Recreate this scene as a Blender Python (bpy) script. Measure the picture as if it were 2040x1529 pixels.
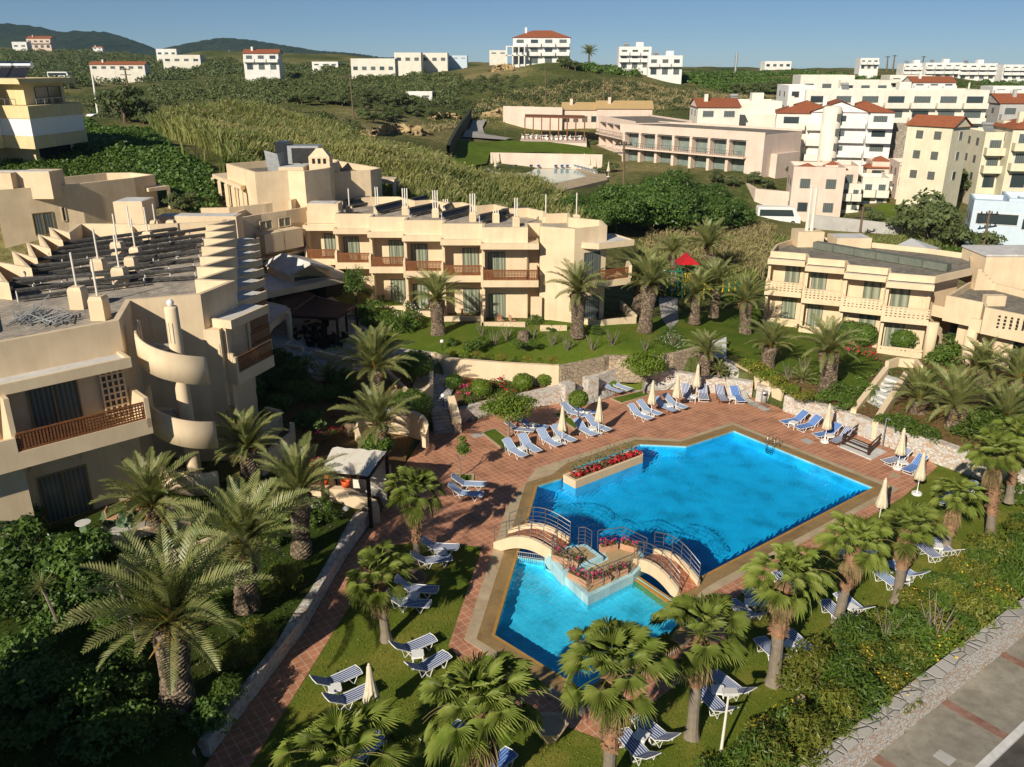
import bpy, math, random
import numpy as np
from mathutils import Vector, Matrix
from mathutils.geometry import tessellate_polygon
for o in list(bpy.data.objects): bpy.data.objects.remove(o)
SC = bpy.context.scene; COL = SC.collection
R = math.radians
rng = random.Random(7)
# ---------------- camera ----------------
F, CX, CY, HZ, Z0 = 1700.0, 1020.0, 764.5, 130.0, 22.0
PITCH = math.atan((CY-HZ)/F)
cam = bpy.data.cameras.new('camera'); cam.sensor_width = 36; cam.lens = F/2040*36
cam.clip_start = 0.5; cam.clip_end = 20000
co = bpy.data.objects.new('camera', cam); COL.objects.link(co)
co.location = (0, 0, Z0); co.rotation_euler = (math.pi/2-PITCH, 0, 0)
SC.camera = co
# ---------------- light ----------------
SUN_EL, SUN_AZ = R(29), math.atan2(-0.50, -0.866)      # sun stands behind the camera, to the left
W = bpy.data.worlds.new('World'); SC.world = W; W.use_nodes = True
nt = W.node_tree; bg = nt.nodes['Background']
sk = nt.nodes.new('ShaderNodeTexSky'); sk.sky_type = 'NISHITA'; sk.sun_disc = False
sk.sun_elevation = SUN_EL; sk.sun_rotation = SUN_AZ
sk.altitude = 0; sk.air_density = 0.55; sk.dust_density = 0.1; sk.ozone_density = 5.0
nt.links.new(sk.outputs[0], bg.inputs[0]); bg.inputs[1].default_value = 0.057
sl = bpy.data.lights.new('sun', 'SUN'); sl.energy = 5.0; sl.angle = R(0.53); sl.color = (1.0, 0.90, 0.74)
so = bpy.data.objects.new('sun', sl); COL.objects.link(so)
sd = Vector((math.sin(SUN_AZ)*math.cos(SUN_EL), math.cos(SUN_AZ)*math.cos(SUN_EL), math.sin(SUN_EL)))
so.rotation_euler = sd.to_track_quat('Z', 'Y').to_euler(); so.location = (0, 0, 60)
SC.view_settings.view_transform = 'Standard'; SC.view_settings.look = 'None'
SC.view_settings.exposure = 0.27; SC.view_settings.gamma = 1
SC.render.engine = 'CYCLES'
SC.cycles.volume_bounces = 0; SC.cycles.max_bounces = 5; SC.cycles.transparent_max_bounces = 8
SC.cycles.caustics_reflective = False; SC.cycles.caustics_refractive = False

# ---------------- photo pixel -> world ----------------
cp, sp = math.cos(PITCH), math.sin(PITCH)
def ray(x, y):
    a, b = (x-CX)/F, (CY-y)/F
    return (a, cp+b*sp, -sp+b*cp)
def G(x, y, z=0.0):
    r = ray(x, y); t = (z-Z0)/r[2]; return Vector((r[0]*t, r[1]*t, z))
def P(x, y, Y):
    r = ray(x, y); t = Y/r[1]; return Vector((r[0]*t, Y, Z0+r[2]*t))
def GL(pts, z=0.0): return [G(p[0], p[1], z) for p in pts]

# ---------------- materials ----------------
def nd(t, kind, **kw):
    n = t.nodes.new(kind)
    for k, v in kw.items(): setattr(n, k, v)
    return n
def base_mat(name, rough=0.8, spec=0.3, metal=0.0):
    m = bpy.data.materials.new(name); m.use_nodes = True
    t = m.node_tree; b = t.nodes['Principled BSDF']
    b.inputs['Roughness'].default_value = rough; b.inputs['Metallic'].default_value = metal
    b.inputs['Specular IOR Level'].default_value = spec
    return m, t, b
def coords(t, world=False, rot=0.0, scale=(1, 1, 1)):
    if world:
        g = nd(t, 'ShaderNodeNewGeometry'); out = g.outputs['Position']
    else:
        g = nd(t, 'ShaderNodeTexCoord'); out = g.outputs['Object']
    mp = nd(t, 'ShaderNodeMapping'); mp.inputs['Rotation'].default_value = (0, 0, rot); mp.inputs['Scale'].default_value = scale
    t.links.new(out, mp.inputs[0]); return mp.outputs[0]
def ramp(t, fac, stops):
    r = nd(t, 'ShaderNodeValToRGB'); e = r.color_ramp.elements
    while len(e) < len(stops): e.new(0.5)
    for i, (p, c) in enumerate(stops): e[i].position = p; e[i].color = (*c, 1)
    t.links.new(fac, r.inputs[0]); return r.outputs[0]
def noise(t, v, scale, detail=4, rough=0.6):
    n = nd(t, 'ShaderNodeTexNoise'); n.inputs['Scale'].default_value = scale
    n.inputs['Detail'].default_value = detail; n.inputs['Roughness'].default_value = rough
    t.links.new(v, n.inputs['Vector']); return n.outputs['Fac']
def mixc(t, fac, a, b, mode='MIX'):
    m = nd(t, 'ShaderNodeMix', data_type='RGBA', blend_type=mode)
    if isinstance(fac, (int, float)): m.inputs[0].default_value = fac
    else: t.links.new(fac, m.inputs[0])
    for s, c in ((6, a), (7, b)):
        if isinstance(c, tuple): m.inputs[s].default_value = (*c, 1)
        else: t.links.new(c, m.inputs[s])
    return m.outputs[2]
def bump(t, b, h, strength=0.3, dist=0.05):
    n = nd(t, 'ShaderNodeBump'); n.inputs['Strength'].default_value = strength; n.inputs['Distance'].default_value = dist
    t.links.new(h, n.inputs['Height']); t.links.new(n.outputs[0], b.inputs['Normal'])
def hv(t, col, amt):
    oi = nd(t, 'ShaderNodeObjectInfo'); mr = nd(t, 'ShaderNodeMapRange')
    mr.inputs[3].default_value = 1-amt; mr.inputs[4].default_value = 1+amt
    t.links.new(oi.outputs['Random'], mr.inputs[0])
    h = nd(t, 'ShaderNodeHueSaturation'); t.links.new(mr.outputs[0], h.inputs['Value']); t.links.new(col, h.inputs['Color'])
    return h.outputs[0]
def simple(name, c1, c2=None, scale=1.5, rough=0.8, spec=0.3, bmp=0.0, bscale=12, bdist=0.03, metal=0.0, vary=0.0, transl=0.0, world=False, p=(0.35, 0.65)):
    m, t, b = base_mat(name, rough, spec, metal)
    v = coords(t, world)
    c2 = c2 or tuple(x*0.85 for x in c1)
    col = ramp(t, noise(t, v, scale), [(p[0], c1), (p[1], c2)])
    if vary: col = hv(t, col, vary)
    t.links.new(col, b.inputs['Base Color'])
    if bmp: bump(t, b, noise(t, v, bscale, 3), bmp, bdist)
    if transl:
        tr = nd(t, 'ShaderNodeBsdfTranslucent'); t.links.new(mixc(t, 1.0, col, (1.6, 1.7, 0.7), 'MULTIPLY'), tr.inputs[0])
        ms = nd(t, 'ShaderNodeMixShader'); ms.inputs[0].default_value = transl
        t.links.new(b.outputs[0], ms.inputs[1]); t.links.new(tr.outputs[0], ms.inputs[2])
        t.links.new(ms.outputs[0], t.nodes['Material Output'].inputs[0])
    return m
def streaks(m, amt=0.07):
    t = m.node_tree; b = t.nodes['Principled BSDF']; l = b.inputs['Base Color'].links[0].from_socket
    n1 = noise(t, coords(t, True, 0, (2.2, 2.2, .22)), 1.0, 5, .7); n2 = noise(t, coords(t, True), .35, 5, .65)
    c = mixc(t, 1.0, l, ramp(t, n1, [(.42, (1, 1, 1)), (.78, (1-amt*1.6, 1-amt*1.7, 1-amt*1.8))]), 'MULTIPLY'); c = mixc(t, 1.0, c, ramp(t, n2, [(.3, (1-amt, 1-amt, 1-amt)), (.6, (1.03, 1.03, 1.03))]), 'MULTIPLY')
    t.links.new(c, b.inputs['Base Color'])
def stripes(name, ca, cb, freq=7.0, duty=0.5):
    m, t, b = base_mat(name, 0.75, 0.2)
    v = coords(t); s = nd(t, 'ShaderNodeSeparateXYZ'); t.links.new(v, s.inputs[0])
    a = nd(t, 'ShaderNodeMath', operation='MULTIPLY'); a.inputs[1].default_value = freq/0.6; t.links.new(s.outputs[0], a.inputs[0])
    f = nd(t, 'ShaderNodeMath', operation='FRACT'); t.links.new(a.outputs[0], f.inputs[0])
    g = nd(t, 'ShaderNodeMath', operation='GREATER_THAN'); g.inputs[1].default_value = duty; t.links.new(f.outputs[0], g.inputs[0])
    t.links.new(mixc(t, g.outputs[0], ca, cb), b.inputs['Base Color']); return m
def stone(name, cols, scale=2.6, mortar=(0.36, 0.33, 0.29), sq=(1, 1, 1.5)):
    m, t, b = base_mat(name, 0.9, 0.2)
    v = coords(t, True, 0, sq)
    v2 = nd(t, 'ShaderNodeTexVoronoi', feature='F1'); v2.inputs['Scale'].default_value = scale; t.links.new(v, v2.inputs['Vector'])
    sx = nd(t, 'ShaderNodeSeparateColor'); t.links.new(v2.outputs['Color'], sx.inputs[0])
    col = ramp(t, sx.outputs[0], cols)
    col = mixc(t, 0.35, col, ramp(t, noise(t, v, 9), [(0.3, tuple(c*0.6 for c in cols[0][1])), (0.7, cols[0][1])]))
    v3 = nd(t, 'ShaderNodeTexVoronoi', feature='DISTANCE_TO_EDGE'); v3.inputs['Scale'].default_value = scale; t.links.new(v, v3.inputs['Vector'])
    mr = nd(t, 'ShaderNodeMapRange'); mr.inputs[2].default_value = 0.07; t.links.new(v3.outputs['Distance'], mr.inputs[0])
    t.links.new(mixc(t, mr.outputs[0], mortar, col), b.inputs['Base Color'])
    bump(t, b, mr.outputs[0], 0.7, 0.06); return m
def tiles(name, c1, c2, grout, size, rot, rough=0.6, sizey=None, gw=0.03, patch=None, offset=0.0):
    m, t, b = base_mat(name, rough, 0.35)
    v = coords(t, True, rot)
    br = nd(t, 'ShaderNodeTexBrick'); br.offset = offset; br.squash = 1
    br.inputs['Color1'].default_value = (*c1, 1); br.inputs['Color2'].default_value = (*c2, 1); br.inputs['Mortar'].default_value = (*grout, 1)
    br.inputs['Scale'].default_value = 1; br.inputs['Mortar Size'].default_value = gw*0.5; br.inputs['Mortar Smooth'].default_value = 0.1
    br.inputs['Brick Width'].default_value = size; br.inputs['Row Height'].default_value = sizey or size; br.inputs['Bias'].default_value = 0
    t.links.new(v, br.inputs['Vector'])
    n = noise(t, coords(t, True), 0.8, 5)
    col = mixc(t, 1.0, br.outputs['Color'], ramp(t, n, [(0.28, (0.60, 0.58, 0.57)), (0.5, (0.95, 0.95, 0.95)), (0.72, (1.15, 1.13, 1.1))]), 'MULTIPLY')
    t.links.new(col, b.inputs['Base Color']); bump(t, b, br.outputs['Fac'], -0.3, 0.01); return m

MT = {}
MT['stucco'] = simple('ochre_stucco', (0.74, 0.595, 0.405), (0.67, 0.53, 0.355), 0.7, 0.9, 0.15, 0.25, 30, 0.01)
MT['stucco_white'] = simple('white_stucco', (0.78, 0.77, 0.74), (0.70, 0.69, 0.66), 0.6, 0.85, 0.15, 0.1, 20, 0.01)
MT['whiteroof'] = simple('white_roof_coating', (0.66, 0.65, 0.63), (0.52, 0.51, 0.49), 1.2, 0.8)
MT['pink'] = simple('pink_stucco', (0.72, 0.585, 0.49), (0.66, 0.53, 0.44), 0.5, 0.9, 0.15)
MT['cream'] = simple('cream_stucco', (0.76, 0.72, 0.63), (0.69, 0.65, 0.56), 0.5, 0.9, 0.15)
MT['yellow'] = simple('yellow_stucco', (0.70, 0.60, 0.36), (0.65, 0.52, 0.27), 0.5, 0.9, 0.15)
MT['paleyellow'] = simple('pale_yellow_stucco', (0.72, 0.67, 0.50), (0.66, 0.61, 0.45), 0.5, 0.9, 0.15)
MT['grey'] = simple('grey_stucco', (0.45, 0.44, 0.42), (0.38, 0.37, 0.35), 0.8, 0.9)
for _n in ('stucco', 'stucco_white', 'pink', 'cream', 'yellow', 'paleyellow', 'whiteroof', 'gravel', 'pavement', 'coping'): streaks(MT[_n]) if _n in MT else None
def rooftile(name, c1, c2):
    m, t, b = base_mat(name, 0.85, 0.2); v = coords(t)
    col = ramp(t, noise(t, v, 2.0, 5), [(0.3, c1), (0.7, c2)])
    w = nd(t, 'ShaderNodeTexWave'); w.inputs['Scale'].default_value = 1.2; w.inputs['Distortion'].default_value = 0.3; t.links.new(v, w.inputs[0])
    t.links.new(mixc(t, 1.0, col, ramp(t, w.outputs[1], [(0.0, (0.8, 0.8, 0.8)), (1.0, (1.05, 1.05, 1.05))]), 'MULTIPLY'), b.inputs['Base Color'])
    bump(t, b, w.outputs[1], 0.5, 0.05); return m
MT['redroof'] = rooftile('clay_roof_tile', (0.38, 0.13, 0.06), (0.29, 0.095, 0.045))
MT['tanroof'] = rooftile('tan_roof_tile', (0.60, 0.42, 0.20), (0.52, 0.36, 0.17))
def roofpave(name):
    m, t, b = base_mat(name, 0.95, 0.1); v = coords(t, True, 0.3)
    br = nd(t, 'ShaderNodeTexBrick'); br.offset = 0; br.inputs['Scale'].default_value = 1
    br.inputs['Color1'].default_value = (0.52, 0.46, 0.37, 1); br.inputs['Color2'].default_value = (0.43, 0.37, 0.31, 1); br.inputs['Mortar'].default_value = (0.18, 0.15, 0.12, 1)
    br.inputs['Brick Width'].default_value = 0.4; br.inputs['Row Height'].default_value = 0.4; br.inputs['Mortar Size'].default_value = 0.018
    t.links.new(v, br.inputs['Vector'])
    n = noise(t, v, 0.9, 8, 0.7)
    col = mixc(t, ramp(t, n, [(0.42, (0, 0, 0)), (0.62, (1, 1, 1))]), br.outputs[0], (0.25, 0.225, 0.19))
    col = mixc(t, ramp(t, noise(t, v, 2.7, 6), [(0.55, (0, 0, 0)), (0.7, (1, 1, 1))]), col, (0.47, 0.42, 0.35))
    t.links.new(col, b.inputs['Base Color']); return m
MT['roofpave'] = roofpave('weathered_roof_paving')
MT['gravel'] = simple('roof_gravel', (0.20, 0.19, 0.165), (0.30, 0.27, 0.225), 2.2, 0.95, 0.1, 0.4, 25, 0.02, world=True)
streaks(MT['gravel'], .3)
MT['wood'] = simple('brown_wood', (0.16, 0.065, 0.028), (0.10, 0.04, 0.018), 4, 0.6, 0.3)
MT['wood_red'] = simple('red_brown_lattice_wood', (0.24, 0.095, 0.035), (0.17, 0.065, 0.025), 4, 0.6, 0.3)  # paler, redder wood tone for lattices, lounger frames and pergola
MT['darkwood'] = simple('dark_wood', (0.055, 0.028, 0.018), (0.035, 0.018, 0.012), 4, 0.6, 0.3)
MT['pergola'] = simple('dark_red_brown_slats', (0.075, 0.030, 0.024), (0.05, 0.02, 0.017), 3, 0.7)
MT['white'] = simple('white_plastic', (0.80, 0.80, 0.78), (0.74, 0.74, 0.72), 3, 0.4, 0.4)
MT['canvas'] = simple('cream_canvas', (0.74, 0.66, 0.50), (0.64, 0.56, 0.41), 5, 0.9, 0.1, transl=0.1)
MT['tarp'] = simple('stained_white_tarpaulin', (0.66, 0.62, 0.54), (0.40, 0.31, 0.22), 1.3, 0.8, p=(0.5, 0.8))
MT['metal'] = simple('grey_metal', (0.30, 0.30, 0.29), (0.22, 0.22, 0.21), 3, 0.35, 0.5, metal=0.7)
MT['galv'] = simple('galvanised_steel', (0.45, 0.46, 0.46), (0.36, 0.37, 0.37), 3, 0.45, 0.5, metal=0.6)
MT['darkmetal'] = simple('dark_metal', (0.045, 0.045, 0.045), (0.03, 0.03, 0.03), 3, 0.4, 0.5, metal=0.3)
MT['chrome'] = simple('steel_tube', (0.55, 0.55, 0.55), (0.5, 0.5, 0.5), 3, 0.2, 0.5, metal=1.0)
MT['black'] = simple('black_plastic', (0.02, 0.02, 0.02), None, 3, 0.5)
MT['solar'] = simple('black_solar_collector', (0.025, 0.028, 0.035), (0.015, 0.017, 0.02), 3, 0.3, 0.5)
MT['pipe'] = simple('dark_pipe', (0.045, 0.045, 0.045), (0.10, 0.095, 0.085), 5, 0.6)
MT['sp_stripe_blue'] = stripes('blue_white_stripe', (0.09, 0.22, 0.52), (0.62, 0.68, 0.76), 6, 0.52)
MT['sp_stripe_dark'] = stripes('navy_white_stripe', (0.035, 0.075, 0.23), (0.66, 0.69, 0.74), 6, 0.58)
MT['sp_blue'] = stripes('deep_blue_stripe', (0.05, 0.14, 0.45), (0.25, 0.38, 0.62), 6, 0.6)
MT['glass'], _t, _b = base_mat('window_glass', 0.06, 0.8); _b.inputs['Base Color'].default_value = (0.035, 0.05, 0.055, 1)
MT['curtain'] = simple('pale_curtain', (0.50, 0.50, 0.42), (0.30, 0.31, 0.27), 4, 0.9, 0.2)
def curtain(name, ca, cb):
    m, t, b = base_mat(name, 0.25, 0.7); v = coords(t)
    w = nd(t, 'ShaderNodeTexWave', bands_direction='DIAGONAL'); w.inputs['Scale'].default_value = 2.2; w.inputs['Distortion'].default_value = 1.5; t.links.new(coords(t, False, 0, (1, 1, 0.02)), w.inputs[0])
    t.links.new(mixc(t, w.outputs[1], ca, cb), b.inputs['Base Color']); return m
MT['curtain'] = curtain('curtained_glass', (0.14, 0.17, 0.125), (0.33, 0.35, 0.25))
MT['curtain_dark'] = curtain('dark_curtained_glass', (0.06, 0.08, 0.08), (0.15, 0.17, 0.16))
MT['frame'] = simple('grey_window_frame', (0.12, 0.125, 0.115), None, 3, 0.4)
MT['frame_tan'] = simple('tan_window_frame', (0.35, 0.24, 0.10), None, 3, 0.5)
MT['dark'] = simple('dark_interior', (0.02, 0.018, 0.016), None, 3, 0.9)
MT['stone_white'] = stone('white_rubble_stone', [(0.0, (0.62, 0.58, 0.52)), (0.45, (0.72, 0.69, 0.64)), (0.72, (0.55, 0.50, 0.44)), (0.9, (0.55, 0.30, 0.16))], 5.2, (0.55, 0.51, 0.45))
MT['stone_tan'] = stone('tan_rubble_stone', [(0.0, (0.42, 0.33, 0.22)), (0.4, (0.50, 0.41, 0.29)), (0.7, (0.34, 0.28, 0.21)), (0.95, (0.46, 0.37, 0.27))], 2.4, (0.26, 0.20, 0.14))
MT['stone_grey'] = stone('grey_rubble_stone', [(0.0, (0.33, 0.28, 0.23)), (0.5, (0.42, 0.37, 0.30)), (0.95, (0.28, 0.24, 0.2))], 1.6, (0.2, 0.17, 0.14))
MT['flag'] = stone('pale_flagstone', [(0.0, (0.42, 0.40, 0.37)), (0.5, (0.52, 0.50, 0.46)), (0.95, (0.36, 0.34, 0.31))], 1.6, (0.3, 0.28, 0.25), (1, 1, 1))
MT['step'] = simple('pale_step_paint', (0.66, 0.66, 0.64), (0.55, 0.55, 0.53), 2, 0.8)
TROT = -0.62
MT['deck'] = tiles('terracotta_paving', (0.50, 0.225, 0.13), (0.42, 0.185, 0.105), (0.60, 0.40, 0.28), 0.36, TROT, 0.65, gw=0.035)
MT['coping'] = simple('beige_coping_stone', (0.50, 0.40, 0.27), (0.42, 0.33, 0.21), 1.2, 0.8, world=True, bmp=0.2)
MT['gutter'] = tiles('tan_gutter_tile', (0.32, 0.215, 0.095), (0.28, 0.185, 0.08), (0.22, 0.14, 0.06), 0.12, TROT, 0.45, gw=0.012)
MT['gutter_edge'] = simple('ochre_edge_tile', (0.42, 0.24, 0.06), (0.36, 0.20, 0.05), 3, 0.5, world=True)
MT['pool'] = tiles('blue_pool_tile', (0.20, 0.60, 0.84), (0.22, 0.63, 0.86), (0.28, 0.68, 0.88), 0.3, TROT, 0.4, gw=0.02)
MT['pool_k'] = tiles('pale_blue_pool_tile', (0.24, 0.70, 0.82), (0.26, 0.72, 0.84), (0.40, 0.80, 0.88), 0.3, TROT, 0.4, gw=0.03)
MT['pooledge'] = tiles('sky_blue_edge_tile', (0.38, 0.66, 0.74), (0.42, 0.70, 0.78), (0.55, 0.75, 0.78), 0.2, TROT, 0.4, gw=0.02)
MT['platform'] = simple('sand_wash_concrete', (0.44, 0.33, 0.18), (0.38, 0.28, 0.15), 6, 0.9, world=True)
def water(name, tint, bs):
    m = bpy.data.materials.new(name); m.use_nodes = True; t = m.node_tree
    t.nodes.remove(t.nodes['Principled BSDF']); v = coords(t, True)
    ta = nd(t, 'ShaderNodeBsdfTransparent'); ta.inputs[0].default_value = (*tint, 1); rf = nd(t, 'ShaderNodeBsdfRefraction'); rf.inputs['Color'].default_value = (*tint, 1); rf.inputs['IOR'].default_value = 1.33; rf.inputs['Roughness'].default_value = 0.0; tr = nd(t, 'ShaderNodeMixShader')
    gl = nd(t, 'ShaderNodeBsdfGlossy'); gl.inputs['Roughness'].default_value = 0.05
    n1 = noise(t, v, 4.5, 3, 0.6); n2 = nd(t, 'ShaderNodeTexWave'); n2.inputs['Scale'].default_value = 1.3; n2.inputs['Distortion'].default_value = 9; n2.inputs['Detail'].default_value = 2
    t.links.new(coords(t, True, 0.5), n2.inputs[0])
    ad = nd(t, 'ShaderNodeMath', operation='ADD'); t.links.new(n1, ad.inputs[0]); t.links.new(n2.outputs[1], ad.inputs[1])
    bp = nd(t, 'ShaderNodeBump'); bp.inputs['Strength'].default_value = bs; bp.inputs['Distance'].default_value = 0.12; t.links.new(ad.outputs[0], bp.inputs['Height'])
    t.links.new(bp.outputs[0], gl.inputs['Normal'])
    fr = nd(t, 'ShaderNodeFresnel'); fr.inputs[0].default_value = 1.33; t.links.new(bp.outputs[0], fr.inputs['Normal'])
    ge = nd(t, 'ShaderNodeNewGeometry'); iv = nd(t, 'ShaderNodeMath', operation='SUBTRACT'); iv.inputs[0].default_value = 1; t.links.new(ge.outputs['Backfacing'], iv.inputs[1])
    t.links.new(bp.outputs[0], rf.inputs['Normal']); t.links.new(ge.outputs['Backfacing'], tr.inputs[0]); t.links.new(rf.outputs[0], tr.inputs[1]); t.links.new(ta.outputs[0], tr.inputs[2]); ml = nd(t, 'ShaderNodeMath', operation='MULTIPLY'); t.links.new(fr.outputs[0], ml.inputs[0]); t.links.new(iv.outputs[0], ml.inputs[1])
    mx = nd(t, 'ShaderNodeMixShader'); t.links.new(ml.outputs[0], mx.inputs[0]); t.links.new(tr.outputs[0], mx.inputs[1]); t.links.new(gl.outputs[0], mx.inputs[2])
    t.links.new(mx.outputs[0], t.nodes['Material Output'].inputs[0]); return m
MT['water'] = water('pool_water', (0.15, 0.78, 0.94), 0.15)
MT['water_k'] = water('paddling_water', (0.36, 0.84, 0.98), 0.2)
MT['water_far'] = water('far_pool_water', (0.5, 0.75, 0.72), 0.05)
def grass(name, a, b_, c, s=0.35):
    m, t, b = base_mat(name, 0.95, 0.1); v = coords(t, True)
    c1 = ramp(t, noise(t, v, s, 6, 0.65), [(0.3, a), (0.5, b_), (0.75, c)])
    c2 = mixc(t, 1.0, c1, ramp(t, noise(t, v, 14, 4, 0.7), [(0.3, (0.55, 0.55, 0.5)), (0.7, (1.3, 1.3, 1.25))]), 'MULTIPLY')
    t.links.new(c2, b.inputs['Base Color']); bump(t, b, noise(t, v, 30, 3), 0.8, 0.05); return m
MT['lawn'] = grass('mown_lawn', (0.085, 0.145, 0.016), (0.15, 0.18, 0.025), (0.30, 0.26, 0.06))
MT['lawn_green'] = grass('garden_lawn', (0.07, 0.13, 0.014), (0.11, 0.165, 0.02), (0.17, 0.18, 0.035))
MT['soil'] = grass('garden_soil', (0.17, 0.095, 0.045), (0.22, 0.13, 0.065), (0.11, 0.10, 0.03), 0.7)
MT['drygrass'] = grass('dry_grass', (0.30, 0.24, 0.10), (0.22, 0.20, 0.07), (0.12, 0.14, 0.035), 0.15)
MT['shadowsoil'] = grass('shade_darkened_ground', (0.03, 0.05, 0.010), (0.05, 0.08, 0.012), (0.06, 0.045, 0.022), 0.5)  # ground colours darkened to stand in for the garden's shade
def terrain_mat():
    m, t, b = base_mat('scrubby_hillside', 0.95, 0.1); v = coords(t, True)
    c1 = ramp(t, noise(t, v, 0.035, 8, 0.62), [(0.30, (0.065, 0.09, 0.025)), (0.46, (0.115, 0.13, 0.04)), (0.56, (0.21, 0.19, 0.075)), (0.70, (0.34, 0.27, 0.13))])
    c2 = mixc(t, 1.0, c1, ramp(t, noise(t, v, 0.9, 6, 0.7), [(0.3, (0.45, 0.5, 0.45)), (0.7, (1.3, 1.3, 1.3))]), 'MULTIPLY')
    t.links.new(c2, b.inputs['Base Color']); bump(t, b, noise(t, v, 0.9, 6, 0.7), 1.0, 0.6); return m
MT['terrain'] = terrain_mat()
MT['scarp'] = simple('bare_earth_scarp', (0.50, 0.37, 0.20), (0.30, 0.22, 0.11), 0.5, 0.95, bmp=0.9, bscale=1.2, bdist=0.5, world=True)
def hill_mat():
    m, t, b = base_mat('wooded_hill', 0.95, 0.05); v = coords(t, True)
    c1 = ramp(t, noise(t, v, 0.012, 8, 0.7), [(0.35, (0.030, 0.045, 0.024)), (0.6, (0.05, 0.065, 0.034)), (0.72, (0.11, 0.10, 0.07))])
    t.links.new(c1, b.inputs['Base Color']); bump(t, b, noise(t, v, 0.03, 8, 0.75), 1.0, 12); return m
MT['hill'] = hill_mat()
MT['asphalt'] = simple('worn_asphalt', (0.17, 0.15, 0.125), (0.07, 0.065, 0.058), 0.35, 0.9, bmp=0.3, world=True)
MT['pavement'] = simple('concrete_pavement', (0.33, 0.305, 0.25), (0.26, 0.24, 0.20), 0.8, 0.9, bmp=0.3, world=True)
MT['paint'] = simple('white_kerb_paint', (0.68, 0.68, 0.66), (0.55, 0.55, 0.53), 4, 0.7, world=True)
MT['brickband'] = simple('faded_red_paving', (0.20, 0.10, 0.075), (0.28, 0.17, 0.13), 3, 0.9, world=True)
MT['road'] = simple('far_road_concrete', (0.40, 0.38, 0.35), (0.34, 0.32, 0.30), 0.3, 0.9, world=True)
streaks(MT['pavement'], .22); streaks(MT['asphalt'], .3); streaks(MT['coping'], .15)
# foliage
MT['date'] = simple('date_palm_frond', (0.155, 0.195, 0.055), (0.26, 0.255, 0.10), 2, 0.45, 0.45, vary=0.12, transl=0.22)
MT['date_core'] = simple('orange_frond_base', (0.30, 0.17, 0.035), (0.20, 0.14, 0.03), 6, 0.7)
MT['date_dead'] = simple('dry_frond', (0.26, 0.19, 0.09), (0.20, 0.15, 0.07), 3, 0.9, transl=0.1)
MT['fan'] = simple('fan_palm_leaf', (0.14, 0.20, 0.028), (0.23, 0.265, 0.06), 2, 0.5, 0.3, vary=0.12, transl=0.25)
MT['bark_date'] = stone('date_palm_bark', [(0.0, (0.20, 0.15, 0.105)), (0.5, (0.32, 0.25, 0.18)), (0.9, (0.12, 0.085, 0.06))], 5.5, (0.055, 0.04, 0.03), (1, 1, 0.8))
MT['bark_fan'] = simple('shaggy_fan_palm_bark', (0.34, 0.17, 0.09), (0.24, 0.16, 0.10), 5, 0.95, bmp=0.8, bscale=9)
MT['bark_grey'] = simple('grey_smooth_bark', (0.24, 0.20, 0.15), (0.18, 0.15, 0.115), 4, 0.95, bmp=0.5)
MT['bark'] = simple('brown_bark', (0.19, 0.135, 0.085), (0.13, 0.095, 0.06), 5, 0.95, bmp=0.5)
MT['leaf_lime'] = simple('lime_leaf', (0.17, 0.24, 0.022), (0.11, 0.175, 0.02), 3, 0.5, 0.4, vary=0.1, transl=0.25)
MT['leaf_bush'] = simple('bush_leaf', (0.10, 0.165, 0.02), (0.06, 0.11, 0.016), 2.5, 0.5, 0.4, vary=0.2, transl=0.2)
MT['leaf_dark'] = simple('dark_tree_leaf', (0.055, 0.115, 0.02), (0.10, 0.16, 0.03), 0.8, 0.5, 0.4, vary=0.2, transl=0.2)
MT['leaf_olive'] = simple('olive_leaf', (0.085, 0.115, 0.040), (0.135, 0.16, 0.06), 0.6, 0.6, 0.3, vary=0.25, transl=0.15)
MT['leaf_yellow'] = simple('yellow_green_leaf', (0.20, 0.20, 0.028), (0.115, 0.155, 0.022), 1.6, 0.5, 0.4, vary=0.15, transl=0.25)
MT['leaf_grey'] = simple('grey_green_leaf', (0.18, 0.21, 0.11), (0.12, 0.15, 0.075), 2, 0.7, 0.3, transl=0.2)
MT['reed'] = simple('giant_reed', (0.29, 0.29, 0.10), (0.14, 0.18, 0.05), 0.12, 0.6, 0.3, transl=0.25, world=True)
MT['reed_tan'] = simple('dry_reed_plume', (0.34, 0.28, 0.14), (0.26, 0.22, 0.11), 1, 0.8, transl=0.2, world=True)
MT['petal_red'] = simple('red_petals', (0.55, 0.02, 0.03), (0.40, 0.015, 0.03), 4, 0.6)
MT['petal_pink'] = simple('magenta_petals', (0.62, 0.03, 0.18), (0.50, 0.02, 0.12), 4, 0.6)
MT['petal_white'] = simple('white_petals', (0.8, 0.8, 0.75), None, 4, 0.6)
MT['petal_yellow'] = simple('yellow_petals', (0.75, 0.50, 0.05), (0.6, 0.35, 0.03), 4, 0.6)
MT['terracotta'] = simple('terracotta_pot', (0.52, 0.30, 0.19), (0.45, 0.25, 0.15), 3, 0.8)
MT['orange'] = simple('orange_plastic', (0.65, 0.10, 0.02), None, 3, 0.5)
MT['green_paint'] = simple('green_paint', (0.02, 0.16, 0.09), None, 3, 0.5)
MT['yellow_paint'] = simple('yellow_paint', (0.75, 0.50, 0.02), None, 3, 0.4)
MT['red_paint'] = simple('red_paint', (0.55, 0.02, 0.03), None, 3, 0.4)
MT['blue_paint'] = simple('pale_blue_paint', (0.55, 0.64, 0.72), (0.5, 0.6, 0.68), 2, 0.7)
MT['globe'] = simple('white_lamp_globe', (0.85, 0.85, 0.83), None, 3, 0.3, 0.5)
MT['cactus'] = simple('grey_green_cactus', (0.10, 0.17, 0.09), (0.14, 0.21, 0.11), 3, 0.6)
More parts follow.
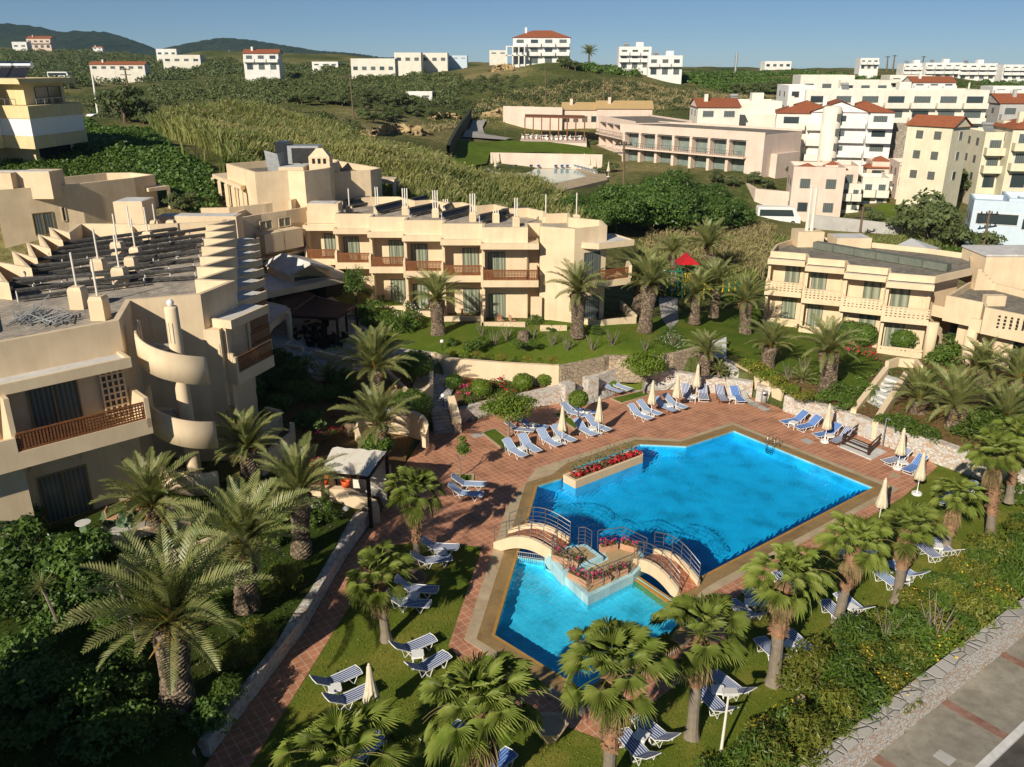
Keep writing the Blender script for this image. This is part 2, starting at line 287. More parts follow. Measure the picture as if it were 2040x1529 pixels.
MT['net'] = simple('dark_green_mesh', (0.03, 0.04, 0.03), (0.05, 0.055, 0.04), 2, 0.9)

# ---------------- mesh building ----------------
PARM = {}
class MB:
    def __init__(s): s.v = []; s.f = []; s.m = []; s.mi = 0
    def quad(s, a, b, c, d): s.poly([a, b, c, d])
    def poly(s, pts):
        n = len(s.v); s.v += [tuple(p) for p in pts]; s.f.append(tuple(range(n, n+len(pts)))); s.m.append(s.mi)
    def box(s, x0, x1, y0, y1, z0, z1, fr=None):
        P8 = [(x0, y0, z0), (x1, y0, z0), (x1, y1, z0), (x0, y1, z0), (x0, y0, z1), (x1, y0, z1), (x1, y1, z1), (x0, y1, z1)]
        if fr is not None: P8 = [fr @ Vector(p) for p in P8]
        n = len(s.v); s.v += [tuple(p) for p in P8]
        for q in ((0, 3, 2, 1), (4, 5, 6, 7), (0, 1, 5, 4), (1, 2, 6, 5), (2, 3, 7, 6), (3, 0, 4, 7)): s.f.append(tuple(n+i for i in q)); s.m.append(s.mi)
    def prism(s, pts, z0, z1, cap=True, bottom=True):
        p = [(q[0], q[1]) for q in pts]
        if area2(p) < 0: p = p[::-1]
        n = len(s.v); k = len(p)
        s.v += [(x, y, z0) for x, y in p]+[(x, y, z1) for x, y in p]
        for i in range(k): j = (i+1) % k; s.f.append((n+i, n+j, n+k+j, n+k+i)); s.m.append(s.mi)
        if cap:
            for t in tessellate_polygon([[Vector((x, y, 0)) for x, y in p]]):
                t = list(t)
                if area2([p[i] for i in t]) < 0: t = t[::-1]
                s.f.append(tuple(n+k+i for i in t)); s.m.append(s.mi)
                if bottom: s.f.append(tuple(n+i for i in t[::-1])); s.m.append(s.mi)
    def shell(s, pts, z0, zt, zr, th=0.25):
        p = [Vector((q[0], q[1])) for q in pts]
        if area2(p) < 0: p = p[::-1]
        q = inset(p, th); n = len(s.v); k = len(p)
        s.v += [(a.x, a.y, z0) for a in p]+[(a.x, a.y, zt) for a in p]+[(a.x, a.y, zt) for a in q]+[(a.x, a.y, zr-0.3) for a in q]
        for i in range(k):
            j = (i+1) % k
            for l in range(3): s.f.append((n+l*k+i, n+l*k+j, n+l*k+k+j, n+l*k+k+i)); s.m.append(s.mi)
        return q
    def tube(s, path, r, n=6, cap=True):
        path = [Vector(p) for p in path]; rs = r if isinstance(r, (list, tuple)) else [r]*len(path)
        base = len(s.v); up = None
        for i, p in enumerate(path):
            d = (path[min(i+1, len(path)-1)]-path[max(i-1, 0)])
            if d.length < 1e-6: d = Vector((0, 0, 1))
            d.normalize()
            a = d.orthogonal().normalized() if up is None else (up-d*up.dot(d)).normalized()
            up = a; b = d.cross(a)
            for k in range(n):
                t = 2*math.pi*k/n; s.v.append(tuple(p+(a*math.cos(t)+b*math.sin(t))*rs[i]))
        for i in range(len(path)-1):
            for k in range(n):
                a = base+i*n+k; b = base+i*n+(k+1) % n
                s.f.append((a, b, b+n, a+n)); s.m.append(s.mi)
        if cap:
            s.f.append(tuple(base+k for k in range(n))[::-1]); s.m.append(s.mi)
            e = base+(len(path)-1)*n; s.f.append(tuple(e+k for k in range(n))); s.m.append(s.mi)
    def lathe(s, prof, c=(0, 0, 0), n=16):
        base = len(s.v)
        for r, z in prof:
            for k in range(n): t = 2*math.pi*k/n; s.v.append((c[0]+r*math.cos(t), c[1]+r*math.sin(t), c[2]+z))
        for i in range(len(prof)-1):
            for k in range(n):
                a = base+i*n+k; b = base+i*n+(k+1) % n; s.f.append((a, b, b+n, a+n)); s.m.append(s.mi)
    def arr(s, V, Q):
        n = len(s.v); s.v += [tuple(x) for x in V]; s.f += [tuple(n+i for i in q) for q in Q]; s.m += [s.mi]*len(Q)
    def build(s, name, mats, parent=None, smooth=False, world=True):
        me = bpy.data.meshes.new(name)
        v = s.v
        if parent is not None and world and parent in PARM:
            inv = PARM[parent].inverted(); v = [tuple(inv @ Vector(p)) for p in v]
        me.from_pydata(v, [], s.f)
        if not isinstance(mats, (list, tuple)): mats = [mats]
        for m in mats: me.materials.append(MT[m] if isinstance(m, str) else m)
        if len(mats) > 1: me.polygons.foreach_set('material_index', s.m)
        if smooth: me.polygons.foreach_set('use_smooth', [True]*len(s.f))
        me.update()
        o = bpy.data.objects.new(name, me); COL.objects.link(o)
        if parent is not None: o.parent = parent
        return o
def area2(p):
    return sum(p[i][0]*p[(i+1) % len(p)][1]-p[(i+1) % len(p)][0]*p[i][1] for i in range(len(p)))
def inset(p, d):
    """offset a CCW polygon inwards by d (negative d: outwards), mitred"""
    n = len(p); out = []
    for i in range(n):
        a, b, c = Vector(p[i-1][:2]), Vector(p[i][:2]), Vector(p[(i+1) % n][:2])
        u = (b-a).normalized(); w = (c-b).normalized()
        nu = Vector((-u.y, u.x)); nw = Vector((-w.y, w.x)); m = nu+nw
        if m.length < 1e-3: m = nu
        m.normalize(); k = d/max(0.35, m.dot(nu)); out.append(b+m*k)
    return out
def ccw(p):
    p = [Vector((q[0], q[1])) for q in p]
    return p if area2(p) > 0 else p[::-1]
def ring(mb, outer, holes, z):
    """flat sheet with holes"""
    loops = [[Vector((q[0], q[1], 0)) for q in outer]]+[[Vector((q[0], q[1], 0)) for q in h] for h in holes]
    flat = [q for l in loops for q in l]; n = len(mb.v); mb.v += [(q.x, q.y, z) for q in flat]
    for t in tessellate_polygon(loops):
        t = list(t)
        if area2([flat[i] for i in t]) < 0: t = t[::-1]
        mb.f.append(tuple(n+i for i in t)); mb.m.append(mb.mi)
def inpoly(x, y, p):
    c = False; n = len(p); j = n-1
    for i in range(n):
        if (p[i][1] > y) != (p[j][1] > y) and x < (p[j][0]-p[i][0])*(y-p[i][1])/(p[j][1]-p[i][1])+p[i][0]: c = not c
        j = i
    return c
def inpoly_np(X, Y, p):
    c = np.zeros(X.shape, bool); n = len(p); j = n-1
    for i in range(n):
        yi, yj = p[i][1], p[j][1]
        if yi != yj:
            c ^= ((yi > Y) != (yj > Y)) & (X < (p[j][0]-p[i][0])*(Y-yi)/(yj-yi)+p[i][0])
        j = i
    return c
def tag(o, label=None, cat=None, group=None, kind=None):
    if label: o['label'] = label
    if cat: o['category'] = cat
    if group: o['group'] = group
    if kind: o['kind'] = kind
    return o
def thing(name, label, cat, loc=(0, 0, 0), rz=0.0, group=None):
    o = bpy.data.objects.new(name, None); COL.objects.link(o); o.empty_display_size = 0.3
    o.location = loc; o.rotation_euler = (0, 0, rz)
    PARM[o] = Matrix.Translation(Vector(loc)) @ Matrix.Rotation(rz, 4, 'Z')
    return tag(o, label, cat, group)
def copy_tree(o, loc=None, rz=None, sc=None, label=None, parent=None, group=None):
    c = o.copy(); COL.objects.link(c); c.parent = parent
    if loc is not None: c.location = loc
    if rz is not None: c.rotation_euler = (0, 0, rz)
    if sc is not None: c.scale = (sc, sc, sc) if isinstance(sc, (int, float)) else sc
    if label: c['label'] = label
    if group: c['group'] = group
    for ch in list(o.children): copy_tree(ch, parent=c)
    return c
def frame_at(x, y, ang, z=0.0): return Matrix.Translation((x, y, z)) @ Matrix.Rotation(ang, 4, 'Z')
def struct(mb, name, mat, **k):
    o = mb.build(name, mat, **k); o['kind'] = 'structure'; return o
# ---------------- terrain ----------------
CPG = [(930,800,1.0),(1050,770,1.0),(1100,760,.9),(850,760,1.6),(880,715,2.2),(650,850,1.7),(560,900,1.8),(700,860,1.2),(620,780,2.4),(700,700,2.6),(640,690,2.7),
 (60,1065,2.4),(200,1020,2.4),(290,985,2.4),(400,960,2.1),(100,1300,2.0),(250,1400,1.4),(350,1480,.9),(560,1230,.75),(660,1100,.75),(560,1000,1.4),(450,1050,1.5),
 (1450,750,1.5),(1530,735,1.6),(1650,780,1.4),(1700,830,1.3),(1800,870,1.2),(1900,900,1.1),(1980,930,1.0),(1990,870,1.2),(1903,855,1.3),(1840,701,.2),(1700,670,.3),(1530,640,.3),
 (1600,700,1.0),(1950,700,.3),(2030,750,.6),(2030,950,.5),(2030,1150,.2),(1390,690,2.0),(1285,660,2.4),(1430,640,1.2),(1485,655,.9),(1340,600,1.9),(1000,650,2.6),(900,690,2.5),(1200,680,2.45),(800,600,2.7),(1140,640,2.6)]
CPY = [(1300,480,100),(1500,480,105),(1540,447,130),(1640,447,130),(1480,350,150),(1100,350,153),(1240,330,166),(1100,275,200),(940,262,210),(920,330,150),(500,290,130),(300,300,95),(200,262,120),
 (300,230,160),(600,230,190),(600,270,150),(800,260,180),(750,330,115),(860,350,120),(700,200,230),(900,200,240),(1100,215,235),(1250,200,245),(1450,195,260),(1000,150,280),(1070,128,292),(1200,135,300),
 (900,150,300),(1300,165,280),(1500,170,350),(1600,150,420),(1400,143,450),(1750,170,330),(1900,158,380),(2035,162,380),(1850,215,260),(1980,215,260),(1950,290,190),(1750,300,185),(1640,325,168),
 (1880,392,140),(1750,412,135),(2020,430,125),(1980,475,110),(1700,442,128),(1400,430,118),(100,132,600),(300,136,600),(500,140,500),(650,141,450),(800,150,350),(300,170,400),(500,160,350),(100,165,380),
 (200,205,250),(180,235,180),(150,328,88),(0,335,85),(230,312,92),(330,425,76),(420,390,84),(55,99,800),(25,100,780),(100,104,780),(185,103,900),(250,112,850),(330,115,600),(452,119,700),(1000,420,100),(1150,440,100),(560,340,100)]
CPW = [(-35,55,5),(-30,20,2.5),(-15,15,.6),(0,3000,-10),(-2500,2500,10),(2500,2500,-10),(-1100,900,30),(800,900,16),(0,900,20),(60,20,.3),(60,60,.3),(-60,20,4),(-70,80,12),(90,120,2),(-200,200,20),(250,250,10),(400,400,16),(-400,400,22)]
cps = [tuple(G(a, b, c)) for a, b, c in CPG]+[tuple(P(a, b, c)) for a, b, c in CPY]+[tuple(map(float, c)) for c in CPW]
cps = np.array(cps)
def uv(X, Y): return np.arctan2(X, np.maximum(Y, -10)+15.0)*1.3, np.log(np.maximum(Y, -10)+15.0)
cu, cv = uv(cps[:, 0], cps[:, 1])
def phi(r2): return 0.5*r2*np.log(r2+1e-9)
nC = len(cps); A_ = np.zeros((nC+3, nC+3))
A_[:nC, :nC] = phi((cu[:, None]-cu[None])**2+(cv[:, None]-cv[None])**2)+np.eye(nC)*2e-4
A_[:nC, nC] = A_[nC, :nC] = 1; A_[:nC, nC+1] = A_[nC+1, :nC] = cu; A_[:nC, nC+2] = A_[nC+2, :nC] = cv
wT = np.linalg.solve(A_, np.concatenate([cps[:, 2], np.zeros(3)]))
DIR = Vector((0.80, 0.60)); NRM = Vector((0.60, -0.80))          # outer wall by the street
OW0 = Vector((12.28, 23.26))
# outer wall line: base at OW0 + t*DIR
DECKWALL = [(-3.6, 51.6), (-1.2, 53.2), (1.2, 54.4), (3.5, 55.3)]
DECKWALL2 = [(5.25, 56.4), (8.1, 58.5), (13.9, 57.1), (16.9, 56.2)]
DECKWALL3 = [(18.7, 53.5), (21.6, 50.2), (22.9, 48.0), (24.8, 45.66), (27.2, 42.4), (29.5, 39.5)]
POOLZONE = [(-12.5, 13.5), (-11.1, 19), (-10.25, 22.8), (-8.67, 29.3), (-7.9, 35.3), (-7.1, 38.9), (-6.6, 44), (-5.6, 50)]+DECKWALL+DECKWALL2+DECKWALL3+[(30.8, 37.5), (10.2, 22.05), (-0.5, 14.05)]
PZBIG = [tuple(q) for q in inset(ccw(POOLZONE), -.3)]
CZONE = [(-3.9, 51.4)]+DECKWALL[1:]+DECKWALL2+[tuple(G(1390, 738, .9)[:2]), tuple(G(1270, 746, .9)[:2]), tuple(G(1200, 749, .9)[:2]), tuple(G(1107, 763, .9)[:2]), tuple(G(960, 735, 1.3)[:2]), tuple(G(885, 732, 1.5)[:2]), (-5.2, 56)]
def Hn(X, Y, hole=False):
    PZ = PZBIG if hole else POOLZONE
    X = np.asarray(X, float); Y = np.asarray(Y, float); sh = X.shape; x = X.ravel(); y = Y.ravel()
    u, v = uv(x, y); z = np.zeros(len(x))
    for i in range(0, len(x), 20000):
        s = slice(i, i+20000)
        z[s] = phi((u[s, None]-cu[None])**2+(v[s, None]-cv[None])**2) @ wT[:nC]+wT[nC]+wT[nC+1]*u[s]+wT[nC+2]*v[s]
    far = np.clip((y-75)/80, 0, 1)*np.clip((2500-y)/1500, 0, 1)
    z = z+far*(1.0*np.sin(x*.07+1.3*np.sin(y*.031))*np.cos(y*.045+.7*np.sin(x*.023))+0.5*np.sin(x*.19+y*.13)*np.sin(y*.21-x*.08))
    fr2 = np.clip((y-450)/800, 0, 1)
    lim = 19+60*np.clip((-x-60)/200, 0, 1)*np.exp(-((y-900)/600)**2); z = z*(1-fr2)+np.minimum(z, lim)*fr2
    c = inpoly_np(x, y, CZONE); z = np.where(c, np.clip(0.9-0.06*(x-2), .75, 1.4), z)
    d = (x-OW0.x)*NRM.x+(y-OW0.y)*NRM.y
    nearw = (d > -2.2) & (d <= 0) & (x > -12) & (x < 80)
    z = np.where(nearw & (x > 15), np.minimum(z, .15), z)
    a = inpoly_np(x, y, PZ); z = np.where(a, 0.0, z)
    z = np.where(d > -0.15, np.where(d > 40, -1+(d-40)*.02, -1.0), z)
    if hole: z = z-0.06
    return z.reshape(sh)
def H(x, y): return float(Hn(np.array([x]), np.array([y]))[0])
def T(px, py, y0=20, y1=900, dz=0.0):
    r = ray(px, py); ys = np.geomspace(y0, y1, 500); t = ys/r[1]
    X = r[0]*t; Zr = Z0+r[2]*t; Hh = Hn(X, ys)+dz
    i = np.argmax(Zr <= Hh)
    if Zr[i] > Hh[i]: i = len(ys)-1
    if i > 0:
        a = Zr[i-1]-Hh[i-1]; b = Zr[i]-Hh[i]; k = a/(a-b) if a != b else 0; yy = ys[i-1]+(ys[i]-ys[i-1])*k
    else: yy = ys[0]
    x = r[0]*yy/r[1]; return Vector((x, yy, H(x, yy)))
def axis(lo, hi, s, lim_lo, lim_hi, g=1.055):
    c = list(np.arange(lo, hi+1e-6, s)); d = s
    while c[-1] < lim_hi: d *= g; c.append(c[-1]+d)
    d = s
    while c[0] > lim_lo: d *= g; c.insert(0, c[0]-d)
    return np.array(c)
WMAIN = [(1071,970),(1119,955),(1147,932),(1275,887),(1367,891),(1462,860),(1738,973),(1406,1145),(1374,1164),(1337,1198),(1351,1256),(1163,1377),(986,1267),(1031,1110),(1045,1065)]
WATER = ccw(GL(WMAIN))
gx = axis(-42, 46, .3, -2600, 2600); gy = axis(11, 82, .3, -60, 3200)
XX, YY = np.meshgrid(gx, gy)
ZZ = Hn(XX, YY, True)
hole = inpoly_np(XX, YY, inset(WATER, -0.65)); ZZ = np.where(hole, -2.6, ZZ)
me = bpy.data.meshes.new('ground'); ny, nx = XX.shape
V = np.stack([XX, YY, ZZ], -1).reshape(-1, 3)
idx = np.arange(ny*nx).reshape(ny, nx); Q = np.stack([idx[:-1, :-1], idx[:-1, 1:], idx[1:, 1:], idx[1:, :-1]], -1).reshape(-1, 4)
def np_mesh(name, V, Q, mat, smooth=False, parent=None):
    me = bpy.data.meshes.new(name); k = Q.shape[1]
    me.vertices.add(len(V)); me.vertices.foreach_set('co', np.asarray(V, np.float32).ravel())
    me.loops.add(Q.size); me.loops.foreach_set('vertex_index', Q.astype(np.int32).ravel())
    me.polygons.add(len(Q)); me.polygons.foreach_set('loop_start', np.arange(0, Q.size, k, dtype=np.int32)); 
    try: me.polygons.foreach_set('loop_total', np.full(len(Q), k, np.int32))
    except Exception: pass
    if smooth: me.polygons.foreach_set('use_smooth', np.ones(len(Q), bool))
    me.update(calc_edges=True); me.materials.append(MT[mat] if isinstance(mat, str) else mat)
    o = bpy.data.objects.new(name, me); COL.objects.link(o)
    if parent is not None: o.parent = parent
    return o
o = np_mesh('ground', V, Q, 'terrain', True); o['kind'] = 'structure'
def drape(name, poly, mat, dz=0.05, cell=1.0, kind='structure'):
    from mathutils.geometry import delaunay_2d_cdt
    p = ccw(poly); n0 = len(p); vs = []; es = []
    for i in range(n0):
        a, b = p[i], p[(i+1) % n0]; k = max(1, int((b-a).length/cell))
        for j in range(k): vs.append(a+(b-a)*j/k)
    m = len(vs); es = [(i, (i+1) % m) for i in range(m)]
    xs = [q.x for q in p]; ys = [q.y for q in p]
    for x in np.arange(min(xs)+cell*.5, max(xs), cell):
        for y in np.arange(min(ys)+cell*.5, max(ys), cell):
            if inpoly(x, y, p): vs.append(Vector((float(x), float(y))))
    ov, oe, of, *_ = delaunay_2d_cdt(vs, es, [], 1, 1e-4)
    zs = Hn(np.array([q.x for q in ov]), np.array([q.y for q in ov]))+dz
    mb = MB(); mb.v = [(q.x, q.y, float(z)) for q, z in zip(ov, zs)]; mb.f = [tuple(f) for f in of]; mb.m = [0]*len(of)
    o = mb.build(name, mat, smooth=True); o['kind'] = kind; return o
# ---- ground sheets of the pool level
ZP = ccw(POOLZONE)
mb = MB(); OUT_PX = [(1069,934),(1264,872),(1356,877),(1420,855),(1458,842),(1792,975),(1450,1165),(1408,1187),(1385,1210),(1400,1262),(1155,1430),(925,1275),(975,1120),(1010,1010)]
COPE = ccw(GL(OUT_PX))
DECK_PX = [(420,1504),(600,1267),(690,1110),(720,1060),(744,1030)]
deck = [(-11.6, 15.2), (-10.9, 19), (-10.2, 22.8), (-8.62, 29.3), (-7.85, 35.3), (-7.05, 38.9), (-6.5, 44), (-5.5, 50)]+DECKWALL+DECKWALL2+[(17.9, 54.8)]+DECKWALL3[:4]+[tuple(q[:2]) for q in GL([(1868,930),(1800,990),(1475,1185),(1440,1215),(1450,1290),(1200,1475),(1000,1400),(893,1288),(961,1090),(840,1081),(788,1086),(733,1149),(511,1508)])]+[(-9.6, 18), (-9.6, 15.2)]
deck = ccw(deck)
mb = MB(); ring(mb, inset(ZP, 0.02), [inset(WATER, -.5)], 0.0); struct(mb, 'pool_lawn', 'lawn')
mb = MB(); ring(mb, deck, [inset(COPE, .05)], 0.012); struct(mb, 'pool_deck', 'deck')
mb = MB(); ring(mb, COPE, [inset(WATER, -.62)], 0.035)
for i in range(len(COPE)):
    a, b = COPE[i], COPE[(i+1) % len(COPE)]; mb.quad((a.x, a.y, -.02), (b.x, b.y, -.02), (b.x, b.y, .035), (a.x, a.y, .035))
struct(mb, 'pool_coping', 'coping')
mb = MB(); ring(mb, inset(WATER, -.70), [inset(WATER, -.12)], 0.042); struct(mb, 'pool_gutter', 'gutter')
mb = MB(); ring(mb, inset(WATER, -.14), [WATER], 0.047); struct(mb, 'pool_edge', 'gutter_edge')
# second paved strip, tree beds with kerbs
for k, px in enumerate([[(957,863),(987,854),(1037,893),(1010,905)], [(1100,826),(1124,822),(1160,850),(1145,858)], [(1215,795),(1285,778),(1298,788),(1238,806)], [(898,945),(945,946),(944,960),(905,965)]]):
    q = ccw(GL(px)); mb = MB(); ring(mb, q, [inset(q, .14)], .06)
    for i in range(4):
        a, b = q[i], q[(i+1) % 4]; mb.quad((a.x, a.y, 0), (b.x, b.y, 0), (b.x, b.y, .06), (a.x, a.y, .06))
    struct(mb, 'tree_bed_kerb', 'coping')
    mb = MB(); mb.poly([(v.x, v.y, .035) for v in inset(q, .13)]); struct(mb, 'tree_bed_grass', 'lawn_green')
for nm, px, mt in (('drain_cover', [(938,867),(962,862),(967,868),(944,874)], 'grey'), ('drain_cover', [(1594,877),(1606,874),(1622,882),(1611,886)], 'grey'), ('drain_cover', [(1770,948),(1780,942),(1794,949),(1786,954)], 'coping'), ('drain_cover', [(1506,810),(1520,804),(1536,811),(1524,817)], 'brickband'), ('drain_cover', [(1166,784),(1176,782),(1180,785),(1170,787)], 'grey')):
    mb = MB(); mb.prism(GL(px), .013, .022); tag(mb.build(nm, mt), None)
    o = bpy.context.scene.collection.objects[-1]; o['kind'] = 'structure'
# ---- pool basins
def basin(name, poly, z, mat, lim=None):
    mb = MB(); n = len(poly)
    for i in range(n):
        a, b = poly[i], poly[(i+1) % n]; mb.quad((b.x, b.y, z), (a.x, a.y, z), (a.x, a.y, .046), (b.x, b.y, .046))
    ring(mb, poly, [], z); return struct(mb, name, mat)
KPX = [(1031,1111),(1084,1119),(1088,1135),(1122,1152),(1172,1192),(1261,1148),(1337,1198),(1351,1256),(1163,1377),(986,1267)]
MPX = [(1071,970),(1119,955),(1147,932),(1275,887),(1367,891),(1462,860),(1738,973),(1406,1145),(1374,1164),(1337,1198),(1262,1148),(1172,1192),(1122,1152),(1088,1135),(1084,1119),(1031,1111),(1045,1065)]
KID = ccw(GL(KPX)); MAINW = ccw(GL(MPX))
basin('pool_basin', MAINW, -1.5, 'pool'); 
k2 = inset(KID, .004); basin('paddling_pool_basin', k2, -.62, 'pool_k')
mb = MB(); ring(mb, MAINW, [], -.06); struct(mb, 'pool_water', 'water')
mb = MB(); ring(mb, k2, [], -.055); struct(mb, 'paddling_pool_water', 'water_k')
# ---- draped garden ground
drape('garden_lawn', [G(868,706,2.5), G(1114,733,2.4), G(1200,719,2.3), G(1270,719,2.3), G(1338,715,2.2), G(1390,703,2.1), G(1440,700,1.8), G(1500,720,1.6), G(1560,745,1.5), G(1700,790,1.4), G(1760,720,1), G(1700,680,.4), G(1530,635,.4), G(1500,600,.8), G(1330,630,2.2), G(1270,640,2.4), G(1050,640,2.6), G(900,650,2.6), G(780,600,2.7), G(700,640,2.7), G(760,690,2.6)], 'lawn_green', .04, 1.0)
drape('flower_bed_soil', [(-3.7, 51.9), (-1.2, 53.4), (1.2, 54.6), (3.4, 55.5), (4.0, 57.5)]+[tuple(G(1100, 765, .9)[:2]), tuple(G(960, 737, 1.3)[:2]), tuple(G(915, 750, 1.3)[:2]), tuple(G(905, 800, 1.2)[:2])], 'soil', .03, .8)
drape('garden_soil', [(-6.9, 39.2), (-6.5, 44), (-5.9, 49), (-6.2, 53), (-9, 58), (-12.5, 60), (-13.8, 52), (-14.6, 44), (-13, 41.5), (-9.5, 39)], 'soil', .03, .8)
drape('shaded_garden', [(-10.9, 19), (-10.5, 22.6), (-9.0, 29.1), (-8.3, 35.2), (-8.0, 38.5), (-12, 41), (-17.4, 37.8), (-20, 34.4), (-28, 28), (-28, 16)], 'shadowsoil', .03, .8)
drape('slope_soil', [(18.9, 53.8), (21.8, 50.5), (23.1, 48.3), (25.1, 45.9), (27.5, 42.7), (31, 39), (44, 42), (44, 60), (33, 62), (26, 58), (20, 58)], 'soil', .035, .8)
drape('dry_field', [tuple(T(p, q)[:2]) for p, q in ((1270,490),(1300,455),(1480,440),(1580,452),(1780,470),(1800,520),(1520,540),(1350,510))], 'drygrass', .15, 3)
# ---- street beyond the garden wall
def strip(name, d0, d1, t0, t1, z0, z1, mat, kind='structure'):
    mb = MB(); a = OW0+NRM*d0; b = OW0+NRM*d1
    q = [a+DIR*t0, a+DIR*t1, b+DIR*t1, b+DIR*t0]; mb.prism(q, z0, z1); o = mb.build(name, mat); o['kind'] = kind; return o
strip('pavement', .0, 2.35, -30, 60, -1.1, -.95, 'pavement')
strip('kerb', 2.352, 2.62, -30, 60, -1.1, -.93, 'paint')
strip('road', 2.62, 60, -40, 80, -1.3, -1.055, 'asphalt')
for t in (-4.2, 0.5, 5.2, 9.9, 14.6, 19.3): strip('paving_band', .02, 2.34, t, t+.42, -.96, -.944, 'brickband')
strip('manhole_cover', 1.2, 1.8, 2.4, 2.9, -.96, -.94, 'grey')
# ---- walls
def wallstrip(name, label, cat, pts, th, z0, zt, mat, parent=None, cap=None, group=None):
    """wall along a polyline; zt = one height or one per point"""
    p = [Vector(q[:2]) for q in pts]; n = len(p)
    z = list(zt) if isinstance(zt, (list, tuple)) else [zt]*n; zb = list(z0) if isinstance(z0, (list, tuple)) else [z0]*n
    L, Rr = [], []
    for i in range(n):
        u = (p[i]-p[i-1]).normalized() if i else (p[1]-p[0]).normalized()
        w = (p[i+1]-p[i]).normalized() if i < n-1 else u
        m = Vector((-(u.y+w.y), u.x+w.x)).normalized(); k = th/2/max(.5, m.dot(Vector((-u.y, u.x))))
        L.append(p[i]+m*k); Rr.append(p[i]-m*k)
    mb = MB()
    for i in range(n-1):
        j = i+1
        a, b, c, d = [(*L[i], zb[i]), (*L[j], zb[j]), (*Rr[j], zb[j]), (*Rr[i], zb[i])]
        e, f, g, h = [(*L[i], z[i]), (*L[j], z[j]), (*Rr[j], z[j]), (*Rr[i], z[i])]
        mb.quad(b, a, e, f); mb.quad(d, c, g, h); mb.quad(h, g, f, e)
    mb.quad((*L[0], zb[0]), (*Rr[0], zb[0]), (*Rr[0], z[0]), (*L[0], z[0])); mb.quad((*Rr[-1], zb[-1]), (*L[-1], zb[-1]), (*L[-1], z[-1]), (*Rr[-1], z[-1]))
    o = mb.build(name, mat, parent)
    if parent is None: tag(o, label, cat, group)
    return o
wallstrip('stone_wall', 'white rubble stone wall curving below the flower bed left of the deck opening', 'wall', DECKWALL, .5, -.1, [.95, 1.0, 1.05, 1.25], 'stone_white')
wallstrip('stone_pier', 'square white stone pier at the left side of the deck opening', 'pier', [(3.45, 55.0), (4.15, 55.45)], .8, -.1, 1.45, 'stone_white')
wallstrip('stone_pier', 'square white stone pier at the right side of the deck opening', 'pier', [(5.15, 56.1), (5.9, 56.5)], .8, -.1, 1.45, 'stone_white')
wallstrip('stone_wall', 'white rubble stone wall behind the two wooden framed loungers and the tree', 'wall', [(5.5, 56.6), (8.1, 58.75), (13.9, 57.35), (17.0, 56.35)], .5, -.1, [1.35, 1.6, 1.2, 1.15], 'stone_white')
wallstrip('stone_pier', 'white stone pier beside the steel waste bin', 'pier', [(17.1, 55.75), (18.0, 55.45)], .8, -.1, 1.15, 'stone_white')
wallstrip('stone_wall', 'long straight white and orange stone wall on the far right side of the deck', 'wall', [(18.55, 53.75)]+[(x+.15, y+.2) for x, y in DECKWALL3[1:]], .55, -.1, [1.15, 1.2, 1.25, 1.35, 1.3, 1.2], 'stone_white')
wallstrip('stone_wall', 'long low stone wall beside the red path in the left foreground', 'wall', [(-10.55, 22.8), (-8.97, 29.3), (-8.2, 35.3), (-7.6, 38.4)], .62, -.1, .72, 'stone_white')
wallstrip('plaster_wall', 'low ochre plaster wall at the bottom left corner of the garden', 'wall', [(-10.7, 22.6), (-13.2, 21.0), (-17, 19.2)], .35, -.1, .72, 'stucco')
pw = [OW0+DIR*t-NRM*.25 for t in (-26, -4, 8, 20, 34, 50)]
wallstrip('stone_wall', 'long stone boundary wall along the street in the bottom right corner', 'wall', pw, .5, -1.2, .46, 'stone_white')
wallstrip('wall_cap', None, None, pw, .54, .461, .50, 'flag', COL.objects[-1])
wallstrip('garden_kerb', 'short low pale kerb wall between lawn and bushes at the bottom', 'kerb', [G(1475,1487), G(1600,1395)], .22, -.05, .22, 'coping')
tw = [G(862,703,2.5), G(885,714,2.5), G(1000,722,2.5), G(1114,729,2.45)]
wallstrip('plaster_wall', 'smooth ochre retaining wall below the yellow flowered hedge', 'wall', tw, .3, .6, [2.55, 2.55, 2.5, 2.5], 'stucco')
sw = [G(1114,731,2.4), G(1200,715,2.35), G(1211,711,2.35), G(1269,714,2.3), G(1338,710,2.25), G(1390,698,2.2)]
wallstrip('stone_wall', 'rough brown stone retaining wall below the central lawn', 'wall', sw, .4, .5, 2.45, 'stone_tan')
# ---- paths and steps
drape('path', [G(890,826,1.0), G(868,812,1.2), G(838,795,1.5), G(822,770,1.6), G(838,735,2.0), G(800,712,2.4), G(700,735,2.5), G(640,720,2.6), G(690,660,2.7), G(770,690,2.6), G(860,702,2.4), G(885,735,1.8), G(915,742,1.5), G(905,775,1.3), G(893,800,1.2)], 'flag', .07, .8)
drape('path', [G(1107,766,.9), G(1160,760,.9), G(1250,750,.9), G(1390,742,.9), G(1400,752,.9), G(1235,760,.9), G(1180,782,.9), G(1120,785,.9)], 'flag', .05, .8)
drape('path', [G(1440,715,1.7), G(1454,722,1.6), G(1480,752,1.4), G(1540,786,1.2), G(1530,790,1.2), G(1450,748,1.5)], 'flag', .07, .8)
drape('path', [G(1310,590,2.0), G(1350,592,2.0), G(1352,640,2.1), G(1335,660,2.2), G(1318,640,2.1)], 'flag', .09, .8)
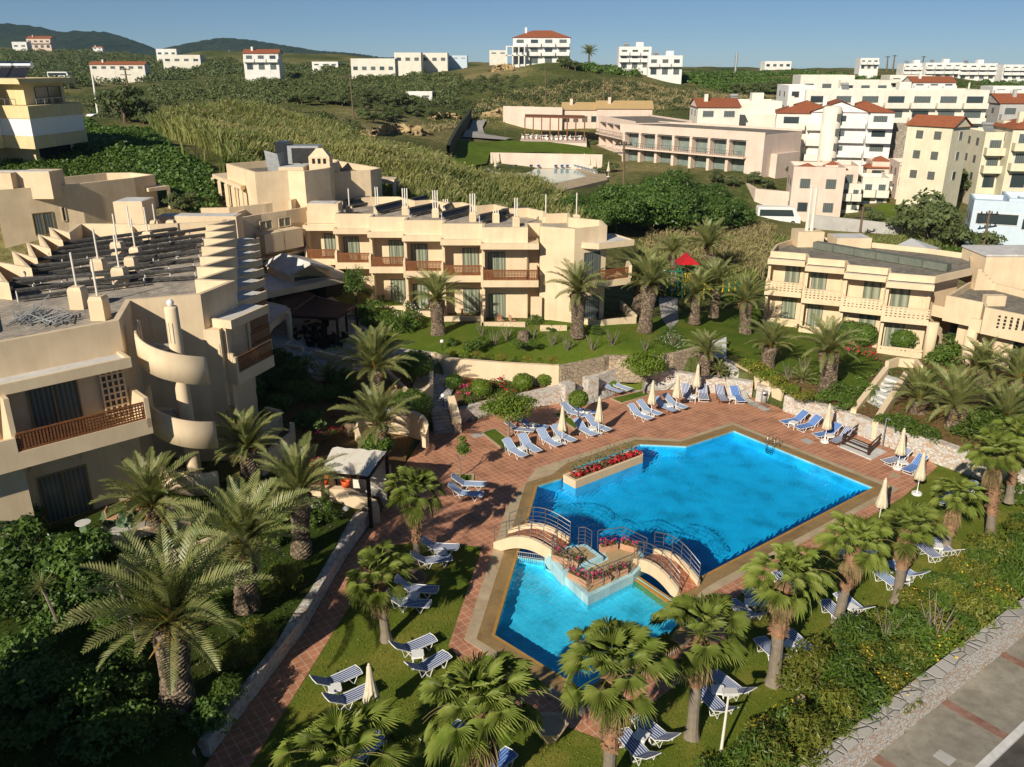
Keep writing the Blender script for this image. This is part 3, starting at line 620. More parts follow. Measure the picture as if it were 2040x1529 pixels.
# ---------------- vegetation generators ----------------
def nrm(a): return a/np.maximum(np.linalg.norm(a, axis=-1, keepdims=True), 1e-9)
def leaf_quads(c, size, g, out=None, asp=.55, up=.35):
    n = len(c); d = nrm(g.normal(size=(n, 3)))
    if out is not None: d = nrm(d*.8+out*.9)
    d[:, 2] += up*g.random(n); nn = nrm(d)
    a = nrm(np.cross(nn, g.normal(size=(n, 3)))); b = np.cross(nn, a)
    s = (size*(.6+.8*g.random(n)))[:, None]
    V = np.stack([c-a*s*.5, c+b*s*asp*.5, c+a*s*.5, c-b*s*asp*.5], 1).reshape(-1, 3)
    return V, np.arange(4*n).reshape(n, 4)
def cloud(g, R3, nleaf, size, lobes=14, shell=.62, flat=0.0, asp=.55, sq=1.0):
    R3 = np.array(R3, float); L = nrm(g.normal(size=(lobes, 3)))*(.35+.4*g.random((lobes, 1)))
    L[:, 2] = np.where(L[:, 2] < 0, L[:, 2]*(.5+flat), L[:, 2]); lr = .32+.22*g.random(lobes)
    k = g.integers(0, lobes, nleaf); u = nrm(g.normal(size=(nleaf, 3))); u[:, 2] = np.where(u[:, 2] < -.3, -u[:, 2]*.6, u[:, 2])
    p = L[k]+u*(lr[k]*(shell+(1-shell)*g.random(nleaf)**.5))[:, None]
    p = p*R3; return leaf_quads(p, size, g, u, asp)
def np_obj(name, V, Q, mat, parent=None): return np_mesh(name, V, Q, mat, False, parent)
def frond(g, L, az, el, wid=.42, droop=1.15, nl=30, vee=.5):
    """feather leaf: returns verts, quads"""
    n = 12; t = np.linspace(0, 1, n+1); ang = el-droop*t**1.6*(.55+.5*math.cos(max(0, el)))
    dx = np.cos(ang)*L/n; dz = np.sin(ang)*L/n
    x = np.concatenate([[0], np.cumsum(dx[:-1])]); z = np.concatenate([[0], np.cumsum(dz[:-1])])
    pts = np.stack([x, np.zeros(n+1), z], 1); tw = (g.random()-.5)*.9
    V = []; Q = []
    w = .045*(1-t*.8)
    for i in range(n+1): V += [pts[i]+(0, w[i], 0), pts[i]-(0, w[i], 0)]
    for i in range(n): Q.append((2*i, 2*i+1, 2*i+3, 2*i+2))
    lt = np.linspace(.10, .99, nl); xi = np.interp(lt, t, x); zi = np.interp(lt, t, z); ai = np.interp(lt, t, ang)
    ll = wid*L*.42*np.sin(np.pi*np.clip(.12+lt*.86, 0, 1))**.7*(.85+.3*g.random(nl))
    for s in (-1, 1):
        T_ = np.stack([np.cos(ai), 0*ai, np.sin(ai)], 1); Nn = np.stack([-np.sin(ai), 0*ai, np.cos(ai)], 1)
        S = np.array([0, s, 0.])
        d = nrm(T_*.75+S*(.85)+Nn*(vee+.25*(g.random(nl)-.5))[:, None]); b = np.stack([xi, 0*xi, zi], 1)
        hw = .036*L/3
        m = b+d*(ll*.55)[:, None]; e = b+d*ll[:, None]+np.array([0, 0, -.10])*ll[:, None]
        k = len(V)
        for i in range(nl):
            V += [b[i]-T_[i]*hw*.6, b[i]+T_[i]*hw*.6, m[i]+T_[i]*hw, m[i]-T_[i]*hw, e[i]]
            o = k+5*i; Q += [(o, o+1, o+2, o+3), (o+3, o+2, o+4, o+4)]
    V = np.array(V); c, s_ = math.cos(tw), math.sin(tw)
    V = np.stack([V[:, 0], V[:, 1]*c-V[:, 2]*0, V[:, 2]+V[:, 1]*s_], 1)
    ca, sa = math.cos(az), math.sin(az)
    V = np.stack([V[:, 0]*ca-V[:, 1]*sa, V[:, 0]*sa+V[:, 1]*ca, V[:, 2]], 1)
    return V, Q
def merge(parts):
    V = []; Q = []; n = 0
    for v, q in parts: V.append(np.asarray(v)); Q += [tuple(i+n for i in f) for f in q]; n += len(v)
    return np.concatenate(V), Q
def py_mesh(name, V, Q, mats, parent=None, mi=None):
    me = bpy.data.meshes.new(name); Q = [tuple(dict.fromkeys(q)) for q in Q]
    me.from_pydata([tuple(map(float, v)) for v in V], [], Q)
    for m in (mats if isinstance(mats, list) else [mats]): me.materials.append(MT[m])
    if mi is not None: me.polygons.foreach_set('material_index', mi)
    me.update(); return me
def date_crown(seed, n=46, L=3.0):
    g = np.random.default_rng(seed); parts = []
    for i in range(n):
        f = (i+.5)/n; el = R(88-f**1.1*86)+g.normal()*.1; az = i*2.39996+g.normal()*.12
        parts.append(frond(g, L*(.72+.32*math.sin(math.pi*min(1, f*1.1)))*(.9+.2*g.random()), az, el, droop=.8+.35*g.random()))
    V, Q = merge(parts); return py_mesh('crown', V, Q, 'date')
def base_tuft(seed, n=90):
    g = np.random.default_rng(seed); V = []; Q = []
    for i in range(n):
        az = g.random()*6.28; el = R(-30+g.random()*95); l = .45+.6*g.random(); w = .05
        d = np.array([math.cos(az)*math.cos(el), math.sin(az)*math.cos(el), math.sin(el)]); s = np.array([-math.sin(az), math.cos(az), 0])*w
        b = d*.12; k = len(V); V += [b-s, b+s, b+d*l+s*.3, b+d*l-s*.3]; Q.append((k, k+1, k+2, k+3))
    return py_mesh('frond_bases', np.array(V), Q, 'date_core')
def date_trunk_mesh(h, r0, lean=(0, 0), top=1.25, seed=0):
    g = np.random.default_rng(seed); n = 18; rows = max(8, int(h/.13)); V = []; Q = []
    for j in range(rows+1):
        t = j/rows; z = h*t
        rr = r0*(1.12-.22*min(1, t*3)+(top-.9)*max(0, (t-.45)/.55)**1.3)
        if t > .97: rr *= .8
        cx, cy = lean[0]*t**1.2, lean[1]*t**1.2
        for k in range(n):
            a = 2*math.pi*k/n+j*.17; r = rr*(1+.13*((k+j) % 2)-.05+.05*g.random()); V.append((cx+r*math.cos(a), cy+r*math.sin(a), z+.04*((k+j) % 2)))
    for j in range(rows):
        for k in range(n):
            a = j*n+k; b = j*n+(k+1) % n; Q.append((a, b, b+n, a+n))
    Q.append(tuple(rows*n+k for k in range(n)))
    return py_mesh('trunk', np.array(V), Q, 'bark_date')
def fan_leaf(g, az, el, pet, r, droop=.5, nseg=26, span=4.0):
    V = []; Q = []
    n = 5; t = np.linspace(0, 1, n+1); ang = el-.55*t**1.5*(.5+.5*abs(math.cos(el)))
    x = np.concatenate([[0], np.cumsum(np.cos(ang[:-1])*pet/n)]); z = np.concatenate([[0], np.cumsum(np.sin(ang[:-1])*pet/n)])
    for i in range(n+1): V += [np.array([x[i], .022, z[i]]), np.array([x[i], -.022, z[i]])]
    for i in range(n): Q.append((2*i, 2*i+1, 2*i+3, 2*i+2))
    hub = np.array([x[-1], 0, z[-1]]); a2 = ang[-1]-.15
    T_ = np.array([math.cos(a2), 0, math.sin(a2)]); S = np.array([0, 1., 0]); N = np.array([-math.sin(a2), 0, math.cos(a2)])
    def pt(ph, rr, fold):
        dr = -(rr/r)**2.2*droop*r*(.75+.25*abs(math.sin(ph/2)))
        cup = .22*rr*abs(math.sin(ph*.5))
        return hub+T_*math.cos(ph)*rr+S*math.sin(ph)*rr+N*(fold+cup)+np.array([0, 0, dr])
    hs = span/2
    for i in range(nseg):
        p0 = -hs+span*i/nseg; p1 = p0+span/nseg; pm = (p0+p1)/2; ri = r*(.36+.04*g.random()); ro = r*(.95+.3*g.random())*(1-.18*abs(pm)/hs)
        k = len(V); f = .04
        V += [hub, pt(p0, ri, -f), pt(pm, ri*1.02, f), pt(p1, ri, -f)]
        w = (p1-p0)*.2; td = np.array([0, 0, -.10*g.random()-.02]); q = pt(pm+g.normal()*.05, ro, 0)+td
        V += [q, pt(pm, (ri+ro)/2, f*.6)]
        Q += [(k, k+1, k+2, k+2), (k, k+2, k+3, k+3), (k+1, k+5, k+2, k+2), (k+2, k+5, k+3, k+3), (k+1, k+4, k+5, k+5), (k+5, k+4, k+3, k+3)]
    V = np.array(V); ca, sa = math.cos(az), math.sin(az)
    V = np.stack([V[:, 0]*ca-V[:, 1]*sa, V[:, 0]*sa+V[:, 1]*ca, V[:, 2]], 1)
    return V, Q
def fan_crown(seed, n=38, s=1.0):
    g = np.random.default_rng(seed); parts = []
    for i in range(n):
        f = (i+.5)/n; el = R(88-f**1.0*90)+g.normal()*.16; az = i*2.39996+g.normal()*.2
        parts.append(fan_leaf(g, az, el, (.95+.5*g.random())*s*(.6+.5*math.sin(f*2.4)), (.58+.16*g.random())*s, .1+.45*f*f, 24, 3.7+.6*g.random()))
    V, Q = merge(parts); return py_mesh('crown', V, Q, 'fan')
def fan_skirt(seed, n=16, s=1.0):
    g = np.random.default_rng(seed); parts = []
    for i in range(n):
        parts.append(fan_leaf(g, i*2.4+g.normal()*.3, R(-45-30*g.random()), .6*s, .6*s, 1.2, 12, 2.4))
    for i in range(5):   # thin arching flower stalks
        az = g.random()*6.28; l = 1.6+g.random(); pts = [np.array([math.cos(az)*l*t, math.sin(az)*l*t, .9*math.sin(t*2.6)*l*.5]) for t in np.linspace(0, 1, 9)]
        V = []; Q = []
        for p in pts: V += [p+(0, 0, .012), p-(0, 0, .012)]
        for j in range(8): Q.append((2*j, 2*j+1, 2*j+3, 2*j+2))
        parts.append((np.array(V), Q))
    V, Q = merge(parts); return py_mesh('dry_leaves', V, Q, 'date_dead')
def fan_trunk_meshes(h, r, lean, seed, cut=.45):
    g = np.random.default_rng(seed); mb = MB(); path = []; rad = []
    for j in range(13):
        t = j/12*(cut+.03); path.append((lean[0]*t, lean[1]*t, h*t)); rad.append(r*(1.0+.55*math.exp(-t*14)+.02*g.normal()))
    mb.tube(path, rad, 12); me1 = py_mesh('lower_trunk', np.array(mb.v), mb.f, 'bark_grey')
    mb = MB(); path = []; rad = []
    for j in range(17):
        t = cut+(1-cut)*j/16; path.append((lean[0]*t, lean[1]*t, h*t)); rad.append(r*(1.18+.10*math.sin(j*2.1)+.05*g.normal()))
    mb.tube(path, rad, 10); V = [tuple(v) for v in mb.v]; Q = list(mb.f)
    for i in range(int(h*(1-cut)*70)):
        t = cut+(1-cut)*g.random(); az = g.random()*6.28; c = np.array([lean[0]*t, lean[1]*t, h*t]); d = np.array([math.cos(az), math.sin(az), 0]); s = np.array([-d[1], d[0], 0])*.06
        a = c+d*r*1.1; e = a+d*(.10+.08*g.random())+np.array([0, 0, (-.04 if g.random() < .5 else .13)]); k = len(V)
        V += [tuple(a-s), tuple(a+s), tuple(e+s*.5), tuple(e-s*.5)]; Q.append((k, k+1, k+2, k+3))
    me2 = py_mesh('shaggy_trunk', np.array(V), Q, 'bark_fan'); return me1, me2
def mobj(name, me, parent, loc=(0, 0, 0), rz=0, sc=1):
    o = bpy.data.objects.new(name, me); COL.objects.link(o); o.parent = parent; o.location = loc; o.rotation_euler = (0, 0, rz); o.scale = (sc, sc, sc); return o
DC = [date_crown(1), date_crown(2, 40), date_crown(3, 52), date_crown(4, 36, 3.2), date_crown(5, 46, 2.8)]; DB = [base_tuft(i) for i in (1, 2)]
FC = [fan_crown(11), fan_crown(12, 32), fan_crown(13, 44), fan_crown(14, 28, 1.06), fan_crown(15, 36, .95)]; FS = [fan_skirt(i) for i in (1, 2)]
def date_palm(label, base, top, cr, r=.42, zg=None, seed=0, bulge=1.25):
    """base pixel on the ground, top-of-trunk pixel, crown radius in metres"""
    b = T(*base) if zg is None else G(*base, zg)
    tp = P(top[0], top[1], b.y); h = max(.6, tp.z-b.z); lean = (tp.x-b.x, 0)
    t = thing('date_palm', label, 'palm tree', b, 0, 'date palms')
    mobj('trunk', date_trunk_mesh(h, r, lean, bulge, seed), t)
    sc = cr/3.25; rz = rng.random()*6.28
    c_ = mobj('crown', DC[seed % 5], t, (lean[0], 0, h+.1), rz, sc); c_.rotation_euler.x = rng.uniform(-.14, .14); c_.rotation_euler.y = rng.uniform(-.14, .14); mobj('frond_bases', DB[seed % 2], t, (lean[0], 0, h-.05), rz, sc*1.1)
    return t
def fan_palm(label, base, top, cr, r=.2, zg=0.0, seed=0, cut=.45):
    b = G(*base, zg); tp = P(top[0], top[1], b.y); h = tp.z-b.z; lean = (tp.x-b.x, 0)
    t = thing('fan_palm', label, 'palm tree', b, 0, 'fan palms')
    m1, m2 = fan_trunk_meshes(h, r, lean, seed, cut)
    mobj('lower_trunk', m1, t); mobj('shaggy_trunk', m2, t)
    sc = cr/2.4; rz = rng.random()*6.28
    c_ = mobj('crown', FC[seed % 5], t, (lean[0], 0, h+.22), rz, sc); c_.rotation_euler.x = rng.uniform(-.2, .2); c_.rotation_euler.y = rng.uniform(-.2, .2); mobj('dry_leaves', FS[seed % 2], t, (lean[0], 0, h-.1), rz, sc)
    return t
def branches(g, h, r, n, R3, z0=.55, sides=5):
    mb = MB(); mb.tube([(0, 0, 0), (g.normal()*.04*h, g.normal()*.04*h, h*z0*.6), (0, 0, h*z0)], [r*1.2, r, r*.8], 7)
    for i in range(n):
        a = i*2.4+g.random(); e = np.array([math.cos(a)*R3[0]*.6, math.sin(a)*R3[1]*.6, h+(g.random()-.4)*R3[2]*.5])
        m = np.array([e[0]*.4, e[1]*.4, h*z0+(e[2]-h*z0)*.6]); mb.tube([(0, 0, h*z0*.95), tuple(m), tuple(e)], [r*.6, r*.4, r*.15], sides)
    return mb
def tree_proto(name, label, cat, R3, h, nleaf, leaf, lmat, bmat='bark', r=.15, seed=0, nb=6, lobes=14, shell=.6, asp=.55, group=None):
    g = np.random.default_rng(seed); t = thing(name, label, cat, (0, 0, 0), 0, group)
    branches(g, h, r, nb, R3).build('trunk', bmat, t)
    V, Q = cloud(g, R3, nleaf, leaf, lobes, shell, asp=asp); V = V+np.array([0, 0, h]); np_obj('crown', V, Q, lmat, t)
    return t
def bush_proto(name, label, cat, R3, nleaf, leaf, lmat, seed=0, lobes=12, shell=.55, asp=.5, flowers=None, group=None, core=.0):
    g = np.random.default_rng(seed); t = thing(name, label, cat, (0, 0, 0), 0, group)
    V, Q = cloud(g, R3, nleaf, leaf, lobes, shell, asp=asp); V = V+np.array([0, 0, R3[2]*.55]); V[:, 2] = np.maximum(V[:, 2], .02); np_obj('foliage', V, Q, lmat, t)
    mb = MB()
    for i in range(6):
        a = i*1.05+g.random(); mb.tube([(0, 0, 0), (math.cos(a)*R3[0]*.3, math.sin(a)*R3[1]*.3, R3[2]*.5), (math.cos(a)*R3[0]*.6, math.sin(a)*R3[1]*.6, R3[2]*1.0)], [.03, .02, .008], 4)
    mb.build('stems', 'bark', t)
    if flowers:
        m, n, s = flowers; u = nrm(g.normal(size=(n, 3))); u[:, 2] = np.abs(u[:, 2]); p = u*np.array(R3)*.88+np.array([0, 0, R3[2]*.55])
        V1, Q1 = leaf_quads(p, s, g, u, .9); V2, Q2 = leaf_quads(p, s, g, u, .9); np_obj('blossoms', np.concatenate([V1, V2]), np.concatenate([Q1, Q2+len(V1)]), m, t)
    return t
def ball_proto(name, label, cat, r, lmat, seed=0, n=2600, leaf=.11, stem=0.0, sq=.8, group=None):
    g = np.random.default_rng(seed); t = thing(name, label, cat, (0, 0, 0), 0, group)
    u = nrm(g.normal(size=(n, 3))); bumpy = 1+.06*np.sin(u[:, 0]*7+u[:, 1]*5+seed)*np.cos(u[:, 2]*6)
    V, Q = leaf_quads(u*np.array([r, r, r*sq])*bumpy[:, None]*(.88+.14*g.random((n, 1)))+np.array([0, 0, stem+r*sq*.9]), leaf, g, u, .6); V[:, 2] = np.maximum(V[:, 2], .01)
    np_obj('foliage', V, Q, lmat, t)
    mb = MB(); mb.lathe([(.001, -.83*r*sq), (.5*r, -.7*r*sq), (.82*r, -.2*r*sq), (.8*r, .3*r*sq), (.45*r, .75*r*sq), (.001, .85*r*sq)], (0, 0, stem+r*sq*.9), 12); mb.build('inner_twigs', lmat, t, True)
    if stem > .2: mb = MB(); mb.tube([(0, 0, 0), (.03, 0, stem*.6), (0, 0, stem+.15)], [.05, .04, .04], 6); mb.build('trunk', 'bark', t)
    return t
def place(proto, used, loc, label, rz=None, sc=1.0):
    rz = rng.random()*6.28 if rz is None else rz
    if not used[0]:
        used[0] = True; proto.location = loc; proto.rotation_euler = (0, 0, rz); proto.scale = (sc, sc, sc) if isinstance(sc, (int, float)) else sc; proto['label'] = label; return proto
    return copy_tree(proto, loc, rz, sc, label)
class Proto:
    def __init__(s, *protos): s.p = [[p, [False]] for p in protos]; s.i = 0
    def put(s, loc, label, rz=None, sc=1.0):
        p = s.p[s.i % len(s.p)]; s.i += 1; return place(p[0], p[1], loc, label, rz, sc)
    def clean(s):
        for p, u in s.p:
            if not u[0]:
                for c in list(p.children): bpy.data.objects.remove(c)
                bpy.data.objects.remove(p)
# ---------------- pool furniture ----------------
def lounger_proto(name, label, fabric, wood=False):
    """x across (0..0.6), y from foot (0) to head; reclined back"""
    t = thing(name, label, 'sun lounger', (0, 0, 0), 0, 'striped sun loungers'); fm = 'wood_red' if wood else 'white'
    mb = MB(); zs = .33
    for x in (.0, .6): mb.tube([(x, 0, zs+.02), (x, .02, zs), (x, 1.25, zs), (x, 1.32, zs)], .018, 6)
    mb.tube([(0, 0, zs+.02), (.3, -.04, zs+.02), (.6, 0, zs+.02)], .018, 6); mb.tube([(0, 1.25, zs), (.6, 1.25, zs)], .015, 6)
    mb.build('frame', fm, t)
    mb = MB()
    for x in (.0, .6): mb.tube([(x, 1.22, zs), (x, 1.86, .80)], .018, 6)
    mb.tube([(0, 1.86, .80), (.3, 1.89, .82), (.6, 1.86, .80)], .018, 6); mb.tube([(0, 1.62, .62), (.0, 1.5, zs*.6), (.0, 1.3, zs)], .012, 5); mb.tube([(.6, 1.62, .62), (.6, 1.5, zs*.6), (.6, 1.3, zs)], .012, 5)
    mb.build('back_frame', fm, t)
    mb = MB(); n = 8
    for i in range(n):
        y0, y1 = .02+1.2*i/n, .02+1.2*(i+1)/n; s0 = -.03*math.sin(math.pi*i/n); s1 = -.03*math.sin(math.pi*(i+1)/n)
        mb.quad((.02, y0, zs+.02+s0), (.58, y0, zs+.02+s0), (.58, y1, zs+.02+s1), (.02, y1, zs+.02+s1))
        mb.quad((.02, y1, zs+.005+s1), (.58, y1, zs+.005+s1), (.58, y0, zs+.005+s0), (.02, y0, zs+.005+s0))
    mb.build('seat', fabric, t)
    mb = MB()
    mb.quad((.02, 1.23, zs+.02), (.58, 1.23, zs+.02), (.58, 1.86, .825), (.02, 1.86, .825)); mb.quad((.02, 1.87, .80), (.58, 1.87, .80), (.58, 1.24, zs), (.02, 1.24, zs))
    mb.build('backrest', fabric, t)
    for y in (.38, 1.12):
        mb = MB(); d = .16
        mb.tube([(0, y-d, zs), (0, y, .02), (.05, y+.02, .015), (.55, y+.02, .015), (.6, y, .02), (.6, y-d, zs)], .016, 6); mb.build('leg', fm, t)
    for y, x in ((.38, 0), (.38, .6), (1.12, 0), (1.12, .6)): mb = MB(); mb.tube([(x, y, .02), (x, y+.2, zs)], .014, 5); mb.build('brace', fm, t)
    return t
LP = {'b': Proto(lounger_proto('sun_lounger', 'x', 'sp_stripe_blue')), 'd': Proto(lounger_proto('sun_lounger', 'x', 'sp_stripe_dark')),
      'w': Proto(lounger_proto('sun_lounger', 'x', 'sp_stripe_blue', True)), 'k': Proto(lounger_proto('sun_lounger', 'x', 'sp_blue')), 'x': Proto(lounger_proto('sun_lounger', 'x', 'sp_stripe_dark', True))}
LOUNG = [
 ('b',1046,909,1011,876,'blue striped lounger at the front left, beside the left tree bed on the deck'),
 ('b',1073,900,1043,867,'blue striped lounger right of the small table nearest the left tree bed'),
 ('b',1113,888,1081,857,'blue striped lounger left of the closed parasol nearest the planter'),
 ('b',1144,879,1111,850,'blue striped lounger right of the closed parasol nearest the planter'),
 ('d',1064,858,1038,842,'dark striped lounger in the shade right under the lime green deck tree'),
 ('k',1091,852,1067,836,'deep blue lounger in the shade between the lime tree and the parasol'),
 ('b',1185,867,1154,837,'blue striped lounger half shaded by the ball tree, left of a parasol pole'),
 ('b',1214,858,1180,831,'blue striped lounger right of the parasol by the round ball tree'),
 ('b',1168,829,1134,807,'blue striped lounger directly behind the round ball tree'),
 ('k',1187,822,1166,806,'deep blue lounger in shade to the right of the ball tree'),
 ('w',1239,782,1210,760,'wooden framed blue lounger, left of the pair against the rear stone wall'),
 ('b',1256,777,1227,755,'blue lounger, right of the pair against the rear stone wall'),
 ('b',1297,835,1260,807,'blue striped lounger, front left of the four in the middle of the deck'),
 ('b',1316,826,1280,800,'blue striped lounger, second of the four in the middle of the deck'),
 ('w',1346,820,1310,792,'wooden legged blue lounger, third of the four in the middle of the deck'),
 ('b',1367,813,1330,787,'blue striped lounger, rightmost of the four in the middle of the deck'),
 ('d',1374,796,1367,768,'upright dark striped lounger left of the parasol by the rear wall'),
 ('d',1404,797,1400,768,'navy and white lounger right of the parasol by the rear wall'),
 ('x',1444,800,1436,773,'navy striped lounger with wooden legs against the wall near the bin'),
 ('k',1479,801,1466,774,'bright blue lounger nearest the steel waste bin'),
 ('k',1558,842,1590,823,'blue lounger furthest left in the row along the right stone wall'),
 ('k',1587,853,1620,832,'blue lounger second in the row along the right stone wall'),
 ('k',1624,868,1655,848,'blue lounger left of the parasol in the row along the right wall'),
 ('x',1658,882,1687,855,'navy striped lounger beside the dark wooden tub frame'),
 ('d',1762,921,1797,898,'navy and white lounger left of the parasol at the right deck corner'),
 ('k',1803,939,1836,909,'bright blue striped lounger right of the parasol at the right deck corner'),
 ('b',968,965,909,948,'blue lounger beside the small kerbed bed left of the pool, rear one'),
 ('b',962,986,900,965,'blue lounger left of the pool on the paving, front one of two'),
 ('d',913,1091,845,1071,'striped lounger at the top edge of the left lawn by the paving'),
 ('d',899,1111,834,1102,'striped lounger under the fan palm at the top of the left lawn'),
 ('d',872,1176,794,1152,'striped lounger behind the table right of the fan palm trunk on the left lawn'),
 ('d',857,1204,778,1181,'striped lounger in front of the table right of the left lawn fan palm'),
 ('d',864,1270,782,1285,'striped lounger raised at its left end in the middle of the left lawn'),
 ('d',891,1303,812,1328,'striped lounger partly under the large front fan palm on the left lawn'),
 ('d',715,1334,622,1355,'striped lounger next to the path behind the lawn parasol'),
 ('d',742,1368,648,1390,'striped lounger directly left of the closed parasol on the left lawn'),
 ('k',924,1442,870,1464,'blue lounger seen through the fronds of the front left fan palm'),
 ('d',766,1463,704,1487,'striped lounger hidden behind the palm at the bottom left'),
 ('k',1019,1497,958,1525,'blue lounger at the bottom edge between two fan palms'),
 ('d',1267,1427,1338,1464,'striped lounger right of a fan palm at the bottom of the lawn, rear one'),
 ('d',1238,1456,1296,1500,'striped lounger right of a fan palm at the bottom of the lawn, front one'),
 ('d',1420,1340,1489,1371,'striped lounger behind the lamp post on the lower lawn'),
 ('d',1394,1370,1446,1402,'striped lounger left of the lamp post on the lower lawn'),
 ('d',1567,1257,1622,1283,'striped lounger right of the tall fan palm trunk near the bushes'),
 ('d',1513,1272,1575,1310,'striped lounger behind the tall fan palm trunk near the bushes'),
 ('b',1671,1182,1728,1209,'blue lounger behind the leaning palm in the middle of the right lawn'),
 ('d',1642,1197,1698,1229,'navy striped lounger left of the leaning palm on the right lawn'),
 ('d',1488,1175,1540,1198,'striped lounger in palm shade just beyond the lower pool edge'),
 ('d',1456,1197,1503,1214,'striped lounger in palm shade nearest the right bridge'),
 ('d',1549,1139,1590,1164,'striped lounger right under the fan palm by the lower pool edge'),
 ('b',1772,1120,1843,1141,'blue lounger, rear one of the pair at the upper right lawn'),
 ('b',1746,1136,1812,1165,'blue lounger, front one of the pair at the upper right lawn'),
 ('d',1859,1073,1905,1092,'striped lounger at the far end of the right lawn, rear one'),
 ('d',1833,1084,1890,1108,'striped lounger at the far end of the right lawn, front one'),
 ('k',1660,1095,1700,1086,'blue lounger seen under the crown of a fan palm on the right lawn'),
 ('k',1868,1000,1900,975,'deep blue lounger in the shade behind the right corner fan palms'),
 ('k',1885,985,1918,965,'deep blue lounger against the wall end in the right corner shade')]
for k, fx, fy, hx, hy, lab in LOUNG:
    a = G(fx, fy, .33); b = G(hx, hy, .8); d = (b-a); d.z = 0; d.normalize(); side = Vector((d.y, -d.x, 0))
    loc = a-side*.3; loc.z = .03 if inpoly(a.x, a.y, COPE) else .012
    LP[k].put(loc, lab, math.atan2(d.y, d.x)-math.pi/2)
def table_proto():
    t = thing('side_table', 'x', 'side table', (0, 0, 0), 0, 'small white plastic tables between loungers')
    mb = MB(); mb.prism([(-.24, -.2), (-.2, -.24), (.2, -.24), (.24, -.2), (.24, .2), (.2, .24), (-.2, .24), (-.24, .2)], .40, .44); mb.build('table_top', 'white', t)
    for sx in (-1, 1):
        for sy in (-1, 1):
            mb = MB(); mb.tube([(sx*.18, sy*.18, .40), (sx*.22, sy*.22, 0)], [.035, .022], 6); mb.build('leg', 'white', t)
    mb = MB(); mb.box(-.19, .19, -.2, -.185, .33, .40); mb.box(-.19, .19, .185, .2, .33, .40); mb.box(-.2, -.185, -.19, .19, .33, .40); mb.box(.185, .2, -.19, .19, .33, .40); mb.build('apron', 'white', t)
    return t
TB = Proto(table_proto())
for x, y, lab in [(1041,893,'nearest the left tree bed'),(1109,874,'left of the parasol pole closest to the planter'),(1061,846,'in the shade under the lime tree'),(1181,853,'beside the ball tree parasol'),(1170,819,'behind the round ball tree'),
  (1286,822,'between the first two of four middle loungers'),(1334,807,'between the last two of four middle loungers'),(1384,790,'beside the parasol by the rear wall'),(1458,792,'between the two loungers near the bin'),(1581,842,'first along the right stone wall'),
  (1653,868,'under the parasol along the right stone wall'),(1799,921,'at the right deck corner parasol'),(877,1099,'at the top of the left lawn'),(823,1187,'right of the left lawn palm trunk'),(832,1303,'in the middle of the left lawn'),(667,1371,'between the loungers by the lawn parasol'),
  (1278,1465,'at the bottom of the lawn right of the palm'),(1430,1374,'behind the lamp post'),(1574,1284,'behind the tall palm trunk near the bushes'),(1697,1210,'behind the leaning palm'),(1495,1200,'in the shade near the right bridge'),(1800,1149,'of the upper right lawn pair'),(1868,1088,'at the far end of the right lawn'),(1690,1072,'under the fan palm crown by the pool edge'),(938,1457,'under the front left fan palm')]:
    TB.put(G(x, y, .42)-Vector((0, 0, .41)), 'small white plastic side table '+lab, rng.random()*1.5)
def parasol_proto():
    t = thing('closed_parasol', 'x', 'parasol', (0, 0, 0), 0, 'closed cream parasols')
    mb = MB(); mb.tube([(0, 0, .05), (0, 0, 2.42)], .024, 8); mb.build('pole', 'white', t)
    mb = MB(); n = 32; prof = [(.04, 2.50), (.09, 2.42), (.10, 2.30), (.12, 2.0), (.17, 1.6), (.23, 1.2), (.27, .95), (.24, .93)]
    for r, z in prof:
        for k in range(n):
            a = 2*math.pi*k/n; rr = r*(1+(.28 if k % 4 == 0 else (-.12 if k % 4 == 2 else 0))*(2.45-z)/1.5); mb.v.append((rr*math.cos(a), rr*math.sin(a), z+(.03*math.sin(k*1.7) if z < 1 else 0)))
    for i in range(len(prof)-1):
        for k in range(n): a = i*n+k; b = i*n+(k+1) % n; mb.f.append((b, a, a+n, b+n)); mb.m.append(0)
    c = mb.build('canopy', 'canvas', t, True)
    mb = MB(); mb.lathe([(.0, 2.58), (.05, 2.55), (.055, 2.49), (.03, 2.47)], (0, 0, 0), 10); mb.build('finial', 'canvas', t, True)
    mb = MB(); mb.lathe([(.001, .12), (.24, .12), (.27, .09), (.27, .0)], (0, 0, 0), 14); mb.lathe([(.04, .3), (.04, .1)], (0, 0, 0), 8); mb.build('base', 'white', t)
    return t
PP = Proto(parasol_proto())
for x, y, lab in [(1119.5,885,'leftmost on the deck, nearest the planter'),(1192,866,'beside the round ball tree'),(1297,830,'left one of the two in the middle of the deck'),(1346,817,'right one of the two in the middle of the deck'),(1386,794,'tallest looking one by the rear wall'),
  (1643,881,'in front of the right stone wall'),(1788,934,'at the right deck corner between two loungers'),(1826,985,'behind the fan palms at the right corner'),(1750,1042,'behind the pool corner, right of the water'),(743,1440,'standing on the left lawn among loungers')]:
    PP.put(G(x, y, .02), 'closed cream parasol '+lab)
# ladder
t = thing('pool_ladder', 'steel pool ladder with curved handrails at the far pool side', 'ladder', G(1535, 893, .03), math.atan2(-7.83, 5.75)+math.pi)
for x in (-.25, .25):
    mb = MB(); mb.tube([(x, -.55, .0), (x, -.5, .5), (x, -.35, .72), (x, -.15, .74), (x, .05, .55), (x, .12, .1), (x, .12, -.75)], .022, 8); mb.build('handrail', 'chrome', t, True, world=False)
for z in (-.15, -.4, -.65):
    mb = MB(); mb.box(-.25, .25, .06, .16, z, z+.03); mb.build('tread', 'darkmetal', t, world=False)
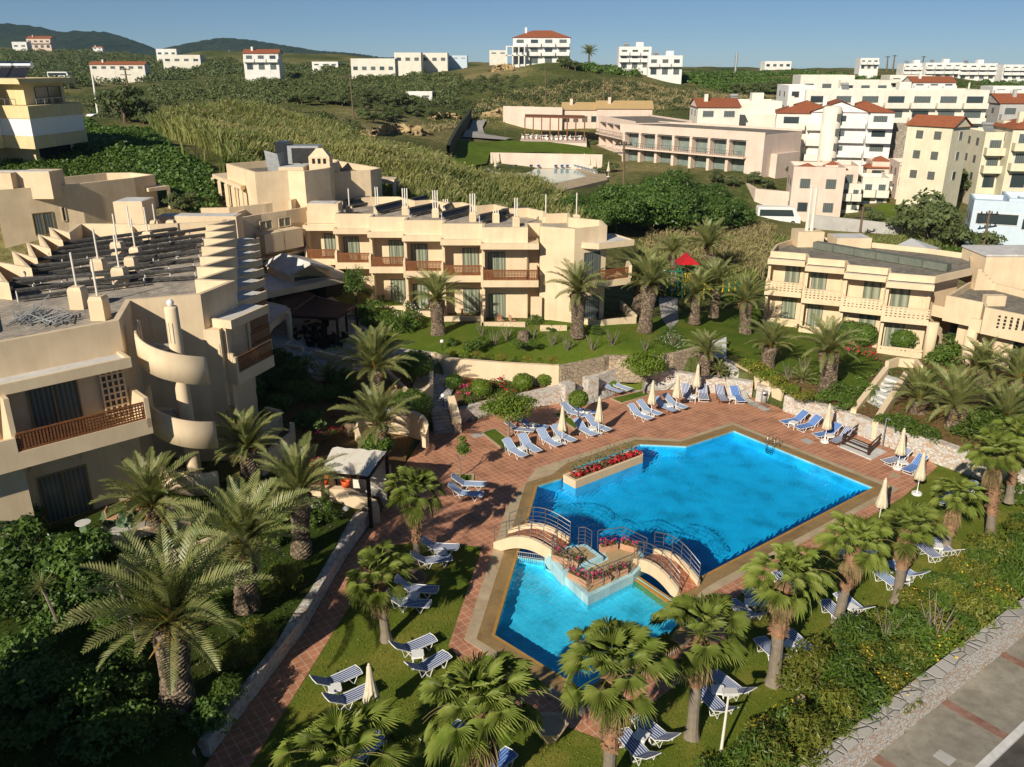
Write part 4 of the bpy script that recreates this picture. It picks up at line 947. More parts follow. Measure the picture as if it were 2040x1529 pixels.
# wooden frame over the tub
t = thing('wooden_hoist_frame', 'low dark wooden rail frame standing on a pale slab by the wall', 'wooden frame', (0, 0, 0))
a, b, c, d = G(1679, 888, 0), G(1708, 866, 0), G(1757, 882, 0), G(1730, 909, 0)
for q in (a, b, c, d): mb = MB(); mb.box(q.x-.07, q.x+.07, q.y-.07, q.y+.07, .0, .78); mb.build('post', 'darkwood', t)
for p, q in ((a, b), (b, c), (c, d), (d, a)):
    for z in (.72, .45, .15): mb = MB(); mb.tube([(p.x, p.y, z), (q.x, q.y, z)], .045, 4); mb.build('rail', 'darkwood', t)
mb = MB(); mb.prism(GL([(1668, 890), (1700, 877), (1766, 902), (1735, 918)]), .014, .08); struct(mb, 'concrete_slab', 'whiteroof')
t = thing('waste_bin', 'round steel waste bin with a dark opening beside the stone pier', 'waste bin', G(1521, 803, .02))
mb = MB(); mb.lathe([(.0, .02), (.19, .02), (.2, .05), (.2, .85), (.17, .88), (.0, .9)], (0, 0, 0), 16); mb.build('bin_body', 'galv', t, True, world=False)
mb = MB(); mb.box(-.12, .12, -.215, -.19, .6, .75); mb.build('opening', 'dark', t, world=False)
t = thing('shower_post', 'thin grey post with a shower head against the right stone wall', 'shower', G(1756, 897, .02))
mb = MB(); mb.tube([(0, 0, 0), (0, .02, 2.0), (.02, .0, 2.1), (.1, -.15, 2.12)], .03, 8); mb.build('post', 'galv', t, world=False)
mb = MB(); mb.lathe([(.07, 0), (.02, .05)], (.1, -.17, 2.06), 10); mb.build('shower_head', 'galv', t, world=False)
# planter in the pool
pl = [G(1131, 962, .35), G(1147, 966, .35)]
u = (G(1289, 904, .42)-G(1147, 958, .42)); u.z = 0; L = u.length; u.normalize(); ang = math.atan2(u.y, u.x); o0 = G(1147, 959, .42); fr = frame_at(o0.x, o0.y, ang)
t = thing('pool_planter', 'long cream planter with rounded end and red flowers standing in the pool', 'planter', (0, 0, 0))
def rr(x0, x1, y0, y1):
    c = [(x0, y0), (x1-.35, y0)]+[(x1-.55+.55*math.cos(a), (y0+y1)/2+(y1-y0)/2*math.sin(a)) for a in np.linspace(-1.2, 1.2, 7)]+[(x1-.35, y1), (x0, y1)]
    return [tuple((fr @ Vector((x, y, 0)))[:2]) for x, y in c]
po = rr(0, L, 0, 1.05); mb = MB(); pq = mb.shell(po, -.04, .42, .60, .16); mb.build('basin', 'stucco', t)
mb = MB(); mb.prism(inset(ccw(po), -.003), -1.49, -.04, cap=False); mb.build('tiled_plinth', 'pool', t)
mb = MB(); ring(mb, pq, [], .34); mb.build('earth', 'soil', t)
g = np.random.default_rng(5); W_ = []
for i in range(260):
    x = g.random()*L*.92+.3; 
    if .42*L < x < .5*L: continue
    W_.append(fr @ Vector((x, .2+.65*g.random(), .45+.16*g.random())))
V_, Q_ = leaf_quads(np.array(W_), .17, g, None, .9, 1.2); np_obj('red_flowers', V_, Q_, 'petal_red', t)
W_ = [];
for cx in (.5, 1.1, 1.9, 2.5, 3.6, 4.6, 5.4):
    if cx > L-.3: continue
    for i in range(90): W_.append(fr @ Vector((cx+g.normal()*.25, .5+g.normal()*.22, .75+abs(g.normal())*.32)))
V_, Q_ = leaf_quads(np.array(W_), .17, g, None, .35); np_obj('grey_shrubs', V_, Q_, 'leaf_grey', t)
# island platforms
PA = [(1085,1100),(1101,1092),(1149,1086),(1167,1084),(1202,1110),(1150,1134),(1122,1142)]
PB = [(1122,1145),(1150,1136),(1202,1113),(1193,1097),(1241,1081),(1278,1100),(1291,1118),(1262,1146),(1171.5,1190)]
t = thing('pool_island', 'stepped platform island with sky blue tiled edge between the two pools', 'platform', (0, 0, 0))
for px, z in ((PA, .62), (PB, .38)):
    q = ccw(GL(px, z)); mb = MB(); mb.prism(q, -1.48, z, cap=False); ring(mb, q, [inset(q, .22)], z); mb.build('tiled_edge', 'pooledge', t)
    mb = MB(); ring(mb, inset(q, .215), [], z+.004); mb.build('platform_top', 'platform', t)
sq = ccw([G(1258,1150,.0), G(1266,1144,.0), G(1342,1196,.0), G(1332,1203,.0)])
mb = MB(); mb.prism(sq, -1.45, .02); mb.build('overflow_sill', 'gutter_edge', t)
# bridges
def bridge(label, A, B, wdt, z0, z1, rise, flip=1):
    A = Vector(A[:2]); B = Vector(B[:2]); d = B-A; L = d.length; ang = math.atan2(d.y, d.x)
    t = thing('arched_footbridge', label, 'footbridge', (A.x, A.y, 0), ang, 'arched footbridges over the pool'); n = 20
    zb = lambda s: z0+(z1-z0)*s+rise*math.sin(math.pi*s) if 0 < s < 1 else (z0 if s <= 0 else z1)
    for nm, y0, y1, zo, th, mt in (('walkway', -wdt/2+.12, wdt/2-.12, 0, .2, 'brickwalk'), ('side_wall', -wdt/2-.06, -wdt/2+.12, .24, .5, 'stucco'), ('side_wall', wdt/2-.12, wdt/2+.06, .24, .5, 'stucco')):
        mb = MB()
        for i in range(n):
            s0, s1 = i/n, (i+1)/n; a, b = zb(s0)+zo, zb(s1)+zo
            if nm == 'side_wall': la, lb = min(a-.3, max(-.1, a-th-.12)), min(b-.3, max(-.1, b-th-.12))
            else: la, lb = a-th, b-th
            x0, x1 = s0*L, s1*L; P8 = [(x0, y0, la), (x1, y0, lb), (x1, y1, lb), (x0, y1, la), (x0, y0, a), (x1, y0, b), (x1, y1, b), (x0, y1, a)]
            k = len(mb.v); mb.v += P8
            for q in ((0, 3, 2, 1), (4, 5, 6, 7), (0, 1, 5, 4), (2, 3, 7, 6)): mb.f.append(tuple(k+j for j in q)); mb.m.append(0)
            if i == 0: mb.f.append((k, k+4, k+7, k+3)); mb.m.append(0)
            if i == n-1: mb.f.append((k+1, k+2, k+6, k+5)); mb.m.append(0)
        mb.build(nm, mt, t, world=False)
    for sy in (-1, 1):
        y = sy*(wdt/2-.03)
        r_ = mobj('railing', bpy.data.meshes.new('e'), t); 
        bpy.data.objects.remove(r_)
        mb = MB()
        for h, rad in ((1.12, .025), (.88, .011), (.64, .011), (.44, .011)): mb.tube([(s*L, y, zb(s)+h) for s in np.linspace(0, 1, 17)], rad, 6)
        for s in (0, .2, .4, .6, .8, 1.0): mb.tube([(s*L, y, zb(s)+.1), (s*L, y, zb(s)+1.12)], .018, 6)
        mb.build('railing', 'metal', t, world=False)
    return t
MT['brickwalk'] = tiles('brick_walkway', (0.42, 0.15, 0.07), (0.34, 0.12, 0.06), (0.50, 0.30, 0.2), 0.3, 0.0, 0.7, gw=0.03)
bridge('arched footbridge with steel rails joining the left deck to the island', G(1000, 1076, .1), G(1122, 1096, .6), 1.45, .12, .62, .55)
bridge('arched footbridge joining the island to the lower right pool side under palms', G(1283, 1110, .4), G(1372, 1176, .1), 1.35, .38, .1, .42)
def rail_run(label, pts, z, h=1.0, parent=None):
    t = thing('steel_railing', label, 'railing', (0, 0, 0), 0, 'dark steel railings on the island')
    mb = MB()
    for hh, r in ((h, .022), (h*.8, .009), (h*.6, .009), (h*.4, .009), (h*.22, .009)): mb.tube([(p.x, p.y, z+hh) for p in pts], r, 6)
    mb.build('rails', 'metal', t)
    for i in range(len(pts)-1):
        L = (pts[i+1]-pts[i]).length; k = max(1, round(L/1.0))
        for j in range(k+(1 if i == len(pts)-2 else 0)):
            p = pts[i].lerp(pts[i+1], j/k); mb = MB(); mb.tube([(p.x, p.y, z), (p.x, p.y, z+h)], .018, 6); mb.build('post', 'metal', t)
rail_run('steel railing on the front left edge of the upper island platform', [G(1110,1087,.62), G(1099,1112,.62), G(1122,1136,.62), G(1134,1132,.62)], .62)
rail_run('steel railing around the front corner of the lower island platform', [G(1134,1148,.38), G(1171,1179,.38), G(1257,1143,.38), G(1274,1128,.38)], .38)
rail_run('steel railing around the rear corner of the lower island platform', [G(1190,1094,.38), G(1241,1087,.38), G(1287,1110,.38)], .38)
rail_run('short steel railing at the rear of the upper island platform', [G(1152,1088,.62), G(1165,1088,.62), G(1178,1096,.62)], .62)
# gate over the channel
t = thing('pool_gate_fence', 'short white barred fence across the channel between the two pools', 'fence', (0, 0, 0)); a, b = G(1031, 1117, 0), G(1082, 1124, 0)
mb = MB()
for z in (.48, .26, -.15): mb.tube([(a.x, a.y, z), (b.x, b.y, z)], .018, 6)
mb.build('rails', 'galv', t)
for i in range(13): p = a.lerp(b, i/12); mb = MB(); mb.tube([(p.x, p.y, -.2), (p.x, p.y, .48)], .012, 5); mb.build('bar', 'galv', t)
def flower_box(label, x, y, z, rz, L=.85, pot='terracotta', fl='petal_pink'):
    c = G(x, y, z); t = thing('flower_box', label, 'flower box', (c.x, c.y, z+.004), rz, 'terracotta boxes of magenta flowers')
    mb = MB(); mb.shell([(-L/2, -.16), (L/2, -.16), (L/2, .16), (-L/2, .16)], 0, .3, .4, .03); mb.build('box', pot, t, world=False)
    mb = MB(); mb.box(-L/2+.03, L/2-.03, -.13, .13, .12, .26); mb.build('earth', 'soil', t, world=False)
    g = np.random.default_rng(int(x)); n = 110
    p = np.stack([(g.random(n)-.5)*L*1.1, g.normal(size=n)*.13, .33+.2*g.random(n)], 1)
    V, Q = leaf_quads(p, .10, g, None, .5); np_obj('leaves', V, Q, 'leaf_bush', t)
    V, Q = leaf_quads(p[:42]+np.array([0, 0, .07]), .10, g, None, .95, 1); np_obj('blossoms', V, Q, fl, t)
flower_box('terracotta box of magenta flowers, rear left on the lower platform', 1212, 1096, .38, .35)
flower_box('terracotta box of magenta flowers, rear right on the lower platform', 1254, 1096, .38, -.55)
flower_box('magenta flower box standing on the upper platform edge', 1128, 1121, .62, -.5, 1.3)
flower_box('magenta flower box on the front left edge of the lower platform', 1153, 1158, .38, -.75, 1.1)
flower_box('magenta flower box on the front corner of the lower platform', 1197, 1160, .38, .35)
flower_box('magenta flower box on the front right edge of the lower platform', 1231, 1145, .38, .35)
for lab, x, y, z, h in (('round white lamp globe on a post beside the stairs left of the deck', 883, 808, 1.1, .55), ('round white lamp globe at the foot of the bar steps', 691, 1036, .7, .5), ('round white lamp globe in the flowered hedge of the central lawn', 881, 697, 2.5, .5), ('round white lamp globe in front of the playground fence', 1321, 570, 2.0, 1.3)):
    p = G(x, y, z); t = thing('garden_lamp', lab, 'garden lamp', p, 0, 'white globe garden lamps')
    mb = MB(); mb.tube([(0, 0, -.3), (0, 0, h)], .03, 6); mb.build('post', 'darkmetal', t, world=False)
    mb = MB(); mb.lathe([(.001, h+.28)]+[(.15*math.sin(a), h+.14+.14*math.cos(a)) for a in np.linspace(.3, 2.9, 8)]+[(.001, h)], (0, 0, 0), 14); mb.build('globe', 'globe', t, True, world=False)
def lamp_post(label, base, zg, top, head=True):
    b = G(*base, zg) if zg is not None else T(*base); tp = P(top[0], top[1], b.y); t = thing('street_lamp', label, 'lamp post', b, 0, 'lamp posts')
    dx = tp.x-b.x; hh = tp.z-b.z
    mb = MB(); mb.tube([(0, 0, 0), (dx, 0, hh)], [.055, .035], 8); mb.build('pole', 'cream', t, world=False)
    mb = MB(); mb.box(dx-.2, dx+.28, -.14, .14, hh, hh+.12); mb.build('lamp_head', 'whiteroof', t, world=False)
lamp_post('slender lamp post with boxy head standing at the bottom among bushes', (1436, 1500), .0, (1452, 1382))
lamp_post('tall thin lamp post behind the tarpaulin roofed bar', (774, 897), 1.0, (768, 818))
# low fence posts along outer hedge etc. and the bar
t = thing('pool_bar', 'small pool bar with stained white tarpaulin roof on dark posts', 'bar', (0, 0, 0))
zr = 3.1
c1, c2, c3, c4 = G(640, 938, 2.9), G(733, 949, 2.9), G(770, 899, 3.3), G(663, 891, 3.3)
mb = MB(); n = 12
for i in range(n+1):
    for j in range(n+1):
        u_, v_ = i/n, j/n; p = (c1*(1-u_)+c2*u_)*(1-v_)+(c4*(1-u_)+c3*u_)*v_; mb.v.append((p.x, p.y, p.z+.05*math.sin(i*1.9+j*.7)*math.cos(j*1.3+i*.4)))
for i in range(n):
    for j in range(n): a = i*(n+1)+j; mb.f.append((a, a+n+1, a+n+2, a+1)); mb.m.append(0)
mb.build('tarpaulin_roof', 'tarp', t, True)
for p, q in ((c1, c2), (c2, c3), (c4, c3), (c1, c4)): mb = MB(); mb.tube([(p.x, p.y, p.z-.12), (q.x, q.y, q.z-.12)], .09, 4); mb.build('beam', 'darkwood', t)
for p in (c1, c2, c3, c4): mb = MB(); mb.box(p.x-.09, p.x+.09, p.y-.09, p.y+.09, 0, p.z-.1); mb.build('post', 'darkwood', t)
gg = [(610, 970, 1.75), (686, 972, 1.75), (744, 1000, .95), (748, 1012, .9)]
pts = [G(a, b, z) for a, b, z in gg]
wallstrip('counter_wall', None, None, pts, .4, -.1, [1.75, 1.75, .95, .9], 'stucco', t)
mb = MB(); p = [G(722, 985, 1.05), G(748, 985, 1.05), G(766, 962, 1.05), G(745, 960, 1.05)]; mb.prism(p, .95, 1.05); mb.build('counter_top', 'whiteroof', t)
mb = MB(); q = [G(745, 1000, 0), G(772, 975, 0), G(780, 955, 0), G(700, 955, 0)]; mb.prism(q, 0, .92); mb.build('counter_base', 'grey', t)
mb = MB(); q = [c4, c3]; mb.prism([(c4.x, c4.y), (c3.x, c3.y), (c3.x, c3.y+.2), (c4.x, c4.y+.2)], 0, 2.9); mb.build('back_wall', 'cream', t)
for x, y, lab in ((646, 963, 'orange plastic tub on the left of the bar wall'), (690, 968, 'orange plastic tub at the middle of the bar wall')):
    c = G(x, y, 1.78); t2 = thing('plastic_tub', lab, 'tub', (c.x, c.y, 1.76)); mb = MB(); mb.lathe([(.001, .02), (.22, .0), (.26, .32), (.24, .32), (.2, .05)], (0, 0, 0), 12); mb.build('tub_body', 'orange', t2, True, world=False)
    mb = MB(); mb.lathe([(.26, .32), (.29, .34), (.27, .36), (.24, .33)], (0, 0, 0), 12); mb.build('rim', 'orange', t2, True, world=False)
# bar steps
t = thing('garden_steps', 'narrow grey steps descending beside the bar wall', 'steps', (0, 0, 0))
a, b = G(618, 985, 1.4), G(722, 1032, 0)
for i in range(8):
    p = a.lerp(b, i/8); q = a.lerp(b, (i+1)/8); s = Vector((-(b-a).y, (b-a).x, 0)).normalized()*-1.0; z = 1.3*(1-i/8)
    mb = MB(); mb.prism([p, q, q+s, p+s], -.1, z); mb.build('step', 'flag', t)
wallstrip('low_wall', 'low pale wall on the garden side of the bar steps', 'wall', [G(600, 985, 1.5), G(655, 1010, 1.2), G(688, 1040, .6)], .25, -.1, [1.6, 1.2, .55], 'cream')
# ---------------- hotel buildings ----------------
def lattice(mb, fr, x0, x1, y, z0, z1, s=.115, t=.028):
    mb.box(x0, x1, y-.035, y+.035, z1-.07, z1, fr); mb.box(x0, x1, y-.03, y+.03, z0, z0+.06, fr)
    n = max(2, int((x1-x0)/s))
    for i in range(n+1): x = x0+(x1-x0)*i/n; mb.box(x-t, x+t, y-.016, y-.002, z0+.06, z1-.07, fr)
    m = max(2, int((z1-z0)/s))
    for i in range(1, m): z = z0+(z1-z0)*i/m; mb.box(x0, x1, y+.001, y+.014, z-t, z+t, fr)
def door(par, fr, x0, x1, y, z0, z1, curt='curtain', frm='frame', name='door'):
    mb = MB(); t = .06
    mb.box(x0, x0+t, y-.06, y, z0, z1, fr); mb.box(x1-t, x1, y-.06, y, z0, z1, fr); mb.box(x0+t, x1-t, y-.06, y, z1-t, z1, fr); mb.box(x0+t, x1-t, y-.06, y, z0, z0+t, fr)
    xm = (x0+x1)/2
    if x1-x0 > .9: mb.box(xm-.03, xm+.03, y-.055, y-.003, z0+t, z1-t, fr)
    d = mb.build(name, frm, par); mb = MB(); mb.poly([fr @ Vector(p) for p in ((x0+t, y-.02, z0+t), (x1-t, y-.02, z0+t), (x1-t, y-.02, z1-t), (x0+t, y-.02, z1-t))])
    mb.v = [tuple(v) for v in mb.v]; p = mb.build('pane', curt, None); p.parent = d
    if par in PARM: p.data.transform(PARM[par].inverted())
    return d
def sub(par_part, root, mb, name, mat):
    o = mb.build(name, mat, None); o.parent = par_part
    if root in PARM: o.data.transform(PARM[root].inverted())
    return o
def bay(t, fr, w, zg, zs, zr0, zr1, zc0, zc1, dep, style='lattice', flip=False, mat='stucco', ground=True, co_=.1, curt='curtain', frm='frame', fin=True, side=False, white=True, terrace=True):
    mb = MB(); mb.box(-.05, w+.05, dep, dep+.3, zg-.3, zc0, fr)
    if fin:
        mb.box(-.02, .2, .45, dep, zg-.3, zs, fr); mb.box(-.02, .2, .45, dep, zs+.25, zc0, fr)
    mb.box(.2, .34, dep-.12, dep, zs+.25, zc0, fr); mb.box(w-.2, w-.05, dep-.12, dep, zs+.25, zc0, fr)
    mb.build('bay_wall', mat, t)
    mb = MB(); mb.box(-co_, w+.05, 0, dep+.2, zc0, zc1-.1, fr); mb.box(-co_, w+.05, 0, .14, zc1-.1, zc1, fr); mb.box(-co_, .05, .14, dep, zc1-.1, zc1, fr)
    c = mb.build('cornice', mat, t)
    if white: mb = MB(); mb.box(.05, w+.04, .14, dep, zc1-.1, zc1-.09, fr); sub(c, t, mb, 'cornice_top', 'whiteroof')
    mb = MB(); mb.box(-.02, w+.04, 0, dep, zs, zs+.25, fr); mb.box(-.02, w+.04, 0, .13, zs+.25, zr0, fr)
    mb.box(-.1, .09, -.01, .16, zs, zr1+.04, fr); mb.box(-.06, .08, .16, .75, zs+.25, zr1+.22, fr)
    if style == 'slots':
        zz = zr0; n = 4; hh = (zr1-zr0)/n
        for i in range(n):
            mb.box(-.02, w+.04, .0, .12, zz+hh*i, zz+hh*(i+.55), fr)
            if i < n-0:
                k = int(w/.3)
                for j in range(k): mb.box(w*j/k, w*j/k+.17, .01, .11, zz+hh*(i+.55), zz+hh*(i+1), fr)
        mb.box(-.02, w+.04, -.02, .14, zr1, zr1+.07, fr)
    b = mb.build('balcony', mat, t)
    if style == 'lattice': mb = MB(); lattice(mb, fr, .09, w, .07, zr0, zr1); sub(b, t, mb, 'railing', 'wood_red')
    dw = min(1.35, w*.42); x0 = .45 if flip else w-.35-dw
    door(t, fr, x0, x0+dw, dep-.001, zs+.27, min(zc0-.15, zs+2.5), curt, frm)
    if ground:
        door(t, fr, x0, x0+dw, dep-.001, zg+.1, min(zs-.3, zg+2.35), curt, frm)
        if terrace:
            mb = MB(); mb.box(-.05, w+.05, -.75, dep, zg-.4, zg+.02, fr); mb.box(-.05, w-.2, -.9, -.7, zg-.4, zg+.65, fr); mb.box(-.12, .1, -.9, .9, zg-.4, zg+1.25, fr); mb.build('terrace', mat, t)
def furniture(fr, x, y, z, lab, n=1):
    for k in range(n):
        p = fr @ Vector((x+k*.95, y, z)); t = thing('terrace_chair', lab+(' (right one)' if k else ''), 'chair', p, rng.random()*3, 'rattan terrace chairs')
        mb = MB(); mb.box(-.22, .22, -.22, .22, .40, .45); mb.build('seat', 'terracotta', t, world=False)
        mb = MB(); mb.box(-.22, .22, .2, .25, .45, .88); mb.build('backrest', 'terracotta', t, world=False)
        for sx in (-.2, .2):
            for sy in (-.2, .2): mb = MB(); mb.tube([(sx, sy, .4), (sx*1.1, sy*1.1, 0)], .018, 5); mb.build('leg', 'darkmetal', t, world=False)
def vent(t, p, h=1.0, pipe=2.3, w=.55, n=1):
    mb = MB(); a = w/2; b = a*.8
    mb.v += [(p[0]+sx*a, p[1]+sy*a, p[2]-.1) for sx, sy in ((-1, -1), (1, -1), (1, 1), (-1, 1))]+[(p[0]+sx*a, p[1]+sy*a, p[2]+h*.85) for sx, sy in ((-1, -1), (1, -1), (1, 1), (-1, 1))]+[(p[0]+sx*b, p[1]+sy*b, p[2]+h) for sx, sy in ((-1, -1), (1, -1), (1, 1), (-1, 1))]
    for q in ((0, 1, 5, 4), (1, 2, 6, 5), (2, 3, 7, 6), (3, 0, 4, 7), (4, 5, 9, 8), (5, 6, 10, 9), (6, 7, 11, 10), (7, 4, 8, 11), (8, 9, 10, 11)): mb.f.append(q); mb.m.append(0)
    o = mb.build('vent_block', 'stucco', t)
    if pipe:
        for i in range(n):
            mb = MB(); x = p[0]+(i-(n-1)/2)*.2; mb.tube([(x, p[1], p[2]+h-.05), (x, p[1], p[2]+pipe)], .055, 8); sub(o, t, mb, 'vent_pipe', 'cream')
def rack(lab, a, b, z, hgt=.55, tilt=.35, wdt=.3):
    d = (b-a); L = d.length; u = d.normalized(); s = Vector((-u.y, u.x, 0)); t = thing('solar_rack', lab, 'solar rack', (a.x, a.y, z), 0, 'rows of roof solar collector frames')
    mb = MB(); a2 = Vector((a.x, a.y, z+hgt)); b2 = Vector((b.x, b.y, z+hgt))
    mb.tube([a2, b2], .12, 6); mb.build('upper_pipe', 'pipe', t)
    mb = MB(); a3 = Vector((a.x, a.y, z+.22))-s*wdt; b3 = Vector((b.x, b.y, z+.22))-s*wdt; mb.tube([a3, b3], .11, 6); mb.build('lower_pipe', 'pipe', t)
    mb = MB(); o = Vector((0, 0, .03)); mb.quad(a3+o, b3+o, b2+o, a2+o); o = Vector((0, 0, -.02)); mb.quad(a2+o, b2+o, b3+o, a3+o); mb.build('collector_sheet', 'solar', t) if wdt > .25 else None
    n = max(2, int(L/1.35))
    for i in range(n+1):
        p = a+u*(L*i/n); mb = MB(); mb.tube([(p.x, p.y, z+hgt), (p.x, p.y, z)], .04, 4); mb.tube([(p.x-s.x*wdt, p.y-s.y*wdt, z+.22), (p.x-s.x*.1, p.y-s.y*.1, z)], .02, 4); mb.tube([(p.x-s.x*.3, p.y-s.y*.3, z), (p.x+s.x*.3, p.y+s.y*.3, z)], .02, 4); mb.build('rack_leg', 'whiteroof', t)
# ===== central building
CB = thing('hotel_building', 'long two storey ochre hotel building with wooden balconies behind the central lawn', 'hotel building', (0, 66, 2.2))
cbp = [(-17.98, 73.75), (-15.06, 72.2), (-11.91, 70.6), (-8.84, 69.0), (-5.6, 67.4), (-2.35, 65.75), (1.24, 65.75)]
for k in range(6):
    x, y = cbp[k]; w = cbp[k+1][0]-x; bay(CB, frame_at(x, y, 0), w, 2.3, 5.57, 6.12, 6.95, 8.57, 9.04, 1.55, flip=(k in (1, 3, 5)), white=True)
    if k < 5: fr = frame_at(x, y, 0); mb = MB(); mb.box(w-.02, w+.2, -1.7, 1.6, 9.04, 9.05, fr)
fr = frame_at(1.24, 65.75, math.pi/2)   # right return of last bay
mb = MB(); fx = frame_at(-2.35, 65.75, 0); W5 = 3.59
mb.box(W5-.22, W5, 1.5, 3.3, 2.0, 8.57, fx); mb.box(W5+.04, W5+.85, .0, 2.2, 8.57, 8.94, fx); mb.box(W5+.7, W5+.85, 0, 2.2, 8.94, 9.04, fx); mb.box(W5+.05, W5+.7, 0, .14, 8.94, 9.04, fx); mb.build('corner_cornice', 'stucco', CB)
mb = MB(); mb.box(W5+.04, W5+.85, 0, 1.9, 5.57, 5.82, fx); mb.box(W5+.72, W5+.85, 0, 1.9, 5.82, 6.12, fx); mb.box(W5+.05, W5+.72, 0, .13, 5.82, 6.12, fx); mb.box(W5+.05, W5+.85, 1.75, 1.9, 5.82, 7.1, fx); b = mb.build('corner_balcony', 'stucco', CB)
mb = MB(); lattice(mb, fx, W5, W5+.8, .07, 6.12, 6.95); lattice(mb, frame_at(-2.35+W5+.78, 65.8, math.pi/2), 0, 1.7, 0, 6.12, 6.95); sub(b, CB, mb, 'railing', 'wood_red')
front = []
for k in range(6):
    x, y = cbp[k]; front += [(x+(.15 if k == 0 else 0), y+.75), (cbp[k+1][0], y+.75)]
front += [(1.24, 68.4), (2.2, 68.4), (2.2, 66.95), (4.85, 65.85), (7.5, 67.3), (7.3, 69.9), (4.9, 71.3), (4.9, 73.6), (3.1, 73.2)]
back = [tuple(G(a, b, 10.2)[:2]) for a, b in ((1086, 420), (1052, 413), (1018, 414), (986, 406), (951, 409), (923, 402), (889, 403), (860, 397), (828, 399), (795, 391), (750, 391), (717, 393), (697, 385), (661, 387), (640, 405))]
body = front+back+[(-19.3, 80), (-17.8, 76)]
mb = MB(); inn = mb.shell(body, 8.9, 10.15, 9.5, .22); mb.build('parapet', 'stucco', CB)
mb = MB(); low = [(x, y+(1.0 if 0 <= i < 12 else 0)) for i, (x, y) in enumerate(front)]+back+[(-19.3, 80), (-17.8, 76)]; mb.prism(inset(ccw(low), .02), 1.5, 8.95, cap=False); mb.build('outer_wall', 'stucco', CB)
mb = MB(); ring(mb, inset(ccw(body), .1), [], 9.35); mb.build('flat_roof', 'roofpave', CB)
mb = MB(); mb.box(-17.72, -15.03, 74.43, 76.3, 9.1, 10.75); mb.build('raised_block', 'stucco', CB)
mb = MB(); mb.box(-17.7, -15.4, 74.6, 76.2, 10.75, 10.78); mb.build('raised_block_top', 'whiteroof', CB)
# right end cornice, balcony, doors
for nm, q, z0, z1, mt in (('end_cornice', [(4.9, 66.35), (6.75, 65.75), (9.7, 67.3), (8.4, 69.9), (6.5, 70)], 8.57, 9.04, 'stucco'), ('end_balcony', [(5.0, 66.5), (6.75, 65.85), (9.55, 67.3), (8.5, 69.8), (6.5, 70)], 5.45, 6.0, 'stucco')):
    mb = MB(); mb.shell(q, z0, z1, z1, .13); ring(mb, inset(ccw(q), .1), [], z1-.09); mb.prism(q, z0-.001, z0+.02); o = mb.build(nm, mt, CB)
    if nm == 'end_cornice': mb = MB(); ring(mb, inset(ccw(q), .14), [], z1-.08); sub(o, CB, mb, 'cornice_top', 'whiteroof')
    else:
        d = Vector((9.55-6.75, 67.3-65.85)); mb = MB(); lattice(mb, frame_at(6.75, 65.88, math.atan2(d.y, d.x)), .1, d.length-.2, .07, 6.0, 6.85); sub(o, CB, mb, 'railing', 'wood_red')
        mb = MB(); mb.box(9.35, 9.6, 67.2, 69.4, 6.0, 7.0); sub(o, CB, mb, 'side_wall', 'stucco')
d = Vector((7.5-4.85, 67.3-65.85)); fe = frame_at(4.85, 65.83, math.atan2(d.y, d.x))
door(CB, fe, .9, 2.4, -.0, 6.0, 8.2, 'curtain_dark'); door(CB, fe, 1.0, 2.5, -.0, 2.4, 4.7, 'curtain_dark')
for a, b, c, e, z in ((4.9, 66.0, 6.8, 64.9, 3.1), (6.8, 64.9, 9.95, 66.1, 3.1), (9.95, 66.1, 9.3, 70.5, 3.2)):
    wallstrip('terrace_wall', None, None, [(a, b), (c, e)], .2, 1.8, z, 'stucco', CB)
mb = MB(); mb.box(2.2, 4.3, 64.1, 64.3, 2.0, 2.9); mb.build('garden_seat_wall', 'stucco', CB)
mb = MB(); mb.box(1.5, 2.4, 66.4, 66.6, 2.2, 4.6); mb.build('side_screen', 'stucco', CB)
for i, (px, py) in enumerate([(697, 428), (752, 424), (808, 427), (868, 432), (942, 440), (1028, 450), (988, 442), (888, 419), (1148, 438), (1087, 442)]):
    p = G(px, py, 9.4); vent(CB, p, .75 if i < 8 else .45, 2.3 if i not in (6, 7) else 1.0, .6, [1, 2, 3, 3, 3, 2, 3, 3, 1, 1][i])
for i, (a, b) in enumerate([((690, 415), (745, 406)), ((748, 428), (800, 415)), ((815, 432), (870, 420)), ((885, 428), (905, 418)), ((880, 440), (935, 426)), ((955, 446), (1000, 436)), ((1000, 434), (1048, 428)), ((815, 413), (850, 404))]):
    rack('roof collector frame number %s from the left on the central building roof' % ['one', 'two', 'three', 'four', 'five', 'six', 'seven', 'eight'][i], G(*a, 9.4), G(*b, 9.4), 9.38, .7)
for k, (x, n) in enumerate(((-1.9, 2), (-4.9, 1), (-14, 1))):
    furniture(frame_at(0, cbp[[5, 4, 1][k]][1], 0), x+1.0, .4, 2.33 if k < 2 else 5.83, ['rattan chair on the ground terrace of the corner room', 'rattan chair on the ground terrace left of the corner room', 'rattan chair on an upper balcony at the left end'][k], n)
